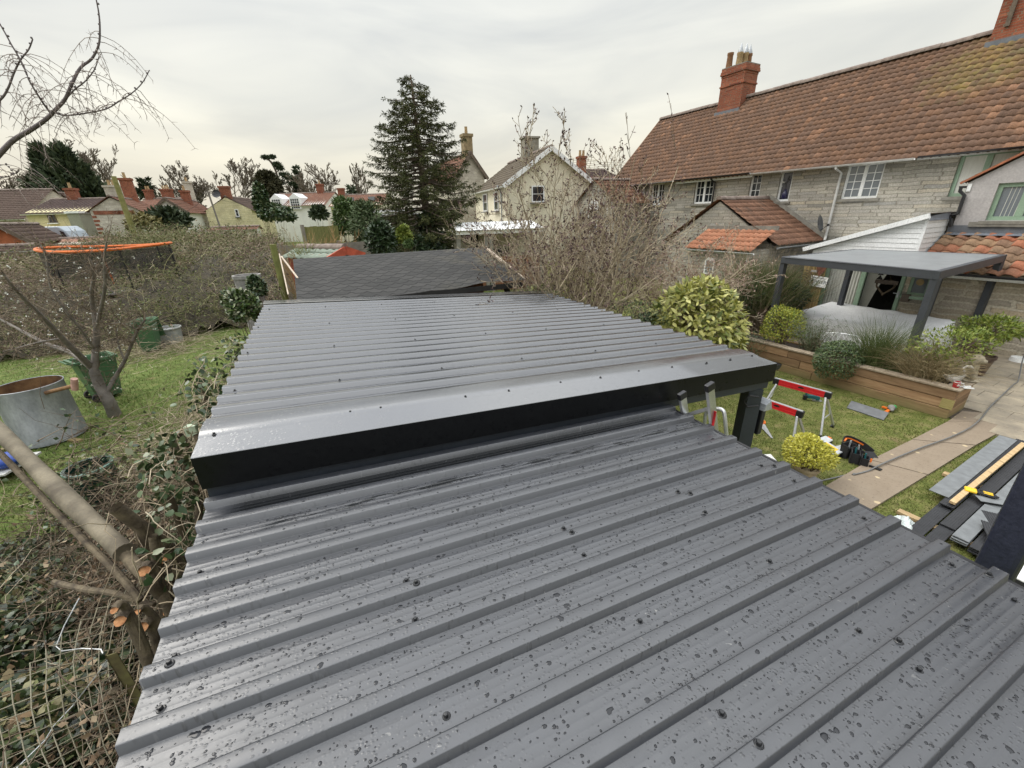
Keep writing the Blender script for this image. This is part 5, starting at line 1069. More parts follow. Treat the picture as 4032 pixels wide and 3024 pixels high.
# navy padded post by the edge of the near roof
nP = U; pl = ST(3.12, 0, 0)
a, c = PL(4105, 1890, pl, nP), PL(3893, 2290, pl, nP); dr = (c-a).normalized(); bt = c+dr*((c.z)/-dr.z); tp_ = a-dr*.5
b = MB(); b.beam(tp_, bt, .11, .15, up=VV); o = b.build('padded_post', M('navy_vinyl', (.018,.021,.038), .5, .15, 4, bump=.35, bscale=14, bd=.02), origin=bt, bevel=.025); setp(o, 'leaning post wrapped in padded navy blue vinyl at the right edge of the near roof', 'post')
p = G(4040, 2215, .1); wp = thing('panel_stack', p, 'stack of black panels topped by a white sheet at the right edge', 'panels'); Mp = frame(p, wv_)
b = MB(Mp); b.box(-.5,.5,-.35,.22,-.1,.06); b.build('black_panels', m_compd, wp); b = MB(Mp); b.box(-.5,.52,-.36,.23,.063,.075); b.build('white_sheet', m_white, wp)
# ladder up to the near roof, its steel hoop behind
ld = U*.34+Vector((0,0,-1.0)); ln = ld.cross(VV).normalized(); lo_ = ST(2.79, 2.3, near_z(2.75))
def lp(x, y): return PL(*c7b(x, y), lo_, ln)
lad = thing('ladder', G(*c7b(520, 900)), 'aluminium ladder leaning against the edge of the near roof beside the black fascia', 'ladder')
s1a, s1b, s2a, s2b = lp(430, 275), lp(478, 660), lp(190, 350), lp(208, 520)
for a, c in ((s1a, s1b), (s2a, s2b)):
    d = ld.normalized(); f = a+d*((a.z)/-d.z); b = MB(); b.beam(a, f, .03, .07, up=U); L = b.build('stile', m_alu, lad, bevel=.004); b = MB(); b.beam(a-d*.035, a+d*.03, .04, .08, up=U); b.build('end_cap', m_black, L, bevel=.006)
d = ld.normalized()
for k in range(8):
    b = MB(); r0 = lp(228, 520)+d*.28*k; r1 = lp(450, 455)+d*.28*k
    if r0.z > .1: b.beam(r0, r1, .035, .03); b.build('rung', m_alu, lad)
b = MB(); b.box(-.012,.012,-.003,.003,-.09,.09, Matrix.Translation(lp(478, 560)-ln*.02) @ frame((0,0,0), VV)); b.build('warning_label', m_red, lad)
hv = ST(3.0, 2.2, 0); hq = [PL(*c7b(x, y), hv, U) for x, y in ((383,640), (390,560), (398,510), (420,480), (470,464), (520,465), (548,482), (560,520), (570,620), (578,720))]; hq = [hq[0]-Vector((0,0,hq[0].z-.02))]+smooth_pts(hq)+[hq[-1]-Vector((0,0,hq[-1].z-.02))]
b = MB(); b.tube(hq, .017, 8); b.build('hoop', m_alu, lad, smooth=True)
# lamp on the carport post
p = ST(4.11, 2.56, 1.73); wlt = thing('floodlight', p, 'black floodlight with a grey hood fixed to the front post of the carport', 'lamp'); Mw = frame(p, U)
b = MB(Mw); b.box(.0,.07,-.07,.07,-.33,-.02); b.build('housing', m_black, wlt, bevel=.01); b = MB(Mw); b.prism([(-.02,-.02), (.11,-.02), (.07,.09), (-.0,.05)], -.1, .1); b.build('hood', m_steel, wlt)
b = MB(); q = ST(3.93, 2.5, 1.86); b.tube([q+Vector((.05,0,.04)), q+Vector((-.05,.0,.06)), q+Vector((-.1,.0,.0)), q+Vector((-.05,0,-.07)), q+Vector((.06,0,-.06))], .012, 6); o = b.build('cable_loop', m_black, origin=q, smooth=True); setp(o, 'loop of black cable hanging at the top of the carport post', 'cable')
# ------------------------------------------------------------------ planting on the right
m_stem = LEAF('stems', [(.1,.075,.045), (.18,.14,.09)], .85, .2)
def shrub(name, c, r, n, L, W, mat, label, cat='shrub', group=None, base=None, droop=.35, noise=.16, seed=1, stems=14, inner=.45, flat=0, fold=.25, twigmat=None, parent_loc=None):
    """leaves through the outer shell of an uneven crown, on stems from the base"""
    c = np.array(c, float); r = np.array(r, float); g = np.random.default_rng(seed)
    t = thing(name, base if base is not None else (c[0], c[1], max(0, c[2]-r[2])), label, cat, group); b0 = np.array(t.location)
    lob = unit(g.normal(size=(26, 3))); la = g.uniform(-1, 1, 26)
    d = unit(g.normal(size=(n, 3))); d[:, 2] = np.where(d[:, 2] < -.75, -d[:, 2], d[:, 2])
    bumps = (np.exp(-((d[:, None, :]-lob[None])**2).sum(-1)/.18)*la[None]).sum(1)
    rad = 1+noise*bumps; depth = 1-inner*g.random(n)**2.2
    P = c+d*r*(rad*depth)[:, None]; D = unit(d+g.normal(size=(n, 3))*.75+np.array([0, 0, -droop])); N = unit(d+np.array([0, 0, .6])+g.normal(size=(n, 3))*.45)
    s = g.uniform(.7, 1.25, n); v = Veg(); v.t(*(leaves6 if W > .04 else leaves)(P, D, N, L*s, W*s, fold)); v.build('foliage', mat, t)
    if stems:
        tg = c+unit(g.normal(size=(stems, 3))+np.array([0, 0, .5]))*r*.85; B = np.repeat(b0[None], stems, 0)+g.normal(size=(stems, 3))*np.array([.06, .06, 0])
        dd = tg-B; Lg = np.linalg.norm(dd, axis=1); P_, R_ = curve_twigs(B, dd/Lg[:, None], Lg, np.full(stems, .014), 5, 0, .06); v = Veg(); v.q(*tubes(P_, R_, 4)); v.build('stems', twigmat or m_stem, t)
    return t
def tuft(name, p, n, L, r0, spread, mat, label, cat='grass clump', droop=.35, seed=1, base_r=.08, group=None, k=3, up=1.0, extra=None):
    g = np.random.default_rng(seed); t = thing(name, p, label, cat, group); B = np.array(p)+g.normal(size=(n, 3))*np.array([base_r, base_r, .01])
    d = g.normal(size=(n, 3))*spread; d[:, 2] = up; d = unit(d); P_, R_ = curve_twigs(B, d, L*g.uniform(.55, 1.1, n), r0*g.uniform(.6, 1.2, n), 6, droop, .06, .2); v = Veg(); v.q(*tubes(P_, R_, k)); v.build('blades', mat, t)
    if extra: extra(t, P_)
    return t
L_yel = LEAF('yellow_green_leaf', [(.30,.29,.03), (.50,.47,.06), (.64,.60,.13), (.42,.42,.08)], .5, .35, .2)
L_eup = LEAF('euphorbia_leaf', [(.10,.15,.025), (.24,.27,.035), (.40,.38,.06)], .5, .3, .2)
L_vari = LEAF('variegated_leaf', [(.05,.08,.014), (.28,.29,.06), (.50,.48,.14), (.58,.56,.22), (.14,.18,.035)], .38, .45, .15)
L_dark = LEAF('dark_evergreen_leaf', [(.012,.025,.01), (.03,.055,.02), (.055,.085,.035)], .4, .45)
L_mid = LEAF('mid_green_leaf', [(.03,.06,.015), (.07,.12,.03), (.11,.16,.05)], .5, .35, .15)
L_brt = LEAF('bright_green_leaf', [(.09,.14,.02), (.17,.22,.035), (.26,.28,.06)], .5, .35, .2)
L_ros = LEAF('grey_green_leaf', [(.05,.08,.035), (.10,.14,.065), (.15,.18,.1)], .7, .2)
L_ivy = LEAF('ivy_leaf', [(.02,.04,.014), (.04,.075,.028), (.08,.115,.05), (.15,.16,.08)], .35, .5)
L_dead = LEAF('dead_leaf', [(.13,.085,.05), (.24,.17,.11), (.34,.27,.18)], .8, .2)
L_broom = LEAF('broom_stem', [(.045,.075,.02), (.095,.13,.04), (.15,.17,.065)], .7, .25); L_dry = LEAF('dry_grass', [(.16,.12,.06), (.28,.215,.115), (.36,.29,.17), (.1,.11,.045)], .8, .2)

p = g7(1262, 1085); pc = p+Vector((-.05,.04,.46))
ps = shrub('potted_shrub', pc, (.33,.31,.23), 3000, .04, .024, L_yel, 'rounded yellow green shrub in a pale pot by the edge of the near roof', base=p+Vector((0,0,.22)), droop=-.3, seed=4, inner=.5, noise=.28)
for ch in ps.children: pass
pot('pot', Vector((pc.x, pc.y-.04, 0)), .17, .26, M('buff_pot', (.35,.28,.18), .8, .25, 8), ps)
c = AY(2753, 1205, 9.1); shrub('spotted_laurel', (c.x, c.y, 1.18), (1.0,.95,1.0), 3600, .16, .07, L_vari, 'large rounded spotted laurel with cream and green leaves at the corner of the carport', base=(c.x, c.y, 0), seed=5, droop=.6, noise=.15, inner=.42, stems=20)
def bedp(px, py, D, z=None): q = PL(*c8(px, py), wv_*D, wv_); return q if z is None else Vector((q.x, q.y, z))
q = bedp(120, 630, 10.75); shrub('euphorbia', q, (.5,.42,.44), 2600, .055, .024, L_eup, 'bushy lime green euphorbia growing in the raised bed', base=(q.x,q.y,.53), droop=-.4, seed=6, noise=.32)
def sprigs(t, P_):
    g = np.random.default_rng(9); n, S_ = P_.shape[:2]; C = P_[:, 1:].reshape(-1, 3); C = np.repeat(C, 9, 0)+g.normal(size=(n*(S_-1)*9, 3))*.022; v = Veg(); v.t(*leaves(C, rdir(len(C), .6), rdir(len(C)), .035, .009)); v.build('foliage', L_ros, t)
q = bedp(380, 790, 10.78); tuft('rosemary', (q.x,q.y,.53), 95, .85, .006, .42, m_stem, 'grey green upright rosemary bush in the raised bed behind the lime euphorbia', 'shrub', .05, 7, .12, extra=sprigs)
q = bedp(590, 930, 10.3); shrub('low_green_shrub', q, (.47,.38,.42), 5200, .045, .024, LEAF('blue_green_leaf', [(.03,.055,.02), (.065,.1,.035), (.12,.16,.055)], .5, .35), 'dense blue green low shrub spilling over the front of the raised bed', base=(q.x,q.y+.2,.53), seed=8)
q = bedp(930, 930, 10.75); tuft('tall_green_grass', (q.x,q.y,.53), 800, 1.3, .0045, .34, L_broom, 'tall dark green brush of fine upright stems in the middle of the raised bed', droop=.22, seed=9, base_r=.13)
q = bedp(1150, 960, 10.7); tuft('fern_clump', (q.x,q.y,.53), 120, .5, .004, .7, L_mid, 'small green clump between the tall brush and the dry grass', droop=.6, seed=19)
q = bedp(1370, 1000, 10.72); tuft('dry_grass', (q.x,q.y,.53), 950, 1.35, .0045, .5, L_dry, 'arching tan and green ornamental grass at the end of the raised bed', droop=.42, seed=10, base_r=.14)
q = bedp(1590, 830, 10.98); shrub('leafy_shrub', (q.x,q.y,q.z), (.55,.4,.36), 1100, .08, .03, L_brt, 'bright green leafy shrub behind the arching dry grass', base=(q.x,q.y,.53), droop=-.1, seed=11, noise=.3)
q = bedp(-40, 880, 10.7); tuft('small_conifer', (q.x,q.y,.5), 160, .5, .006, 1.1, L_mid, 'low spreading dark green plant at the foot of the euphorbia', droop=.2, seed=12) if False else None
c = PL(*c7(900, 1130), wv_*10.1, wv_); shrub('juniper', (c.x,c.y,max(.35,c.z)), (.55,.5,.33), 2600, .06, .012, LEAF('juniper_leaf', [(.02,.045,.02), (.05,.085,.035), (.09,.12,.05)], .7, .2), 'feathery dark green juniper at the left end of the raised bed front', base=(c.x,c.y,0), droop=-.2, seed=13, noise=.3)
q = bedp(1840, 870, 13.6, .036); q = Vector((q.x, q.y, .036)); bt_ = thing('bay_tree', q, 'small leaning bay tree with flat pale green crown in a brown glazed pot', 'potted tree')
pot('pot', q, .25, .46, m_pot, bt_); cc = PL(*c8(1960, 645), wv_*13.6, wv_)
b = MB(); b.tube(smooth_pts([q+Vector((0,0,.38)), q+Vector((.02,.05,.7)), q*.55+cc*.45+Vector((0,0,.2)), cc+Vector((0,0,-.05))]), .028, 8); b.build('trunk', m_barkgrey, bt_, smooth=True)
g_ = np.random.default_rng(14); n = 1700; d = unit(g_.normal(size=(n, 3))); la = np.sin(d[:, 0]*5+1)*np.cos(d[:, 1]*4); P_ = np.array(cc)+d*np.array([.60,.5,.25])*(1+.25*la)[:, None]*(1-.5*g_.random(n)**1.5)[:, None]; v = Veg(); v.t(*leaves(P_, unit(d+g_.normal(size=(n, 3))*.8), rdir(n, 1.2), .095, .036)); v.build('foliage', L_brt, bt_)
tg = np.array(cc)+unit(g_.normal(size=(26, 3)))*np.array([.52,.42,.2]); B_ = np.repeat(np.array(cc+Vector((0,0,-.12)))[None], 26, 0); dd = tg-B_; P_, R_ = curve_twigs(B_, unit(dd), np.linalg.norm(dd, axis=1), np.full(26, .011), 4); v = Veg(); v.q(*tubes(P_, R_, 4)); v.build('twigs', m_stem, bt_)
# broom bush and evergreens along the split fence
c = PL(*c7(1080, 560), wv_*13.2, wv_); 
def broomtop(t, P_):
    g = np.random.default_rng(3); n = P_.shape[0]; B = P_[:, 3].repeat(7, 0); d = unit((P_[:, 4]-P_[:, 3]).repeat(7, 0)+g.normal(size=(n*7, 3))*.028+np.array([0, 0, .0])); Pq, Rq = curve_twigs(B, unit(d+g.normal(size=d.shape)*.35), g.uniform(.35, .8, n*7), np.full(n*7, .0038), 4, .12, .08); v = Veg(); v.q(*tubes(Pq, Rq, 3)); v.build('green_stems', L_broom, t)
tuft('broom_bush', (c.x, c.y, .0), 700, 2.95, .009, .36, LEAF('broom_wood', [(.22,.17,.11), (.34,.275,.185)], .85, .2), 'big wiry broom bush leaning over the split wood fence, green above and brown below', 'shrub', .10, 15, .35, extra=broomtop)
for (x, y, D, rx, rz, lb, sd) in ((1300, 720, 13.6, .55, .5, 'dark glossy evergreen climbing the split fence behind the pergola post', 21), (960, 720, 12.6, .4, .6, 'dark evergreen shrub between the spotted laurel and the split fence', 22)):
    c = PL(*c7(x, y), wv_*D, wv_); shrub('evergreen_shrub', c, (rx,.4,rz), 1500, .12, .055, L_dark, lb, base=(c.x,c.y,0), seed=sd, noise=.25)
# the bare flowering shrub, the hazel behind it, and their undergrowth
def bare_bush(name, base, n_st, L, r, spread, levels, nch, spr, rat, mats, label, buds=None, seed=1, up=.15, wob=.13, hscale=1., group=None, cat='bare shrub', lean=(0,0)):
    g = np.random.default_rng(seed); t = thing(name, base, label, cat, group); v = Veg(); bud = []
    for i in range(n_st):
        a = 2*math.pi*(i+g.random()*.6)/n_st; d = (math.cos(a)*spread*g.uniform(.4, 1)+lean[0], math.sin(a)*spread*g.uniform(.4, 1)+lean[1], 1); b0 = np.array(base)+np.array([math.cos(a), math.sin(a), 0])*.12
        for lv, (P_, R_) in enumerate(grow(b0, d, L*g.uniform(.8, 1.1)*hscale, r*g.uniform(.7, 1.1), levels, nch, spr, rat, up, wob, 6, 0, .12, .5, seed*31+i)):
            v.q(*tubes(P_, np.maximum(R_, .0045), 5 if lv < 1 else 3), 0 if lv < 1 else 1)
        bud.append(P_[:, -1]); bud.append(P_[:, -3])
    v.build('branches', mats, t)
    if buds:
        C = np.concatenate(bud); C = C[g.random(len(C)) < buds[3]]; vv = Veg(); C = C.repeat(2, 0); vv.t(*leaves(C, rdir(len(C), .9), rdir(len(C)), buds[1]*g.uniform(.6, 1.4, len(C)), buds[2])); vv.build('buds', buds[0], t)
    return t
L_bud = LEAF('purple_bud', [(.055,.035,.04), (.12,.075,.075), (.2,.14,.12)], .8, .2)
c = AY(2255, 1290, 9.3); bare_bush('lilac_bush', (c.x, c.y, 0), 16, 4.0, .036, .58, 4, (10, 7, 5), (48, 50, 45), (.5, .42, .42), [m_twigpale, m_twigpale], 'tall tangled bare lilac bush with purple buds beyond the carport roof', (L_bud, .05, .026, .6), 4, .25)
c = AY(2360, 1290, 9.8); bare_bush('tall_lilac', (c.x, c.y, 0), 9, 4.5, .024, .3, 3, (6, 4), (26, 30), (.34, .4), [m_twigpale, m_twig], 'long upright bare stems rising above the lilac bush against the sky', (L_bud, .06, .03, .9), 8, .3, .05)
c = AY(2690, 1180, 10.8); bare_bush('hazel_bush', (c.x, c.y, 0), 12, 2.7, .026, .75, 4, (9, 7, 5), (50, 55, 50), (.55, .45, .42), [m_twigpale, m_twigpale], 'spreading bare hazel with pinkish dead leaves in front of the stone outbuilding', (LEAF('pink_dead_leaf', [(.2,.13,.11), (.33,.23,.195), (.40,.31,.26)], .8, .2), .05, .022, .6), 5, .1, .2)
for (x, y, d, rx, rz, mt, lb, sd, LL) in ((2140, 1215, 8.9, .75, .5, LEAF('yellow_ivy', [(.05,.085,.02), (.13,.17,.04), (.28,.28,.09)], .45, .4), 'low yellow green variegated ivy under the left side of the lilac bush', 31, .07), (2480, 1265, 8.8, .7, .42, L_ros, 'grey green low shrub beneath the lilac bush at the carport edge', 32, .045), (2560, 1300, 9.6, .5, .4, L_dark, 'dark low evergreen beside the spotted laurel', 33, .07)):
    c = AY(x, y, d); shrub('low_shrub', c, (rx,.5,rz), 1500, LL, LL*.55, mt, lb, base=(c.x,c.y,0), seed=sd, noise=.25)
c = AY(2125, 1060, 12.5); tuft('forsythia', (c.x, c.y, .0), 90, 2.1, .007, .38, m_twigpale, 'forsythia with sparse yellow flowers behind the end of the shingled shed', 'shrub', .15, 41, .15, extra=lambda t, P_: (lambda v, C: (v.t(*leaves(C, rdir(len(C)), rdir(len(C)), .05, .03)), v.build('flowers', LEAF('yellow_flower', [(.5,.36,.03), (.7,.52,.06)], .6), t)))(Veg(), P_[:, 3:].reshape(-1, 3).repeat(3, 0)+rng.normal(size=(P_[:, 3:].size//3*3, 3))*.04))

# ------------------------------------------------------------------ the plot on the left
crl = crop(0, 1100, 2.212); cra = crop(0, 1700, 2.212); crb = crop(0, 2274, 2.212); crc = crop(0, 1600, 1.813)
m_zinc = M('weathered_zinc', (.30,.32,.34), .55, .4, 2.2, (.46,.48,.5), metal=.35, bump=.15, stretch=(1,1,.5)); m_rust = M('rust_brown', (.13,.06,.03), .9, .5, 5, (.28,.16,.07), bump=.4)
p = G(215, 1722); zr = up_at(p, *crl(230, 915)); rt = 104/FPX*(p+Vector((0,0,zr))-CAM).dot(Vector(_fw_w))
tk = thing('zinc_tank', p, 'big open topped galvanised tank, rusty inside, standing on the grass', 'tank')
b = MB(); b.lathe([(rt*1.0,.03), (rt*1.0,.06), (rt*.99,.08), (rt*.96,zr-.05), (rt*.98,zr-.03), (rt*.985,zr-.005), (rt*.965,zr), (rt*.95,zr-.01)], p, 48); b.build('shell', m_zinc, tk, smooth=True)
b = MB(); b.lathe([(rt*.949,zr-.012), (rt*.95,.25), (.001,.22)], p, 48); b.build('rusty_lining', m_rust, tk, smooth=True)
for k in range(3): a = -.3+k*2.1; b = MB(); b.beam(p+Vector((math.cos(a)*.45, math.sin(a)*.45, .015)), p+Vector((math.cos(a)*.75, math.sin(a)*.75, .015)), .1, .05); b.build('timber_block', m_sleeper, tk)
q0 = p+Vector((rt*.93,-.15,zr-.12)); q1 = PL(*crl(650, 925), q0, Vector((0,1,0))); b = MB(); b.tube([q0, q1], .035, 8); b.build('pipe', m_rust, tk, smooth=True)
b = MB(); dv = Vector((.05,0,.13)); b.tube([q1-dv*.6, q1+dv], .05, 10); b.build('pipe_end', M('pink_pipe', (.42,.25,.2), .7, .3, 10), tk, smooth=True)
m_bin = M('green_bin_plastic', (.06,.135,.065), .45, .12, 3, spec=.4); m_rub = M('black_rubber', (.015,.015,.015), .8)
def wheelie(p, rot, label, tilt=0, lid=True):
    t = thing('wheelie_bin', p, label, 'wheelie bin', 'green wheelie bins on the grass', rot); t.rotation_euler = (tilt, 0, rot); Z = Vector(p)
    def bb(name, fn, mat, **k): b = MB(Matrix.Translation(Z)); fn(b); return b.build(name, mat, t, **k)
    def body(b):
        lo = [(-.2,-.21), (.2,-.21), (.2,.24), (-.2,.24)]; hi = [(-.28,-.34), (.28,-.34), (.28,.34), (-.28,.34)]; hi2 = [(x*.93, y*.94) for x, y in hi]; lo2 = [(x*.9, y*.9) for x, y in lo]
        vs = [(x,y,.06) for x, y in lo]+[(x,y,.98) for x, y in hi]+[(x,y,.98) for x, y in hi2]+[(x,y,.12) for x, y in lo2]
        b.add(vs, [(3,2,1,0)]+[(i, (i+1)%4, 4+(i+1)%4, 4+i) for i in range(4)]+[(4+i, 4+(i+1)%4, 8+(i+1)%4, 8+i) for i in range(4)]+[(8+i, 8+(i+1)%4, 12+(i+1)%4, 12+i) for i in range(4)]+[(12,13,14,15)])
    bb('body', body, m_bin, bevel=.015)
    def rim(b):
        b.box(-.30,.30,-.37,-.34,.93,1.0); b.box(-.30,.30,.34,.40,.93,1.0); b.box(-.305,-.28,-.34,.34,.93,1.0); b.box(.28,.305,-.34,.34,.93,1.0)
    bb('rim', rim, m_bin, bevel=.008); bb('handle', lambda b: (b.tube([(-.24,.4,.96), (-.24,.47,1.0), (.24,.47,1.0), (.24,.4,.96)], .018, 8)), m_bin)
    bb('band', lambda b: (b.box(-.262,.262,-.322,-.316,.84,.86), b.box(.2645,.270,-.31,.31,.84,.86)), M('pale_band', (.35,.4,.37), .6))
    for s in (-1, 1): bb('wheel', lambda b: b.lathe([(.03,-.03), (.1,-.03), (.105,0), (.1,.03), (.03,.03)], (0,0,0), 20, Matrix.Translation((s*.25,.24,.105)) @ Matrix.Rotation(R(90), 4, 'Y')), m_rub, smooth=True)
    if lid: bb('lid', lambda b: b.add([(-.3,.42,1.0), (.3,.42,1.0), (.3,.58,.35), (-.3,.58,.35), (-.3,.45,1.0), (.3,.45,1.0), (.3,.61,.35), (-.3,.61,.35)], [(0,1,2,3), (7,6,5,4), (0,4,5,1), (1,5,6,2), (2,6,7,3), (3,7,4,0)]), m_bin)
    return t
p = G(*crl(900, 1050)); wheelie((p.x-.05, p.y+.2, .0), R(150), 'green wheelie bin standing open behind the trunk of the blossoming plum tree', 0, False)
p = G(*crl(1270, 655)); wheelie((p.x-.05, p.y+.35, .0), R(25), 'green wheelie bin beside the grey tub at the edge of the brambles', 0, True)
p = G(*crl(1440, 572)); b = MB(); b.lathe([(.001,.0), (.34,0), (.37,.48), (.40,.49), (.40,.53), (.36,.53), (.35,.44), (.001,.42)], Vector((p.x,p.y+.3,0)), 28); o = b.build('tub', M('grey_tub', (.30,.31,.3), .6, .25, 5), origin=Vector((p.x,p.y+.3,0)), smooth=True); setp(o, 'round pale grey tub standing beside the further wheelie bin', 'tub')
# plum tree with its first blossom
pb = G(*crl(1000, 1185)); pt_ = thing('plum_tree', pb, 'young leafless plum tree with a few white blossoms between the tank and the bins', 'tree')
def tp(x, y, dy): return AY(*crl(x, y), pb.y+dy)
limbs = [([(1000,1185,0), (945,1060,-.05), (870,930,0), (815,790,0)], .12, .085), ([(815,800,0), (832,620,.1), (838,430,.15), (812,260,.2), (800,100,.1), (822,-60,0), (770,-190,-.1)], .07, .016), ([(838,430,.15), (880,250,0), (915,50,-.2), (905,-150,-.3), (930,-330,-.4)], .038, .012), ([(790,760,0), (660,630,-.3), (545,515,-.5), (400,360,-.8), (230,190,-1.1), (110,60,-1.3), (20,-60,-1.4)], .06, .014), ([(800,770,0), (620,640,.4), (400,560,.7), (190,450,.9), (0,345,1.1), (-200,230,1.2)], .06, .014), ([(930,980,0), (1000,860,.2), (1085,710,.3), (1150,560,.3), (1215,420,.3), (1265,350,.3)], .045, .018), ([(1085,710,.3), (1030,560,.4), (1010,420,.4)], .022, .01), ([(545,515,-.5), (380,540,-.6), (180,590,-.7), (20,630,-.8)], .022, .008), ([(832,620,.1), (700,430,-.2), (560,260,-.4), (440,60,-.5), (400,-200,-.5), (330,-330,-.5)], .028, .01), ([(1215,420,.3), (1180,430,.2), (1060,380,0), (930,390,-.2)], .014, .007)]
v = Veg(); allp = []
for pts, r0, r1 in limbs:
    pp = smooth_pts([tp(*q) for q in pts], 5); b = MB(); n = len(pp); b.tube(pp, [r0+(r1-r0)*i/(n-1) for i in range(n)], 7); off = v.n
    v.q(np.array([tuple(q) for q in b.v]), np.array([f for f in b.f if len(f) == 4])); allp += pp[4:]
v.build('limbs', m_barkgrey, pt_, smooth=True)
g_ = np.random.default_rng(5); B_ = np.array([tuple(q) for q in allp]).repeat(3, 0); d = rdir(len(B_), .5); P1, R1 = curve_twigs(B_, d, g_.uniform(.2, .85, len(B_)), np.full(len(B_), .006), 6, .0, .2)
B2 = P1[:, 2:5].reshape(-1, 3); d2 = rdir(len(B2), .4); P2, R2 = curve_twigs(B2, d2, g_.uniform(.08, .3, len(B2)), np.full(len(B2), .0035), 4, 0, .2); v = Veg(); v.q(*tubes(P1, R1, 3)); v.q(*tubes(P2, R2, 3)); v.build('twigs', m_twig, pt_)
C = P2[:, -1]; C = C[g_.random(len(C)) < .09].repeat(3, 0); v = Veg(); v.t(*leaves(C+g_.normal(size=C.shape)*.012, rdir(len(C)), rdir(len(C)), .028, .026)); v.build('blossom', LEAF('white_blossom', [(.55,.55,.45), (.7,.7,.66)], .7), pt_)
# overhanging tree, top left: only its branch ends reach into the picture
ot = thing('maple_tree', (-7.6, 4.2, 0), 'grey leafless tree at the left edge with drooping tassels on its overhanging branches', 'tree')
k0 = 1000/2212.
def op(x, y, d): return AY(x*k0, y*k0, d)
oy = 4.2
ob = [([(-900,2600,-.1), (-500,1900,0), (-200,1560,0), (0,1340,0), (120,1220,0), (270,1130,0), (400,1040,0), (490,950,0), (570,860,0), (630,720,.0), (700,590,.05), (800,510,.1), (860,390,.1), (870,250,.1), (860,110,.1), (830,-40,.1)], .085, .012), ([(570,865,0), (650,780,0), (740,710,.0), (820,610,0), (864,490,0)], .02, .009), ([(480,980,0), (560,1005,0), (720,990,0), (920,950,0), (1040,880,0), (1150,810,0), (1240,720,0), (1302,610,0)], .022, .009), ([(440,985,0), (370,890,-.05), (300,780,-.1), (250,690,-.1), (215,600,-.1), (165,500,-.1), (100,390,-.1), (40,280,-.1), (-30,160,-.1)], .024, .013), ([(-200,1020,-.1), (0,870,-.1), (70,770,-.1), (120,640,-.1), (180,520,-.1), (250,430,-.1), (285,340,-.1)], .03, .012), ([(-150,1640,.2), (0,1555,.2), (70,1540,.2), (145,1505,.2)], .014, .008), ([(-120,1480,.1), (30,1435,.1), (90,1470,.1), (130,1520,.1)], .01, .006)]
v = Veg(); allp = []
for pts, r0, r1 in ob:
    pp = smooth_pts([op(x, y, oy+d) for x, y, d in pts], 5); n = len(pp); b = MB(); b.tube(pp, [(r0+(r1-r0)*(i/(n-1))**.6)*.36 for i in range(n)], 7); v.q(np.array([tuple(q) for q in b.v]), np.array([f for f in b.f if len(f) == 4]))
    for i in range(3, n, 3):                         # knobbly buds along the shoots
        q = pp[i]; bb = MB(); ellip(bb, q+Vector((random.uniform(-.012,.012),0,.008)), (.009,.008,.008), 6, 4); v.q(np.array([tuple(z) for z in bb.v]), np.array(bb.f))
    allp += [pp[i] for i in range(3, n-8 if n > 30 else n-3)]
tr = op(-900, 2600, oy); b = MB(); b.tube(smooth_pts([tr, Vector((-7.7,4.15,1.0)), Vector((-7.65,4.2,-.05))]), .14, 8); v.q(np.array([tuple(q) for q in b.v]), np.array([f for f in b.f if len(f) == 4]))
v.build('branches', M('maple_bark', (.15,.125,.13), .85, .3, 20), ot, smooth=True)
g_ = np.random.default_rng(6); B_ = np.array([tuple(q) for q in allp]); B_ = B_[g_.random(len(B_)) < .6]; d = g_.normal(size=(len(B_), 3)); d[:, 2] = .2; P1, R1 = curve_twigs(B_, unit(d), g_.uniform(.12, .45, len(B_)), np.full(len(B_), .0032), 8, .95, .10, .5)
B2 = P1[:, 3:].reshape(-1, 3).repeat(2, 0); P2, R2 = curve_twigs(B2, rdir(len(B2), -.8), g_.uniform(.02, .06, len(B2)), np.full(len(B2), .0022), 3, .2, .2)
v = Veg(); v.q(*tubes(P1, R1, 3)); v.q(*tubes(P2, R2, 3)); v.build('tassels', LEAF('seed_tassel', [(.2,.16,.14), (.33,.28,.25)], .8, .2), ot)

# near left corner: chain link, posts, cut hedge, ivy and brambles
def plS(px, py, s): return PL(px, py, ST(s, 0, 0), U)
fp = plS(*crb(915, 690), -1.6); fb = Vector((fp.x, fp.y, -.05)); cf = thing('chain_link_fence', fb, 'sagging rusty chain link fence with an angle iron post beside the near roof', 'fence')
b = MB(); a_ = U*.05; c_ = VV*.05; t_ = .007; P0 = fb; H_ = fp.z+.05
for e in (U, VV):
    q = [P0, P0+e*.055]; o_ = (VV if e is U else U)*t_; b.add([q[0], q[1], q[1]+o_, q[0]+o_]+[x+Vector((0,0,H_)) for x in (q[0], q[1], q[1]+o_, q[0]+o_)], [(0,1,2,3), (4,5,6,7), (0,1,5,4), (1,2,6,5), (2,3,7,6), (3,0,4,7)])
b.build('angle_iron_post', M('rusty_mossy_iron', (.09,.055,.035), .9, .4, 9, (.15,.14,.05)), cf)
def fsheet(i, j):                                    # i along (t), j up, 0..1; the near end has sagged over outwards
    t = .1+4.6*i; lean = min(1, max(0, (3.3-t)/1.9)); s = -1.5-.02*math.sin(t*5)-(.12+1.15*lean)*j**1.1; z = .25+(1.02+.05*math.sin(t*3)-.10*math.sin(t*1.7)-.22*lean)*j; return ST(s, t, z)
v = Veg(); ni, nj = 58, 13; lines = []
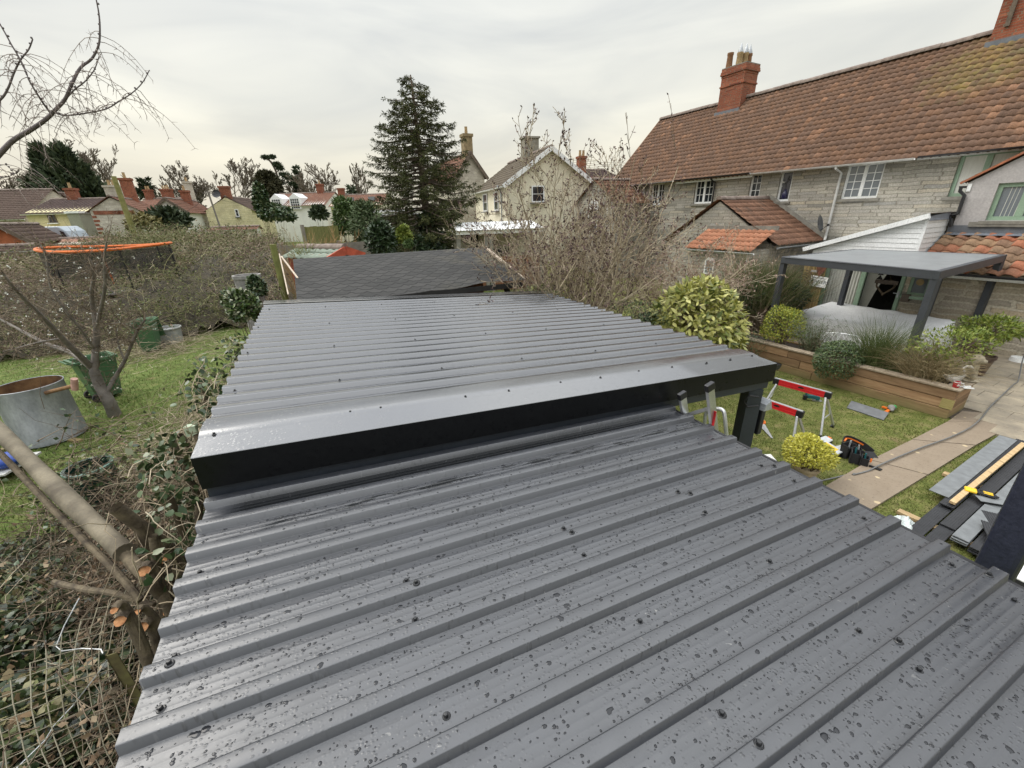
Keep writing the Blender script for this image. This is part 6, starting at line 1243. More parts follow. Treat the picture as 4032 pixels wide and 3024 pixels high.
for k in range(-nj, ni+1):
    for sg_ in (1, -1):
        pts = []
        for j in range(nj+1):
            i = k+j if sg_ > 0 else k+nj-j
            if 0 <= i <= ni: q = fsheet(i/ni, j/nj); pts.append(q+Vector((random.gauss(0,.004), random.gauss(0,.004), random.gauss(0,.004))))
        if len(pts) > 2:
            b = MB(); b.tube(pts, .0034, 4, False); v.q(np.array([tuple(q) for q in b.v]), np.array(b.f))
v.build('mesh', LEAF('old_wire', [(.26,.235,.165), (.38,.35,.26)], .6, .3), cf)
wp_ = [fp+Vector((0,0,.03)), plS(*crb(880, 625), -1.62), plS(*crb(710, 618), -1.75), plS(*crb(540, 640), -1.9), plS(*crb(490, 600), -1.95), plS(*crb(560, 420), -1.95), plS(*crb(690, 180), -1.9)]; b = MB(); b.tube(wp_, .0035, 5); wq = [fp+Vector((0,0,-.03)), plS(*crb(880, 800), -1.66), plS(*crb(640, 1110), -1.9), plS(*crb(470, 1290), -2.0), plS(*crb(390, 1420), -2.05), plS(*crb(140, 1665), -2.1)]; b.tube(wq, .0035, 5); b.build('loose_wire', M('bright_wire', (.5,.52,.53), .4, metal=.5), cf)
m_cut = M('fresh_cut_wood', (.40,.15,.05), .85, .4, 30, (.56,.29,.13)); m_hedge = M('hedge_bark', (.085,.06,.04), .9, .5, 12, (.17,.135,.085), bump=.8)
lbl = ('tallest', 'thick')
stl = [(cra, 1440, 1112, .045, 'freshly cut orange ended stem nearest the roof, uppermost of the hedge stems'), (cra, 1260, 1208, .06, 'thick freshly cut stem with a round orange end at the foot of the leaning trunk'), (cra, 1458, 1280, .022, 'thin cut stem with a small orange end just under the uppermost one'), (cra, 1000, 1550, .035, 'cut stem with an orange end, left of the row by the angle iron post'), (cra, 1198, 1568, .034, 'cut stem with a small orange end in the middle of the netting'), (cra, 1452, 1572, .035, 'cut stem with an orange end close under the roof edge above the iron post'), (crb, 1050, 372, .052, 'thick cut stem with a broad orange end just above the iron post'), (crb, 1246, 430, .055, 'slanting cut stem with a long orange face right of the iron post')]
for cr_, x, y, r, lb in stl:
    q = plS(*cr_(x, y), -1.43); r *= .62; t = thing('cut_stem', (q.x+.05, q.y-.05, 0), lb, 'cut stem', 'freshly cut hedge stems'); g0 = Vector((q.x+random.uniform(.02,.2), q.y-random.uniform(.0,.25), -.02)); n_ = (Vector((random.uniform(-.3,.3), -.45, .8))).normalized()
    pp = smooth_pts([g0, (g0*.6+q*.4)+Vector((random.uniform(-.05,.05),random.uniform(-.05,.05),0)), q-n_*.12, q], 4); b = MB(); b.tube(pp, [r*1.1-(r*.1)*i/(len(pp)-1) for i in range(len(pp))], 9, False); b.build('stem', m_hedge, t, smooth=True)
    b = MB(); b.lathe([(r*.99,0), (.001,.002)], (0,0,0), 12, Matrix.Translation(q+n_*.004) @ n_.to_track_quat('Z','X').to_matrix().to_4x4(), sx=1.1); b.build('cut_face', m_cut, t, fix=False)
lg = [plS(690, 2420, -1.45), AY(590, 2290, 2.1), AY(*cra(1085, 1050), 2.25), AY(*cra(560, 560), 2.75), AY(*cra(60, 60), 3.3), AY(*cra(-330, -280), 3.8)]; lt = thing('leaning_trunk', (lg[0].x, lg[0].y, 0), 'thick leaning tree trunk with smooth grey green bark rising out of the cut hedge', 'tree trunk')
b = MB(); b.tube(smooth_pts([Vector((lg[0].x+.05, lg[0].y-.05, 0)), lg[0], lg[1], lg[2]+Vector((0,0,-.03))], 5), .04, 10); b.build('lower_stem', m_hedge, lt, smooth=True)
b = MB(); pp = smooth_pts(lg[2:], 6); b.tube(pp, [.066-.006*math.sin(i*.8)-.006*i/len(pp) for i in range(len(pp))], 14); b.build('trunk', M('smooth_mossy_bark', (.135,.11,.075), .85, .4, 5, (.21,.18,.125), bump=.4, bscale=30), lt, smooth=True)
b = MB(); b.tube([q+Vector((-.08,-.04,-.13)) for q in smooth_pts(lg[1:], 6)], .024, 8); b.build('second_stem', m_hedge, lt, smooth=True)
bp = [AY(*crb(470, 40), 2.6), AY(*crb(720, 100), 2.35), AY(*crb(1000, 140), 2.2), plS(*crb(1340, 245), -1.5)]; b = MB(); b.tube(smooth_pts(bp), .022, 8); o = b.build('fallen_branch', m_hedge, origin=bp[-1], smooth=True); setp(o, 'bent bare branch lying across the netting below the leaning trunk', 'branch')
bp = [AY(*crb(-60, 1080), 2.35), AY(*crb(250, 1110), 2.2), AY(*crb(600, 1125), 2.0), AY(*crb(850, 1070), 1.95), plS(*crb(1000, 980), -1.62)]; b = MB(); b.tube(smooth_pts(bp), .02, 8); o = b.build('fallen_branch', m_hedge, origin=bp[-1], smooth=True); setp(o, 'long bent branch pushed through the netting at the bottom left corner', 'branch')
bq = G(*crc(870, 800), .0); bq = Vector((bq.x-.35, bq.y+.2, 0)); zb = up_at(bq, *crc(690, 400)); wbt = thing('water_butt', bq, 'dark green plastic water butt with open round top among the brambles', 'water butt')
b = MB(); b.lathe([(.001,.0), (.21,0), (.26,zb*.5), (.245,zb-.03), (.26,zb-.02), (.26,zb), (.225,zb), (.22,.1), (.001,.08)], bq, 32); b.build('body', M('dark_green_plastic', (.006,.03,.022), .35, .1), wbt, smooth=True); b = MB(); b.lathe([(.255,zb+.002), (.268,zb-.004), (.268,zb-.03)], bq, 32); b.build('rim', M('pale_green_rim', (.1,.2,.16), .4), wbt, smooth=True)
q = G(*crc(60, 490), .0); b = MB(frame((q.x-.2,q.y,.15), (1,.2))); b.box(-1.0,.45,-.35,.35,0,.03); o = b.build('white_board', M('mossy_white_paint', (.5,.5,.46), .8, .3, 3, (.62,.62,.6)), origin=Vector((q.x-.2,q.y,.15))); setp(o, 'flat mossy white board lying behind the leaning trunk', 'board')
q = G(*crc(25, 385), .3); b = MB(); ellip(b, q, (.25,.2,.12)); o = b.build('blue_bag', M('blue_plastic', (.02,.06,.3), .4), origin=q-Vector((0,0,.12)), smooth=True); setp(o, 'blue plastic bag at the left edge behind the leaning trunk', 'bag')
# ------------------------------------------------------------------ the village behind
m_cream = M('cream_render', (.70,.65,.51), .9, .08, 1.2, bump=.05); m_yellowr = M('yellow_render', (.58,.52,.31), .9, .1, 1.0); m_whiter = M('white_render', (.7,.7,.66), .9, .08, 1.0)
m_creamst = STONE('cream_painted_stone', [(.64,.58,.36), (.68,.62,.40), (.59,.53,.32), (.66,.6,.38)], .5, .2, (.55,.5,.31), .02, .1, .8)
m_palest = STONE('pale_rubble', [(.46,.42,.35), (.53,.49,.41), (.40,.36,.3), (.58,.54,.46)], .5, .2, (.44,.4,.34), .02, .08, .5)
m_greyr = M('grey_green_render', (.27,.27,.21), .9, .12, 1)
t_brown = TILE('brown_tile', [(.085,.06,.05), (.125,.085,.068), (.105,.072,.058), (.14,.1,.08)]); t_dark = TILE('dark_brown_tile', [(.06,.04,.038), (.08,.052,.046), (.07,.047,.042)]); t_red = TILE('red_brown_tile', [(.17,.085,.06), (.24,.12,.08), (.2,.1,.07), (.30,.2,.15)]); t_flat = TILE('grey_brown_tile', [(.09,.075,.055), (.125,.1,.07), (.105,.087,.064)])
def bhouse(name, label, L, Rr_, dL, dR, depth, ridge_py, wall, roof, axis='x', wins=(), chim=(), over=.2, pitch=.34, gauge=.36, cat='house', barge=None, zb=None, gy=None):
    P1, P2 = AY(*L, dL), AY(*Rr_, dR); ze = (P1.z+P2.z)/2; x = (P2-P1); wd = x.xy.length; F = frame((P1.x, P1.y, 0), x); t = thing(name, (F @ Vector((wd/2, 0, 0))).xy.to_3d(), label, cat); ca, sa = F[0][0], F[1][0]
    zg = min(terrain(P1.x, P1.y), terrain(P2.x, P2.y))-.4
    if axis == 'x':
        mid = F @ Vector((wd/2, depth/2, 0)); zr = AY((L[0]+Rr_[0])/2, ridge_py, mid.y).z; b = MB(F); b.prism([(0,zg), (depth,zg), (depth,ze), (depth/2,zr-.08), (0,ze)], 0, wd, ax='x'); b.build('wall', wall, t)
        for nm, q in (('roof', [(-over,-.25,ze-.12), (wd+over,-.25,ze-.12), (wd+over,depth/2,zr), (-over,depth/2,zr)]), ('rear_roof', [(wd+over,depth+.25,ze-.12), (-over,depth+.25,ze-.12), (-over,depth/2,zr), (wd+over,depth/2,zr)])): tile_roof(nm, [F @ Vector(v) for v in q], pitch, gauge, roof, t, .022, 4, .035)
        ridge_tiles(F @ Vector((-over,depth/2,zr+.04)), F @ Vector((wd+over,depth/2,zr+.04)), t, .14); gutter(t, [F @ Vector((-over,-.3,ze-.16)), F @ Vector((wd+over,-.3,ze-.16))], .07, m_whitepaint)
    else:
        zr = AY((L[0]+Rr_[0])/2, ridge_py, (P1.y+P2.y)/2).z; b = MB(F); b.prism([(0,zg), (wd,zg), (wd,ze), (wd/2,zr-.1), (0,ze)], 0, depth); b.build('wall', wall, t); k = (zr-ze)/(wd/2); o_ = .25
        for nm, q in (('roof', [(-o_,depth,ze-o_*k), (-o_,-over,ze-o_*k), (wd/2,-over,zr), (wd/2,depth,zr)]), ('right_roof', [(wd+o_,-over,ze-o_*k), (wd+o_,depth,ze-o_*k), (wd/2,depth,zr), (wd/2,-over,zr)])): tile_roof(nm, [F @ Vector(v) for v in q], pitch, gauge, roof, t, .022, 4, .035)
        ridge_tiles(F @ Vector((wd/2,-over,zr+.04)), F @ Vector((wd/2,depth,zr+.04)), t, .14)
        if barge:
            b = MB(); b.beam(F @ Vector((-o_,-over-.02,ze-o_*k-.05)), F @ Vector((wd/2,-over-.02,zr-.07)), .05, .24); b.beam(F @ Vector((wd+o_,-over-.02,ze-o_*k-.05)), F @ Vector((wd/2,-over-.02,zr-.07)), .05, .24); b.build('barge_boards', barge, t)
    n_ = Vector((-F[0][1], -F[1][1], 0))
    for (x0, y0, x1, y1, *kw) in wins:
        a, c = F.inverted() @ PL(x0, y0, P1, n_), F.inverted() @ PL(x1, y1, P1, n_); k = kw[0] if kw else {}
        window(t, F, min(a.x,c.x), max(a.x,c.x), min(a.z,c.z), max(a.z,c.z), -.075, k.get('cols', 1), k.get('grid'), k.get('fm'), k.get('gm'), True, .03, .07, None, k.get('sm'))
    for (fx, fy, w_, h_, m_, np_) in chim:
        cxx, cyy = wd*fx, depth*fy; zc = zr if axis == 'x' else (ze+(zr-ze)*(1-abs(fx-.5)*2)); b = MB(F); b.box(cxx-w_/2, cxx+w_/2, cyy-.35, cyy+.35, zc-.8, zc+h_-.2); b.box(cxx-w_/2-.07, cxx+w_/2+.07, cyy-.42, cyy+.42, zc+h_-.2, zc+h_); c_ = b.build('chimney', m_, t)
        for i in range(np_): b = MB(F); b.lathe([(.13,0), (.11,.45), (.13,.5), (.05,.5)], (cxx+(i-(np_-1)/2)*.36, cyy, zc+h_), 10); b.build('chimney_pot', m_potbuff, c_)
    return t, F, wd, ze, zr
bhouse('brown_roofed_house', 'stone house with big brown tiled roof and skylight at the far left edge', (-260,866), (95,857), 44, 45, 9, 752, m_palest, t_brown, 'x')[0]
th_, F_, wd_, ze_, zr_ = bhouse('stone_gable_house', 'stone gable end with white barge boards showing behind the brown roof on the far left', (75,800), (188,789), 56, 57, 9, 746, m_palest, t_brown, 'y', barge=m_white)
q0 = AY(60,817,47.1); b = MB(frame(q0, (1,0))); b.box(-.45,.45,-.1,.1,-.6,.6, Matrix.Rotation(R(-35),4,'X')); o = b.build('skylight', m_glasslit, [k for k in bpy.data.objects if k.name == 'brown_roofed_house'][0])
yh, F_, wd_, ze_, zr_ = bhouse('yellow_cottage', 'yellow rendered cottage with dark brown tiled roof and dark windows', (97,837), (355,832), 42, 43, 8, 786, m_yellowr, t_dark, 'x', [(184,845,229,877,dict(cols=2,grid=(1,3),fm=m_bark,sm=m_white)), (302,843,322,873,dict(fm=m_white))], [(.35,.5,.8,1.0,m_brick,1), (1.05,.5,1.2,1.2,m_palest,2)])
b = MB(F_); b.box(wd_*.82, wd_+.0, -1.6, -.02, -.3, ze_-.2); b.build('rear_extension', m_greyr, yh); b = MB(F_); b.box(wd_*.8, wd_+.1, -1.7, .0, ze_-.19, ze_-.02); b.build('parapet', m_white, yh)
pq = F_.inverted() @ PL(225, 905, F_ @ Vector((0,0,0)), Vector((F_[0][1], F_[1][1], 0))); b = MB(F_); b.box(pq.x-1.2, pq.x+1.2, -1.3, -.02, pq.z-.1, pq.z); pc_ = b.build('porch_canopy', m_yellowr, yh); b = MB(F_); b.box(pq.x-1.1, pq.x+1.1, -1.1, -.02, pq.z-2.1, pq.z-.101); b.build('porch_glazing', m_glass, pc_)
sg_, F_, wd_, ze_, zr_ = bhouse('stone_barn_house', 'pale rubble stone gable house with red brick dressings behind the leaning pole', (352,828), (545,826), 38, 39.5, 9, 772, m_palest, t_red, 'y', chim=[(.5,.75,.9,1.9,m_brick,1)])
b = MB(F_); b.box(.2, 2.0, -.03, -.003, ze_-.35, ze_-.05); b.box(wd_-2.0, wd_-.3, -.03, -.003, ze_-.35, ze_-.05)
for i in range(7): b.box(.02, .3+.12*(i % 2), -.03, -.003, ze_-.6-.32*i, ze_-.42-.32*i)
b.build('brick_dressings', m_brick, sg_)
bhouse('pink_roofed_outhouse', 'low outhouse with a flat pinkish tiled roof in front of the yellow cottage', (195,962), (410,955), 31, 32, 3, 938, m_palest, TILE('pink_tile', [(.36,.2,.14), (.42,.25,.18), (.33,.18,.13)]), 'x', cat='outbuilding')
bhouse('white_gable_house', 'white gabled house with dark brown barge boards in the middle distance', (594,832), (737,834), 47, 48, 9, 779, m_whiter, t_red, 'y', barge=m_bark, chim=[(.62,.55,.8,1.3,m_brick,1)])
bhouse('red_tiled_cottage', 'stone cottage with red tiled roof and two brick chimneys behind the white gable', (640,838), (775,838), 55, 57, 7, 781, m_palest, t_red, 'x', chim=[(.35,.5,.9,1.1,m_brick,1), (.98,.5,1.0,2.0,m_palest,1)])
bhouse('far_terrace_roofs', 'row of distant red tiled roofs with chimneys between the stone barn and white gable', (505,826), (680,828), 66, 66, 8, 783, m_palest, t_red, 'x', chim=[(.1,.5,1,1.3,m_brick,2), (.5,.5,1,1.3,m_brick,2)])
ch_, F_, wd_, ze_, zr_ = bhouse('cream_stone_cottage', 'cream painted stone gable end with one small window and a stub chimney', (809,829), (989,825), 52, 53, 8, 773, m_creamst, t_brown, 'y', [(923,824,945,853,dict(cols=1,grid=(1,2),sm=m_lead))], [(.5,.06,1.0,1.1,m_brick,0)], over=.02)
b = MB(F_); b.lathe([(.001,.0), (.3,.03), (.45,.1)], (0,0,0), 16, Matrix.Translation((wd_*.36,-.3,zr_+.25)) @ Matrix.Rotation(R(70),4,'X')); b.build('satellite_dish', m_black, ch_)
bhouse('garden_wall_house', 'low white wall with red coping in front of the cream stone gable', (830,900), (1010,899), 44, 44, .6, 893, m_whiter, t_red, 'x', cat='wall')
wt_, F_, wd_, ze_, zr_ = bhouse('white_terrace', 'long white terrace with brown tiled roof and two white dormers', (1052,808), (1278,806), 64, 64, 9, 762, m_whiter, t_red, 'x', chim=[(.75,.5,.9,1.2,m_brick,1)])
for px, py in ((1095,800), (1167,797)):
    q = F_.inverted() @ AY(px, py, 64.2); z0 = q.z-.9; dm = MB(F_); dm.prism([(q.x-.75,z0), (q.x+.75,z0), (q.x+.75,z0+1.5), (q.x,z0+2.1), (q.x-.75,z0+1.5)], -.25, 2.6); d_ = dm.build('dormer', m_white, wt_); b = MB(F_)
    for i in range(4):
        for j in range(4): b.box(q.x-.58+i*.3, q.x-.36+i*.3, -.27, -.255, z0+.1+j*.33, z0+.36+j*.33)
    b.build('panes', m_glass, d_)
lh_, F_, wd_, ze_, zr_ = bhouse('long_tiled_house', 'long low house with orange brown tiled roof and two rooflights left of the big spruce', (1300,808), (1500,806), 60, 60, 8, 767, m_cream, t_red, 'x', chim=[(.05,.5,.8,.9,m_brick,0)])
for fx in (.35, .78): b = MB(F_); b.box(wd_*fx-.4, wd_*fx+.4, 1.0, 1.7, ze_+.55, ze_+1.0, None); b.build('rooflight', m_glasslit, lh_)
bhouse('brick_garage', 'orange brick gable of a garage with dark verge at the left edge', (-70,948), (110,944), 27, 28, 6, 882, M('orange_brick_far', (.38,.12,.05), .85, .2, 6), t_brown, 'y', barge=m_bark, cat='garage')
bhouse('white_outbuilding', 'whitewashed low wall under the orange brick garage at the left edge', (-80,985), (125,975), 25, 26, .5, 968, m_whiter, t_brown, 'x', cat='wall')
# van
P_ = AY(62, 945, 33); Pv = frame((P_.x, P_.y, terrain(P_.x, P_.y)), (1,.15)); zt = up_at(P_, 100, 895)-terrain(P_.x, P_.y); vn = thing('van', Pv @ Vector((1.6,0,0)), 'pale blue grey van parked behind the orange brick garage', 'van'); m_van = M('van_blue_grey', (.33,.38,.43), .35, .08)
b = MB(Pv); b.prism([(0,.35), (4.6,.35), (4.7,.9), (4.1,1.15), (3.5,zt-.35), (3.1,zt), (.1,zt), (0,zt-.2)], 0, 1.9); b.build('body', m_van, vn, bevel=.08); b = MB(Pv); b.prism([(3.15,1.15), (3.75,1.15), (3.35,zt-.4), (3.1,zt-.3)], -.01, 1.91); b.build('window', m_glass, vn)
for x in (.9, 3.7):
    for y in (.0, 1.9): b = MB(Pv); b.lathe([(.001,-.1), (.33,-.1), (.33,.1), (.001,.1)], (0,0,0), 18, Matrix.Translation((x,y,.33)) @ Matrix.Rotation(R(90),4,'X')); b.build('wheel', m_rub, vn)
# cream house on the right of the spruce
c2, F_, wd_, ze_, zr_ = bhouse('cream_house', 'two storey cream rendered house with brown tiled roof and white barge boards', (1993,727), (2328,709), 27, 28.6, 8.5, 579, m_cream, t_flat, 'y', [(2092,731,2142,796,dict(cols=1,grid=(1,2)))], [], barge=m_white, over=.25)
b = MB(F_); b.box(wd_/2-.5, wd_/2+.5, 3.2, 4.0, zr_-.6, zr_+.95); b.box(wd_/2-.58, wd_/2+.58, 3.12, 4.08, zr_+.95, zr_+1.05); b.build('chimney', STONE('grey_block', [(.22,.2,.16), (.28,.26,.21), (.25,.23,.18)], .45, .22, (.3,.28,.24), .015, .01, .3), c2)
Fs_ = F_ @ Matrix.Rotation(R(-90), 4, 'Z')       # side wall faces left: local x runs from the far end to the corner
Fs_ = frame(F_ @ Vector((0,8.5,0)), (F_ @ Vector((0,0,0)))-(F_ @ Vector((0,8.5,0))))
for (y0, y1, z0, z1) in ((1.7, 2.7, ze_-1.5, ze_-.35), (4.6, 5.8, ze_-1.5, ze_-.35)): window(c2, Fs_, 8.5-y1, 8.5-y0, z0, z1, -.075, 1, (1, 2), sill=True)
b = MB(F_); b.tube([(-.3,.9,ze_-.1), (-.08,.9,ze_-.5), (-.08,.9,1.0)], .06, 6); b.build('downpipe', m_steel, c2); gutter(c2, [F_ @ Vector((-.32,-.2,ze_-.2)), F_ @ Vector((-.32,8.5,ze_-.2))], .07, m_whitepaint)
b = MB(F_); b.box(-3.2, -.02, .4, 7, .3, ze_-2.95); b.build('flat_roofed_extension', m_cream, c2); b = MB(F_); b.box(-3.3, -.0, .3, 7.1, ze_-2.949, ze_-2.8); b.build('extension_roof', M('weathered_felt', (.5,.49,.46), .8, .2, 2), c2)
# white roofed lean-to in front of it
A_, B_ = AY(1795, 912, 19.5), AY(2140, 899, 20.2); Fl = frame((A_.x,A_.y,0), B_-A_); wd_ = (B_-A_).xy.length; zl = (A_.z+B_.z)/2; ls = thing('lean_to_shelter', Fl @ Vector((wd_/2,1,0)), 'long open lean-to with bright white corrugated roof and brown panelling', 'shelter'); zg = .3
b = MB(Fl); n = 60; b.add([(wd_*i/n, y, z+.03*(i % 2)) for y, z in ((-.3, zl+.02), (2.4, zl+.32)) for i in range(n+1)], [(i, i+1, n+2+i, n+1+i) for i in range(n)]); b.build('roof', m_white, ls)
b = MB(Fl); b.box(0, wd_, -.2, -.12, zl-.14, zl-.0); b.build('fascia_board', m_whitepaint, ls); b = MB(Fl); b.box(0, wd_, 2.3, 2.4, zg, zl+.2); b.build('back_wall', m_cream, ls)
for fx in (.33, .385, .98, .02): b = MB(Fl); b.box(wd_*fx-.09, wd_*fx+.09, -.1, .1, zg, zl-.14); b.build('post', M('block_post', (.22,.21,.18), .9, .2, 8), ls)
b = MB(Fl); b.box(.2, wd_*.31, -.05, .0, zg, zl-1.15); b.box(wd_*.41, wd_-.2, -.05, .0, zg, zl-1.15); b.build('panelling', M('brown_panel', (.2,.09,.045), .7, .25, 5), ls)
b = MB(Fl); b.box(wd_*.25, wd_*.3, 2.25, 2.29, zl-1.3, zl-.2); b.build('door', m_dark, ls)
for i in range(5): b = MB(Fl); ellip(b, (.6+i*.35, .5, zl-1.0), (.2,.2,.2)); b.build('dark_bag', m_dark, ls)
bhouse('stone_house', 'stone gabled house with red verge and stone chimney half hidden by the spruce', (1800,692), (1906,679), 36, 37, 8, 600, m_palest, t_red, 'y', barge=m_bark, chim=[(.5,.06,.7,1.3,M('stone_chimney', (.24,.18,.1), .9, .3, 6),1)])
bhouse('dark_roofed_house', 'dark brown roofed house with brick chimney between the cream house and the terrace', (2345,712), (2460,704), 42, 43, 8, 667, m_brick, t_dark, 'x', chim=[(-.08,.3,.7,1.0,m_brick,2)])
bhouse('grey_bungalow', 'low grey boarded bungalow with white eaves showing left of the spruce trunk', (1490,838), (1660,834), 27, 28, 5, 826, m_greyr, M('white_flat_roof', (.6,.6,.58), .7), 'x', [(1527,872,1545,902), (1570,850,1600,880)], cat='bungalow')
for x in (1518, 1542):
    q = AY(x, 902, 24); t = thing('patio_heater', (q.x, q.y, terrain(q.x, q.y)), ('left' if x < 1530 else 'right')+' one of two dark upright patio heaters before the grey bungalow', 'patio heater', 'patio heaters'); b = MB(); zt = up_at(q, x-10, 853); b.tube([(q.x,q.y,terrain(q.x,q.y)), (q.x,q.y,zt-.1)], .06, 8); b.build('pole', m_dark, t); b = MB(); b.lathe([(.07,-.3), (.12,-.12), (.2,0), (.001,.08)], (q.x,q.y,zt), 12); b.build('head', m_dark, t)
# shingled shed behind the carport
sh0 = Vector((-4.72, 9.5, 0)); Fh = frame(sh0, U); Ls = 4.45; zr = 2.97; dn = 2.35; ze = 2.38
shd = thing('shingled_shed', Fh @ Vector((2.2,0,0)), 'brown timber shed with grey hexagonal felt shingle roof and broken edge battens', 'shed')
t_ = NT('hex_shingles'); uvn = t_.n('UVMap').outputs[0]; s_ = t_.n('SeparateXYZ', {0: uvn}); row = t_.math('FLOOR', s_.outputs[1]); fr = t_.math('FRACT', s_.outputs[1]); xo = t_.math('ADD', s_.outputs[0], t_.math('MULTIPLY', t_.math('MODULO', row, 2.0), .5)); fx = t_.math('ABSOLUTE', t_.math('SUBTRACT', t_.math('FRACT', xo), .5))
# hexagonal tab: its lower edge is a trapezoid
edge = t_.math('MAXIMUM', t_.math('MULTIPLY', t_.math('SUBTRACT', fx, .24), 1.9), 0.0); dd = t_.math('SUBTRACT', fr, edge); line = t_.math('MULTIPLY', t_.val(dd, -.10, -.02), t_.val(dd, .12, .22, 1, 0)); low = t_.math('LESS_THAN', dd, .03)
cell = t_.n('CombineXYZ', {0: t_.math('FLOOR', t_.math('ADD', xo, t_.math('MULTIPLY', low, .5))), 1: t_.math('SUBTRACT', row, low), 2: 0.}).outputs[0]; wv2 = t_.n('TexWhiteNoise', {'Vector': cell}).outputs['Value']; ob = t_.coord()
k = t_.mix((.040,.040,.039), (.056,.055,.053), wv2); k = t_.mix(k, (.14,.125,.085), t_.math('MULTIPLY', t_.val(t_.noise(ob, 1.0, 4), .5, .68), t_.val(s_.outputs[0], 8, 15, 0, .8))); k = t_.mix(k, (.3,.29,.27), t_.val(t_.noise(ob, 19, 3), .70, .74, 0, .5)); k = t_.mix(k, (.012,.012,.012), t_.math('MULTIPLY', line, .85)); k = t_.mix(k, t_.ramp(t_.noise(ob, 60, 3), [(.3, (.75,.75,.75)), (.7, (1.25,1.25,1.25))]), .6, 'MULTIPLY')
t_.P(Base_Color=k, Roughness=.9, Specular_IOR_Level=.25); t_.bump(t_.math('ADD', t_.math('MULTIPLY', fr, -.8), t_.noise(ob, 70, 3)), .35, .012); m_shing = t_.mat
n = 24; V = []; uv = []; sl_ = math.hypot(dn, zr-ze)
for j in range(9):
    f = j/8
    for i in range(n+1): x = -.05+(Ls+.1)*i/n; sag = -.05*f*math.sin(i/n*5)*f-.02*math.sin(i*.9)*f; V.append(Fh @ Vector((x, -dn*f, zr+(ze-zr)*f+sag))); uv.append((x/.30, -(sl_*f)/.155+40))
ii = np.arange(9*(n+1)).reshape(9, n+1); npmesh('roof', np.array(V), np.stack([ii[:-1,:-1], ii[1:,:-1], ii[1:,1:], ii[:-1,1:]], -1).reshape(-1, 4), m_shing, shd, uv=np.array(uv))
b = MB(Fh); b.add([(-.05,0,zr), (Ls+.05,0,zr), (Ls+.05,dn,ze), (-.05,dn,ze)], [(0,1,2,3)]); b.build('rear_roof', m_shing, shd); m_shedw = WOOD('brown_shed_boards', (.11,.045,.025), (.17,.075,.04), (1,1,6))
b = MB(Fh); b.prism([(-dn+.35,0), (dn-.3,0), (dn-.3,ze+.02), (0,zr-.08), (-dn+.35,ze+.02)], .2, Ls-.8, ax='x'); b.build('wall', m_shedw, shd); b = MB(Fh); b.beam((.0,-dn+.02,ze-.07), (Ls,-dn+.02,ze-.07), .06, .1); b.build('eaves_board', m_dark, shd); b = MB(Fh); b.beam((Ls-.25,-dn+.3,0), (Ls-.25,-dn+.3,ze-.1), .1, .1); b.build('post', m_dark, shd)
m_batten = M('weathered_batten', (.46,.38,.30), .85, .25, 10); b = MB(); b.beam(Fh @ Vector((Ls+.07,.05,zr+.0)), Fh @ Vector((Ls+.07,-dn,ze+.0)), .035, .09); b.build('verge_batten', m_batten, shd)
b = MB(); b.beam(Fh @ Vector((Ls+.02,.02,zr+.05)), Fh @ Vector((Ls-.03,-1.3,zr-.27)), .03, .05); b.build('loose_batten', m_batten, shd); b = MB(); b.beam(AY(1108,1010,9.0), AY(1172,1095,8.3), .03, .02); b.build('broken_batten', m_batten, shd); b = MB(); b.beam(AY(1100,1000,9.1), AY(1135,1160,7.7), .022, .02); b.build('hanging_batten', m_batten, shd)
b = MB(); q = AY(1078, 980, 9.6); b.tube([(q.x,q.y,0), (q.x,q.y,AY(1076,962,9.6).z)], .07, 8); o = b.build('fence_post', M('mossy_post_wood', (.16,.17,.05), .9, .3, 6), origin=Vector((q.x,q.y,0))); setp(o, 'mossy green round fence post at the left corner of the shingled shed', 'post')
def fence(name, L, Rr_, dL, dR, label, mat, posts=None, panel=False, cat='fence', th=.04, step=1.8, pm=None, courses=False):
    P1, P2 = AY(*L, dL), AY(*Rr_, dR); F = frame((P1.x,P1.y,0), P2-P1); wd = (P2-P1).xy.length; zt = (P1.z+P2.z)/2; zg = min(terrain(P1.x,P1.y), terrain(P2.x,P2.y))-.1; t = thing(name, F @ Vector((wd/2,0,max(0,zg))), label, cat)
    b = MB(F)
    if courses:
        m_ = int((zt-zg)/.3)+1
        for j in range(m_): b.box(0, wd, 0, th, zt-.3*(j+1)+.012, zt-.3*j)
    else:
        n = int(wd/.14)
        for i in range(n): b.box(wd*i/n+.004, wd*(i+1)/n-.004, random.uniform(0,.01), th, zg, zt+random.uniform(-.015,.015))
    b.build('panels' if courses else 'boards', mat, t)
    for i in range(int(wd/step)+1): b = MB(F); b.box(i*step-.06, i*step+.06, -.06, th+.04, zg, zt+.08); b.build('post', pm or mat, t)
    return t
m_greenf = WOOD('green_stained_boards', (.13,.14,.045), (.24,.23,.09), (8,8,1)); m_conc = M('concrete_panel', (.2,.18,.15), .9, .25, 4, bump=.2)
fence('green_stained_fence', (1990,1165), (2130,1140), 9.6, 10.6, 'green stained board fence under the right end of the shingled shed roof', m_greenf)
fence('concrete_panel_wall', (1100,968), (1480,949), 15.5, 17, 'long grey concrete panel wall behind the little felt roofed playhouse', m_conc, courses=True, cat='wall', step=2.0)
fence('feather_board_fence', (1190,893), (1330,888), 19, 20, 'greenish board fence with concrete posts beyond the concrete panel wall', m_greenf, pm=m_conc)
fence('pale_board_fence', (1505,905), (1590,903), 22, 22.6, 'short pale board fence between the tall evergreens and the spruce', m_greenf, pm=m_whitepaint)
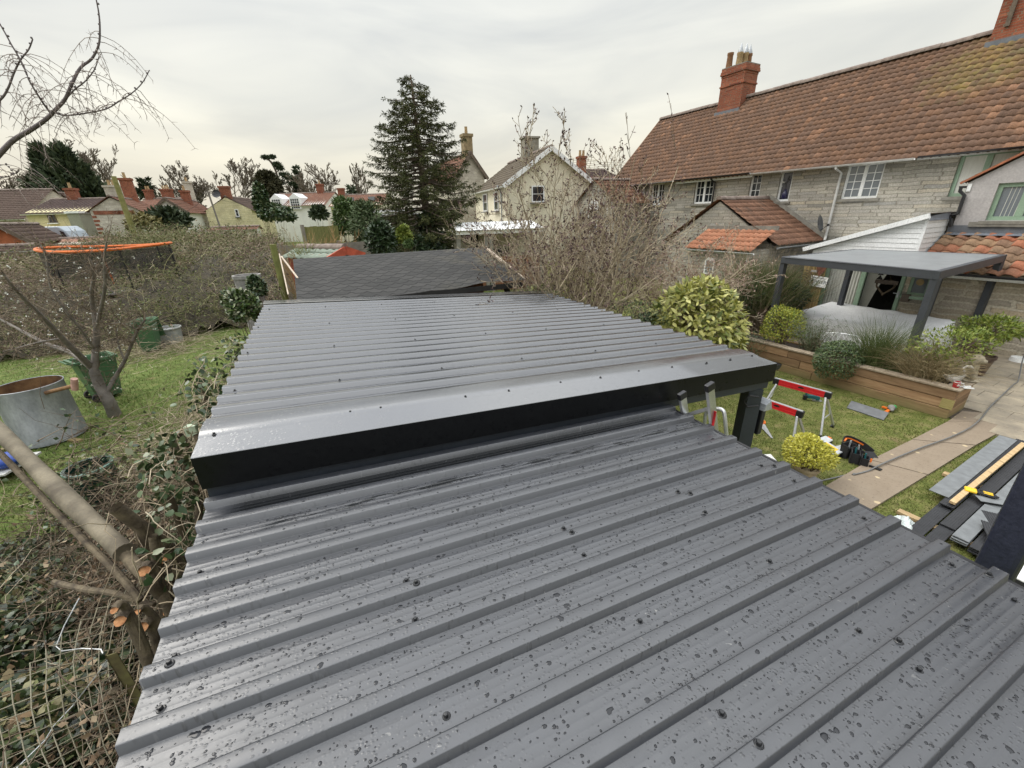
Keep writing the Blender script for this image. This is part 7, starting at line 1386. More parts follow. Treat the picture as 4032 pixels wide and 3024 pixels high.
q, F_, wd_, ze_, zr_ = bhouse('playhouse', 'small playhouse shed with pale green felt roof and red gable trim', (1305,1001), (1400,997), 13.2, 14.0, 2.2, 976, WOOD('red_boards', (.3,.07,.04), (.4,.1,.06), (1,1,6)), M('green_felt', (.22,.26,.21), .9, .2, 6), 'y', cat='shed', barge=M('red_trim', (.42,.08,.04), .6), over=.1, zb=0)
# trampoline
c = AY(425, 972, 17); tr = thing('trampoline', (c.x, c.y, terrain(c.x,c.y)), 'trampoline with orange padded top ring and black netting sunk in the brambles', 'trampoline'); rr = 2.05
b = MB(); pts = [Vector((c.x+rr*math.cos(a), c.y+rr*.9*math.sin(a), c.z+.05*math.sin(2*a+1))) for a in np.linspace(0, 2*math.pi, 41)]; b.tube(pts, .055, 6, False); b.build('padded_ring', m_orange, tr, smooth=True)
b = MB(); b.lathe([(rr*.98,-.08), (rr*.98,-1.0)], (c.x,c.y,c.z), 40, sy=.9); t_ = NT('black_netting'); tb_ = t_.n('BsdfTransparent'); mm = t_.n('MixShader', {0: .5, 1: tb_.outputs[0], 2: t_.bsdf.outputs[0]}); t_.P(Base_Color=(.012,.012,.013,1), Roughness=.8); t_.t.links.new(mm.outputs[0], t_.t.nodes['Material Output'].inputs[0]); b.build('netting', t_.mat, tr)
for k in range(6): a = k*1.047+.3; b = MB(); b.tube([(c.x+rr*math.cos(a), c.y+rr*.9*math.sin(a), terrain(c.x,c.y)-.05), (c.x+rr*math.cos(a), c.y+rr*.9*math.sin(a), c.z)], .03, 6); b.build('pole', m_orange if k == 2 else m_black, tr)
b = MB(); b.lathe([(.001,-1.62), (rr*.98,-1.6)], (c.x,c.y,c.z), 40, sy=.9); b.build('mat', m_dark, tr)
# poles and wires
a, c = AY(447, 694, 30), AY(533, 935, 30); d = (c-a).normalized(); f = c+d*((c.z-.5)/-d.z if d.z < 0 else 0); o = None; b = MB(); b.tube([a, f], [.14, .2], 10); o = b.build('utility_pole', M('mossy_pole', (.20,.20,.05), .9, .3, 4, (.27,.25,.1)), origin=f, smooth=True); setp(o, 'leaning mossy green utility pole rising out of the brambles', 'utility pole')
p2 = AY(818, 752, 50); b = MB(); b.tube([(p2.x+.4,p2.y,.5), p2], .09, 6); b.beam(p2+Vector((-.6,0,-.2)), p2+Vector((.6,0,-.2)), .08, .08); o = b.build('utility_pole', m_barkgrey, origin=Vector((p2.x+.4,p2.y,.5))); setp(o, 'thin distant utility pole with wires left of the cream stone gable', 'utility pole')
def wire(p, q, sag, name, label): n = 14; b = MB(); b.tube([p+(q-p)*(i/n)+Vector((0,0,-sag*4*(i/n)*(1-i/n))) for i in range(n+1)], .012, 4); o = b.build(name, m_dark, origin=p); setp(o, label, 'wire', 'overhead wires')
for i, (x, y, d_) in enumerate(((640,800,46), (690,838,47), (1230,800,63), (990,790,52))): wire(p2+Vector((0,0,-.1*i)), AY(x, y, d_), .5, 'overhead_wire', ('overhead wire running from the thin pole to the white gable', 'overhead wire dropping from the thin pole to the red tiled cottage', 'overhead wire running from the thin pole to the white terrace', 'overhead wire running from the thin pole past the cream stone gable')[i])
for i, dy in enumerate((-6, 2, 9, 17)): wire(AY(2200, 630+dy, 45), AY(2700, 640+dy*1.2, 46), .3, 'overhead_wire', ('topmost','second','third','lowest')[i]+' of the thin overhead wires passing behind the end of the terrace')
q = AY(968, 1075, 9.6); tb2 = MB(); zt = up_at(q, 968, 1073); tb2.lathe([(.001,.0), (.19,0), (.27,zt-.12), (.29,zt-.12), (.29,zt-.05), (.25,zt-.05), (.24,zt-.15), (.001,zt-.2)], (q.x,q.y,.0), 20); o = tb2.build('weathered_tub', M('weathered_grey_tub', (.26,.25,.24), .85, .35, 9), origin=Vector((q.x,q.y,0)), smooth=True); setp(o, 'tall weathered grey tapered tub in the ivy left of the shingled shed', 'tub')
# ------------------------------------------------------------------ thicket, trees and undergrowth
_px = np.array([-900, 0, 110, 200, 330, 430, 560, 650, 760, 860, 960, 1040, 1110, 1180]); _py = np.array([1000, 985, 968, 958, 950, 905, 880, 868, 878, 888, 890, 905, 950, 1010])
_rays = [ray(a, c) for a, c in zip(_px, _py)]; _az = np.array([r.x/r.y for r in _rays]); _sl = np.array([r.z/r.y for r in _rays])
tz = np.vectorize(terrain)
def front_y(x): return np.interp(x, [-40, -16, -12.2, -10.6, -9.2, -7.6, -5.2], [11.6, 11.7, 13.6, 14.6, 15.6, 14.2, 12.6])
def thick_h(x, y):
    cap = EYE+np.interp(x/y, _az, _sl)*y-tz(x, y); d = np.clip((y-front_y(x))/3.2, 0, 1)
    lump = 1+.22*np.sin(x*.9+1.3)*np.cos(y*.7)+.14*np.sin(x*2.3+y*1.7); bh = (1.15+1.55*d)*lump
    trm = np.exp(-(((x+6.0)/2.6)**2+((y-17)/2.6)**2)*.0)
    hh = np.clip(np.minimum(bh+.045*np.clip(y-18, 0, 20), cap), .25, 3.3); c = AY(425, 972, 17); return np.where((x-c.x)**2+((y-c.y)/.9)**2 < 2.3**2, np.minimum(hh, 2.0), hh)
def thick_mask(x, y, m=0):
    ok = (y > front_y(x)-m) & (y < 33) & (x < np.interp(y, [11, 14, 20, 33], [-4.9, -6.4, -8.0, -13.0])) & (x > -1.22*y-2)
    return ok
g7_ = np.random.default_rng(77); n = 40000; y = 11+22*g7_.random(n)**1.35; x = g7_.uniform(-38, -4.5, n); m = thick_mask(x, y); x, y = x[m], y[m]; n = len(x); h = thick_h(x, y)
B = np.stack([x, y, tz(x, y)+h*g7_.uniform(0, .75, n)], 1); d = g7_.normal(size=(n, 3)); d[:, 2] = np.abs(d[:, 2])*.6+.35; d = unit(d); L = np.clip(h*g7_.uniform(.35, .8, n), .3, 1.6)
P_, R_ = curve_twigs(B, d, L, .0045+.00032*y*g7_.uniform(.6, 1.4, n), 6, .38, .2, .3)
capz = (tz(x, y)+h*1.12)[:, None]; P_[:, :, 2] = np.minimum(P_[:, :, 2], capz+(.12*g7_.random((n, 6))))
V_, F_ = tubes(P_, R_, 3)
gr_ = np.sin(x*.45+.4)*np.cos(y*.38+1.0)+.4*g7_.normal(size=n); cls = np.where(gr_ > .45, 1, np.where(gr_ < -.55, 2, 0)); mi_ = np.repeat(cls, 5*3)
L_bram = LEAF('bramble_stem', [(.12,.10,.06), (.23,.195,.12), (.42,.36,.25)], .85, .2); L_bramg = LEAF('bramble_stem_green', [(.085,.09,.035), (.165,.165,.07), (.31,.29,.15)], .85, .2); L_bramp = LEAF('bramble_stem_purple', [(.1,.065,.05), (.18,.125,.1), (.3,.235,.19)], .85, .2)
v = Veg()
for c in range(3): v.q(V_, F_[mi_ == c], c) if c == 0 else (v.Q.append(F_[mi_ == c]), v.mq.append(np.full((mi_ == c).sum(), c)))
nl = 105000; i = g7_.integers(0, n, nl); j = g7_.integers(1, 6, nl); C = P_[i, j]+g7_.normal(size=(nl, 3))*.08; s = (.026+.0018*C[:, 1])*g7_.uniform(.6, 1.4, nl); lv = leaves(C, rdir(nl, .1), rdir(nl, .8), s*1.3, s*.9)
lc_ = np.where(cls[i] == 1, 3, np.where(g7_.random(nl) < .22, 4, 3)); lm = np.repeat(lc_, 2); v.V.append(lv[0]); 
for c in (3, 4): v.T.append(lv[1][lm == c]+v.n); v.mt.append(np.full((lm == c).sum(), c))
v.n += len(lv[0])
L_bl = LEAF('bramble_leaf', [(.05,.07,.024), (.115,.135,.045), (.2,.2,.085)], .7, .25); L_bd = LEAF('bramble_dead_leaf', [(.14,.095,.06), (.25,.18,.12), (.33,.26,.19)], .85, .2)
o = v.build('bramble_thicket', [L_bram, L_bramg, L_bramp, L_bl, L_bd], origin=Vector((-14, 18, 0))); setp(o, 'wide brown and olive bramble thicket filling the plot beyond the wheelie bins', 'brambles', kind='stuff')
# dense dead core under the stems
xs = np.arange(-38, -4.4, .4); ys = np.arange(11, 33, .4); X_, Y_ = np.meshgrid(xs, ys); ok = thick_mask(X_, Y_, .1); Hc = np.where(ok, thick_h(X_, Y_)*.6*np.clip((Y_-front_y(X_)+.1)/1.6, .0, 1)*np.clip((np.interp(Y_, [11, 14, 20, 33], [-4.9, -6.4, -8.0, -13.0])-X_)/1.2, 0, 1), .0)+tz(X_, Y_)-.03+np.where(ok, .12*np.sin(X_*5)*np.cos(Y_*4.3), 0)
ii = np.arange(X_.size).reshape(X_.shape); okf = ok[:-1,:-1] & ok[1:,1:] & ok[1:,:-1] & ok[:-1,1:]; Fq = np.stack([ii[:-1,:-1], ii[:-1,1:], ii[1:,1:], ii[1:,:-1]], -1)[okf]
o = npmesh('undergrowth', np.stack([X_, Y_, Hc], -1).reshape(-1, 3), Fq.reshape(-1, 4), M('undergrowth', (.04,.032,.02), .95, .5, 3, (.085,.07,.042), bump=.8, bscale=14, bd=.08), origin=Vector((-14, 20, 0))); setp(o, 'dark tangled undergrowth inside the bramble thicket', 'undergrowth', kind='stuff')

# far bare trees
def bare_tree(L, Rx, top, base_y, d, name, label, seed, n0=8, spread=38, mat=None, r=.22, levels=5, trunk=.32, group=None, up=.28):
    """crown fitted between photo columns L and Rx, rising to row top"""
    c = AY((L+Rx)/2, base_y, d); zt = AY((L+Rx)/2, top, d).z; zg = terrain(c.x, c.y)-.1; Ht = zt-zg; wd = (AY(Rx, base_y, d)-AY(L, base_y, d)).length; t = thing(name, (c.x, c.y, zg), label, 'tree', group)
    Ps = grow((0,0,0), (0.02,0.02,1), 1., .03, levels, (n0+2, 9, 7, 6), (spread, 40, 36, 30), (.62, .5, .45, .42), up, .1, 6, 0, trunk, .55, seed); A = np.concatenate([p.reshape(-1, 3) for p, _ in Ps]); mz = np.percentile(A[:, 2], 98.5); mw = max(np.percentile(np.abs(A[:, :2]), 94), .1)
    sc = np.array([wd/2/mw, wd/2/mw, Ht/mz]); v = Veg()
    for k, (p, rr) in enumerate(Ps): v.q(*tubes(p*sc+np.array([c.x, c.y, zg]), np.maximum(rr*r/.03, .0004*d+.004), 6 if k == 0 else 3), 0)
    v.build('branches', [mat or m_twigfar], t); return t
for q in ((300, 500, 545, 860, 80, 'tall bare spreading tree just right of the dark conifer clump', 1), (-60, 165, 672, 880, 70, 'bare tree behind the brown roofs at the far left edge', 2), (410, 560, 672, 850, 95, 'smaller bare tree between the conifer clump and the little cedar', 3), (672, 800, 640, 850, 85, 'pale bare tree rising left of the cream stone gable', 4), (735, 860, 700, 850, 88, 'low bushy bare tree just left of the cream gable chimney', 5), (835, 1030, 618, 850, 84, 'big dark bare tree rising behind the cream stone gable', 6), (1215, 1385, 646, 830, 80, 'round headed bare tree above the white terrace', 7), (1385, 1455, 650, 820, 90, 'slim pale bare tree left of the big spruce', 8), (1120, 1240, 700, 830, 86, 'low bare tree between the pine and the round headed tree', 9), (560, 690, 740, 850, 92, 'faint low bare tree behind the white gable', 10)):
    bare_tree(*q[:5], 'bare_tree', q[5], q[6], group='bare trees on the skyline', n0=9 if q[6] != 8 else 7, spread=42 if q[6] != 8 else 26)
# far evergreens
def conifer(name, px, top, base_y, d, hw_px, label, seed, mat, leaf=(.5,.12), n_whorl=26, per=7, dens=12, droop=.25, trunk_r=.2, cat='tree', zmin=.12, shape=.85, irregular=.25, group=None, gap=0, brmat=None, upturn=.18):
    c = AY(px, base_y, d); zt = AY(px, top, d).z; zg = terrain(c.x, c.y)-.05; H_ = zt-zg; W_ = (AY(px+hw_px, base_y, d)-AY(px, base_y, d)).length; t = thing(name, (c.x, c.y, zg), label, cat, group); g = np.random.default_rng(seed)
    b = MB(); b.tube([(c.x,c.y,zg), (c.x+.02*H_*g.normal()*.3,c.y,zg+H_*.5), (c.x,c.y,zt-.1)], [trunk_r, trunk_r*.6, .03], 8); b.build('trunk', m_bark, t, smooth=True)
    zz = []; aa = []
    for w_ in range(n_whorl):
        f = zmin+(1-zmin)*(w_/n_whorl)
        for k in range(per if f < .9 else 4):
            if g.random() < gap: continue
            zz.append(f+g.normal()*.008); aa.append(2*math.pi*(k+g.random()*.8)/per+w_*1.1)
    zz = np.array(zz); aa = np.array(aa); n = len(zz); Lb = W_*np.clip((1-(zz-zmin)/(1-zmin)), 0.02, 1)**shape*(1+irregular*g.normal(size=n)).clip(.35, 1.5)+.12
    B_ = np.stack([np.full(n, c.x), np.full(n, c.y), zg+zz*H_], 1); D_ = np.stack([np.cos(aa), np.sin(aa), .25+0*aa], 1); S_ = 8; tt = np.linspace(0, 1, S_)[None, :, None]
    P = B_[:, None]+D_[:, None]*np.array([1, 1, 0])*Lb[:, None, None]*tt; P[:, :, 2] += Lb[:, None]*(.16*tt[:, :, 0]-droop*2*tt[:, :, 0]**1.5+upturn*2*tt[:, :, 0]**3); P += np.cumsum(g.normal(size=P.shape)*.02*Lb[:, None, None]/2, 1)*(tt > 0)
    v = Veg(); v.q(*tubes(P, (.012+.012*Lb)[:, None]*(1-.8*tt[:, :, 0]), 4), 0); v.build('branches', brmat or m_bark, t)
    m_ = (Lb*dens).astype(int)+3; bi = np.repeat(np.arange(n), m_); tpos = g.uniform(.18, 1, len(bi))**.8; f = np.clip(tpos, 0, .999)*(S_-1); i0 = f.astype(int); fr = (f-i0)[:, None]; Q = P[bi, i0]*(1-fr)+P[bi, i0+1]*fr; Dd = unit(P[bi, i0+1]-P[bi, i0]); sd = unit(np.cross(Dd, np.array([0, 0, 1.])))*np.where(g.random(len(bi)) < .5, -1, 1)[:, None]
    tw = unit(Dd*.7+sd*g.uniform(.2, 1, (len(bi), 1))+np.array([0, 0, -droop*1.5])+g.normal(size=Q.shape)*.25); tl = (.10+.16*Lb[bi]*(1.1-tpos))*g.uniform(.7, 1.4, len(bi))
    K = 6; ff = np.linspace(.05, 1, K)[None, :, None]; C = (Q[:, None]+tw[:, None]*tl[:, None, None]*ff); C[:, :, 2] -= droop*.6*tl[:, None]*ff[:, :, 0]**2; C = C.reshape(-1, 3); ND = unit(np.repeat(tw, K, 0)+g.normal(size=C.shape)*.55); l = leaf[0]*g.uniform(.6, 1.2, len(C)); v = Veg(); v.t(*leaves(C, ND, rdir(len(C), .7), l, leaf[1], .12)); v.build('foliage', mat, t); return t
L_spr = LEAF('spruce_needles', [(.022,.03,.011), (.05,.06,.02), (.085,.09,.032), (.06,.062,.026)], .75, .15); L_far = LEAF('far_evergreen', [(.028,.042,.025), (.05,.068,.036), (.075,.092,.05)], .75, .15)
sp_ = conifer('spruce_tree', 1686, 282, 985, 23, 238, 'tall dark spruce standing alone beyond the shingled shed', 3, L_spr, (.135,.034), 48, 7, 20, .26, .28, zmin=.1, shape=.62, irregular=.22, gap=.06)
c = AY(1690, 940, 22.6); shrub('ivy_on_trunk', c, (.75,.6,1.3), 1800, .15, .1, L_dark, 'dark ivy clothing the foot of the spruce trunk', base=(c.x,c.y,terrain(c.x,c.y)), seed=51, noise=.25, stems=0); c = AY(1570, 985, 21); shrub('ivy_hedge', c, (3.4,.6,.55), 2600, .14, .1, L_dark, 'dark low ivy hedge running under the spruce', base=(c.x,c.y,terrain(c.x,c.y)), seed=52, noise=.3, stems=0)
def crown(px, py, d, rx_px, ry_px, name, label, mat, LL, WW, n, seed, cat='tree', noise=.25, stems=10, droop=.1, group=None):
    c = AY(px, py, d); k = (AY(px+1, py, d)-c).length; base = (c.x, c.y, terrain(c.x, c.y)-.05); return shrub(name, c, (rx_px*k, rx_px*k*.8, ry_px*k), n, LL, WW, mat, label, cat, group, base, droop, noise, seed, stems, .6)
t = crown(270, 765, 72, 110, 90, 'cypress_clump', 'broad dark double topped cypress clump on the left skyline', L_far, 1.2, .4, 3000, 61, noise=.12, droop=-.5); c = AY(355, 770, 71.5); k = (AY(356,770,71.5)-c).length
for (qx, qy, rx, ry, s_) in ((345, 775, 70, 70, 1), (195, 690, 32, 100, 2), (268, 670, 36, 82, 3), (225, 720, 60, 80, 4), (310, 715, 45, 70, 5)):
    c = AY(qx, qy, 72); g = np.random.default_rng(s_); d = unit(g.normal(size=(1500, 3))); v = Veg(); v.t(*leaves(np.array(c)+d*np.array([rx*k, rx*k*.8, ry*k])*(1-.5*g.random((1500, 1))**2), unit(d+g.normal(size=d.shape)*.6+[0, 0, .5]), rdir(1500), 1.2*g.uniform(.5, 1.2, 1500), .35)); v.build('foliage', L_far, t)
conifer('cedar_tree', 597, 695, 815, 85, 38, 'small flat branched cedar on the skyline', 62, L_far, (.9,.28), 9, 5, 2.2, .0, .2, shape=.5, gap=.2, zmin=.25)
crown(1058, 738, 80, 44, 50, 'dense_evergreen', 'dense dark rounded evergreen left of the tall pine', LEAF('olive_evergreen', [(.035,.035,.02), (.06,.058,.032), (.085,.08,.045)], .85, .1), .7, .3, 4200, 63, noise=.06)
conifer('thin_conifer', 1192, 643, 790, 84, 26, 'thin pointed dark conifer on the skyline', 64, L_far, (.8,.3), 16, 5, 3, .2, .15, shape=.9, gap=.15); conifer('small_conifer', 1392, 722, 800, 78, 24, 'small dark pointed conifer just left of the spruce', 65, L_far, (.8,.3), 12, 5, 3, .2, .15)
# umbrella shaped pine
c = AY(1110, 790, 82); zg = terrain(c.x, c.y); pn = thing('pine_tree', (c.x, c.y, zg), 'tall leaning pine with flat layered tufts of foliage on the skyline', 'tree'); b = MB(); q = [AY(1110, 790, 82), AY(1098, 730, 82), AY(1088, 680, 82), AY(1068, 640, 82), AY(1048, 622, 82)]; b.tube([(c.x,c.y,zg)]+smooth_pts(q), .16, 6); b.tube(smooth_pts([q[1], AY(1125,705,82), AY(1160,700,82)]), .1, 5); b.tube(smooth_pts([q[2], AY(1105,660,82), AY(1098,640,82)]), .08, 5); b.build('trunk', m_bark, pn)
v = Veg(); g = np.random.default_rng(66)
for (x, y, rx, ry) in ((1045,620,14,3), (1072,619,12,3), (1090,648,16,7), (1105,663,14,9), (1065,690,20,9), (1120,690,26,10), (1150,705,24,11), (1100,720,30,9), (1160,725,30,9)):
    c = AY(x, y, 82); k = (AY(x+1, y, 82)-c).length; d = unit(g.normal(size=(320, 3))); v.t(*leaves(np.array(c)+d*np.array([rx, rx*.8, ry])*k*(.3+.7*g.random((320, 1))), rdir(320, .4), rdir(320), .5, .16))
v.build('foliage', L_far, pn)
# distant wooded band on the horizon
n = 9000; g = np.random.default_rng(71); x = g.uniform(-135, 60, n); y = g.uniform(92, 122, n); h = (3.2+1.6*np.sin(x*.13)+1.1*np.sin(x*.41+1))*g.uniform(.5, 1.1, n); B = np.stack([x, y, np.full(n, .8)+h*.3*g.random(n)], 1); d = g.normal(size=(n, 3))*.5; d[:, 2] = 1; P_, R_ = curve_twigs(B, unit(d), h, np.full(n, .07), 4, 0, .15); v = Veg(); v.q(*tubes(P_, R_, 3)); C = P_[:, 1:].reshape(-1, 3); C = C[g.random(len(C)) < .6]; v.t(*leaves(C+g.normal(size=C.shape)*.4, rdir(len(C)), rdir(len(C)), 1.2, .9), 1); o = v.build('woodland', [m_twigfar, LEAF('woodland_mass', [(.05,.048,.035), (.085,.075,.055)], .9, .1)], origin=Vector((-30, 105, 0))); setp(o, 'distant brown woodland band along the horizon behind the houses', 'woodland', kind='stuff')
# middle distance planting, left to right
for q in ((665, 870, 36, 75, 40, 'garden_conifer', 'dark green bushy conifer in front of the white gable', L_far, .5, .22, 1500, 81), (560, 880, 34, 60, 28, 'yellowing_bush', 'olive yellow bush right of the mossy pole', LEAF('olive_leaf', [(.12,.11,.035), (.2,.17,.06)], .7), .3, .12, 1000, 82), (1030, 800, 40, 24, 62, 'ivy_column', 'ivy covered tree stump right of the cream stone gable', L_ivy, .3, .2, 2200, 83), (1085, 840, 40, 62, 30, 'ivy_mound', 'dark ivy mound sloping down right of the cream stone gable', L_ivy, .3, .2, 2200, 84), (1255, 838, 50, 28, 22, 'round_bush', 'dark round bush before the white terrace', L_far, .4, .25, 700, 85), (1365, 865, 21, 55, 75, 'tall_green_shrub', 'tall loose green shrub behind the concrete panel wall', L_mid, .2, .06, 2200, 86), (1345, 830, 22, 26, 18, 'golden_shrub', 'golden green clipped top above the tall loose shrub', L_eup, .15, .07, 700, 87), (1445, 890, 19.5, 58, 95, 'grey_green_shrub', 'tall grey green evergreen shrub left of the spruce', L_ros, .2, .055, 2800, 88), (1500, 945, 15.5, 52, 62, 'dark_laurel', 'dark glossy laurel in front of the grey green shrub', L_dark, .16, .08, 1900, 89), (1590, 930, 19, 28, 32, 'lime_shrub', 'rounded lime green shrub at the foot of the spruce', L_brt, .12, .06, 1300, 90), (1608, 962, 18.5, 18, 16, 'clipped_ball', 'small clipped pale green ball beside the lime shrub', L_mid, .08, .04, 900, 91), (960, 1215, 8.4, 62, 58, 'variegated_ivy', 'variegated ivy bush at the back left corner of the carport roof', LEAF('cream_edged_ivy', [(.02,.045,.012), (.05,.09,.02), (.10,.14,.04), (.42,.42,.3)], .35, .5), .075, .055, 2000, 92), (1010, 1130, 9.2, 36, 40, 'dark_ivy', 'dark ivy clump at the left end of the shingled shed', L_ivy, .07, .05, 1000, 93)):
    crown(q[0], q[1], q[2], q[3], q[4], q[5], q[6], q[7], q[8], q[9], q[10], q[11], 'shrub')
c = AY(1195, 985, 14); tuft('spiky_plant', (c.x, c.y, AY(1195, 985, 14).z-.4), 60, 1.1, .014, .55, LEAF('spiky_leaf', [(.15,.17,.05), (.25,.25,.1)], .6), 'spiky strap leaved plant behind the bare fig tree', 'shrub', .15, 95)
c = AY(1110, 1085, 10.8); bare_bush('fig_tree', (c.x, c.y, .0), 6, 1.9, .042, .75, 4, (5, 3, 3), (42, 40, 38), (.62, .6, .55), [m_twigpale, m_twigpale], 'pale branched bare fig tree with knobbly tips at the left end of the shed', (L_bud, .045, .03, .9), 12, .35, .1, cat='bare tree')
c = AY(1190, 905, 14.5); bare_bush('willow_bush', (c.x, c.y, terrain(c.x,c.y)), 12, 2.6, .02, .4, 3, (9, 6), (28, 28), (.5, .45), [LEAF('willow_stem', [(.25,.15,.06), (.36,.23,.1), (.42,.31,.17)], .8)]*2, 'orange brown twiggy willow behind the fig tree', None, 13, .3, .1)
c = AY(1290, 900, 17); bare_bush('orange_twig_bush', (c.x, c.y, terrain(c.x,c.y)), 10, 2.3, .018, .4, 3, (8, 6), (30, 28), (.5, .45), [LEAF('orange_stem', [(.28,.14,.05), (.38,.22,.09)], .8)]*2, 'orange stemmed bare bush before the green board fence', None, 14, .3, .1)
# climbing hedge remains along the carport's left edge
def edgeP(t, s=-1.15, z=0): return ST(s, t, z)
for i, (t0, ht, lean) in enumerate(((3.0, 1.75, .05), (3.5, 2.05, -.1), (4.1, 2.0, .1), (4.6, 2.25, -.05), (5.3, 2.15, .05), (6.0, 2.2, 0.), (6.8, 2.2, .1))):
    q = edgeP(t0, -1.25-.12*(i % 3)); t = thing('hedge_trunk', q, ('nearest','second nearest','third','middle','third furthest','second furthest','furthest')[i]+' of the ivy clad cut hedge trunks along the left edge of the carport', 'hedge trunk', 'cut hedge trunks along the carport'); g = np.random.default_rng(100+i); v = Veg()
    for k in range(3):
        b = MB(); e = q+Vector((g.normal()*.12, g.normal()*.14, ht*g.uniform(.75, 1))); pp = smooth_pts([q+Vector((g.normal()*.1, g.normal()*.1, -.02)), q*.5+e*.5+Vector((g.normal()*.08, g.normal()*.08, 0)), e], 4); b.tube(pp, .045 if k == 0 else .028, 7, False); v.q(np.array([tuple(z) for z in b.v]), np.array(b.f))
    v.build('stems', m_hedge, t, smooth=True)
    n = (70, 90, 380, 120, 160, 220, 320)[i]; a = g.uniform(0, 6.28, n); zz = ht*(g.uniform(.35, 1.02, n)**.8); rr = g.uniform(.05, .22, n); C = np.stack([q.x+rr*np.cos(a), q.y+rr*np.sin(a)*1.3, zz], 1); v = Veg(); v.t(*leaves6(C, rdir(n, -.2), rdir(n, .6), .065*g.uniform(.6, 1.3, n), .055)); v.build('ivy', L_ivy, t)
    B = np.repeat(np.array(q)[None], 110, 0)+g.normal(size=(110, 3))*[.14, .2, .1]+np.array([0, 0, 1])*ht*g.uniform(.2, 1, (110, 1)); P_, R_ = curve_twigs(B, rdir(110, -.2), g.uniform(.2, .7, 110), np.full(110, .005), 6, .6, .25); v = Veg(); v.q(*tubes(P_, R_, 3)); v.build('dead_vines', m_twigpale, t)
def litter(name, c, rad, n, L, r, mat, label, seed, zs=.12, leaf=None, flat=1.0, z0=.02):
    g = np.random.default_rng(seed); B = np.array(c)+g.normal(size=(n, 3))*np.array([rad[0], rad[1], 0]); B[:, 2] = c[2]+z0+np.abs(g.normal(size=n))*zs*np.exp(-(((B[:, 0]-c[0])/rad[0])**2+((B[:, 1]-c[1])/rad[1])**2)/3); d = g.normal(size=(n, 3)); d[:, 2] *= .25*flat; P_, R_ = curve_twigs(B, unit(d), L*g.uniform(.4, 1.2, n), r*g.uniform(.6, 1.3, n), 6, .1, .2); P_[:, :, 2] = np.maximum(P_[:, :, 2], c[2]+.01); v = Veg(); v.q(*tubes(P_, R_, 3))
    mats = [mat]
    if leaf: C = P_.reshape(-1, 3)[g.integers(0, n*6, n*2)]; v.t(*leaves(C+g.normal(size=C.shape)*.03, rdir(len(C)), rdir(len(C), .8), leaf[1], leaf[1]*.7), 1); mats.append(leaf[0])
    o = v.build(name, mats, origin=Vector(c)); return setp(o, label, 'brushwood', kind='stuff')
q = ST(-1.75, 6.2, 0); litter('dead_vine_heap', (q.x, q.y, 0), (.5,.8), 1600, .6, .0045, m_twigpale, 'straw coloured heap of dead vines beside the ivy clad trunks', 111, .75); 
q = ST(-2.1, 8.6, 0); litter('dead_stalks', (q.x, q.y, 0), (1.0,1.8), 1700, .8, .005, m_twigpale, 'pale dead stalks strewn over the grass behind the heap', 112, .3)
q = G(*crl(1000, 640)); litter('cut_stalks', (q.x+.8, q.y+.3, 0), (1.6,.9), 1100, .8, .006, m_twigpale, 'pale cut stalks lying between the two wheelie bins', 113, .2)
q = ST(-2.0, 4.6, 0); q2 = ST(-2.75, 5.9, 0); litter('bramble_stems', (q2.x, q2.y, .0), (.5,.6), 900, 1.1, .005, m_twig, 'arching bramble stems in front of the dark green water butt', 117, .8, (L_bramg_ if False else L_ivy, .06), 2.5)
litter('brushwood', (q.x, q.y, .0), (.42,.75), 2400, .9, .0055, m_twig, 'brown brushwood heaped between the water butt and the carport corner', 114, .55, (L_dead, .05), 1.6)
q = ST(-1.75, 2.6, 0); litter('brushwood', (q.x, q.y, .1), (.2,.6), 600, .6, .005, m_twig, 'twigs and dead leaves lying behind the chain link fence by the cut stems', 115, .5, (L_dead, .05), 1.4)
# ivy and bramble mound in the near left corner
g = np.random.default_rng(121); n = 72000; s_ = -1.68-4.8*g.random(n)**1.3; t_ = g.uniform(.2, 6.3, n)
def moundz(s, t): e = np.clip((-1.6-s)/.5, 0, 1); return (.32+.42*e*np.exp(-((t-2.0)/2.3)**2)+.10*np.sin(s*4+t*2)+.10*np.sin(t*5-s*2))*np.clip((6.9-t)/2.2, .15, 1)*np.clip((s+6.9)/2.5, .2, 1)
zz = moundz(s_, t_)*(1-.6*g.random(n)**1.8); C = np.stack([s_*U.x+t_*VV.x, s_*U.y+t_*VV.y, zz], 1); keep = ~((t_ > 3.1) & (s_ > -1.95)); C = C[keep]; n = len(C); sz = .043*g.uniform(.5, 1.5, n); D_ = rdir(n, -.25); N_ = unit(np.array([.25, -.4, 1.])+g.normal(size=(n, 3))*.6)
v = Veg(); lf = leaves6(C, D_, N_, sz*1.25, sz*1.1, .12); cl = (g.random(n) < .14+.3*(np.sin(C[:, 0]*2.2)*np.cos(C[:, 1]*1.9) > .5)); lm = np.repeat(cl, 4); v.V.append(lf[0]); v.n = len(lf[0])
for c in (0, 1): v.T.append(lf[1][lm == bool(c)]); v.mt.append(np.full((lm == bool(c)).sum(), c))
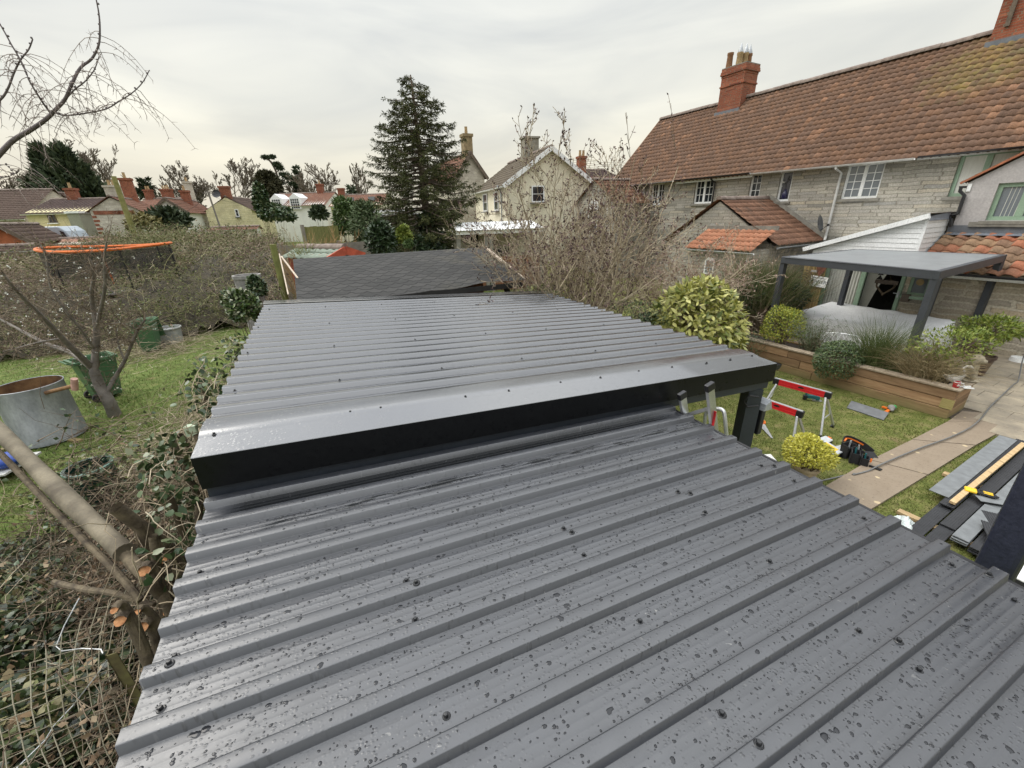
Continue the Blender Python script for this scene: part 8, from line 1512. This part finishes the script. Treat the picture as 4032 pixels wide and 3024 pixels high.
k = 1000; ss = -1.7-4.5*g.random(k)**1.2; tt = g.uniform(.2, 6.0, k); B = np.stack([ss*U.x+tt*VV.x, ss*U.y+tt*VV.y, moundz(ss, tt)*g.uniform(.2, .9, k)], 1); P_, R_ = curve_twigs(B, rdir(k, .5), g.uniform(.3, 1.3, k), np.full(k, .0045), 7, .45, .2); v.q(*tubes(P_, R_, 3), 2); kk = P_[:, 2:].reshape(-1, 3); kk = kk[g.random(len(kk)) < .4]; v.t(*leaves(kk+g.normal(size=kk.shape)*.03, rdir(len(kk)), rdir(len(kk), .8), .045*g.uniform(.6, 1.5, len(kk)), .038), 3)
L_bramf = LEAF('bramble_fresh_leaf', [(.06,.08,.03), (.14,.16,.06), (.24,.22,.11), (.3,.2,.12)], .5, .35, .15)
o = v.build('ivy_ground_cover', [LEAF('dark_ivy_leaf', [(.009,.018,.006), (.024,.04,.013), (.05,.07,.026)], .33, .5), L_bramf, L_twigm if False else m_twigpale, L_bramf], origin=ST(-3, 3, 0)); setp(o, 'dark ivy and brambles smothering the near left corner behind the chain link', 'ivy', kind='stuff')
xs = np.linspace(-6.3, -1.62, 40); ts = np.linspace(.0, 6.6, 50); S2, T2 = np.meshgrid(xs, ts); Z2 = moundz(S2, T2)*.55*np.clip((-1.62-S2)/.15, 0, 1)*np.clip((6.6-T2)/.5, 0, 1)-.02; ii = np.arange(S2.size).reshape(S2.shape); o = npmesh('ivy_soil', np.stack([S2*U.x+T2*VV.x, S2*U.y+T2*VV.y, Z2], -1).reshape(-1, 3), np.stack([ii[:-1,:-1], ii[:-1,1:], ii[1:,1:], ii[1:,:-1]], -1).reshape(-1, 4), M('dark_litter', (.035,.026,.018), .95, .5, 6, (.08,.06,.04), bump=.6), origin=ST(-3, 3, 0)); setp(o, 'dark leaf litter under the ivy in the near left corner', 'leaf litter', kind='stuff')
q = plS(*crl(1672, 1312), -1.62); b = MB(frame(q, (1,.3))); b.box(-.055,.055,-.04,.04,-.06,.06); o = b.build('bird_feeder', M('pale_green_plastic', (.42,.5,.36), .5), origin=q); setp(o, 'small pale green square box hung on the hedge trunks at the carport corner', 'box')
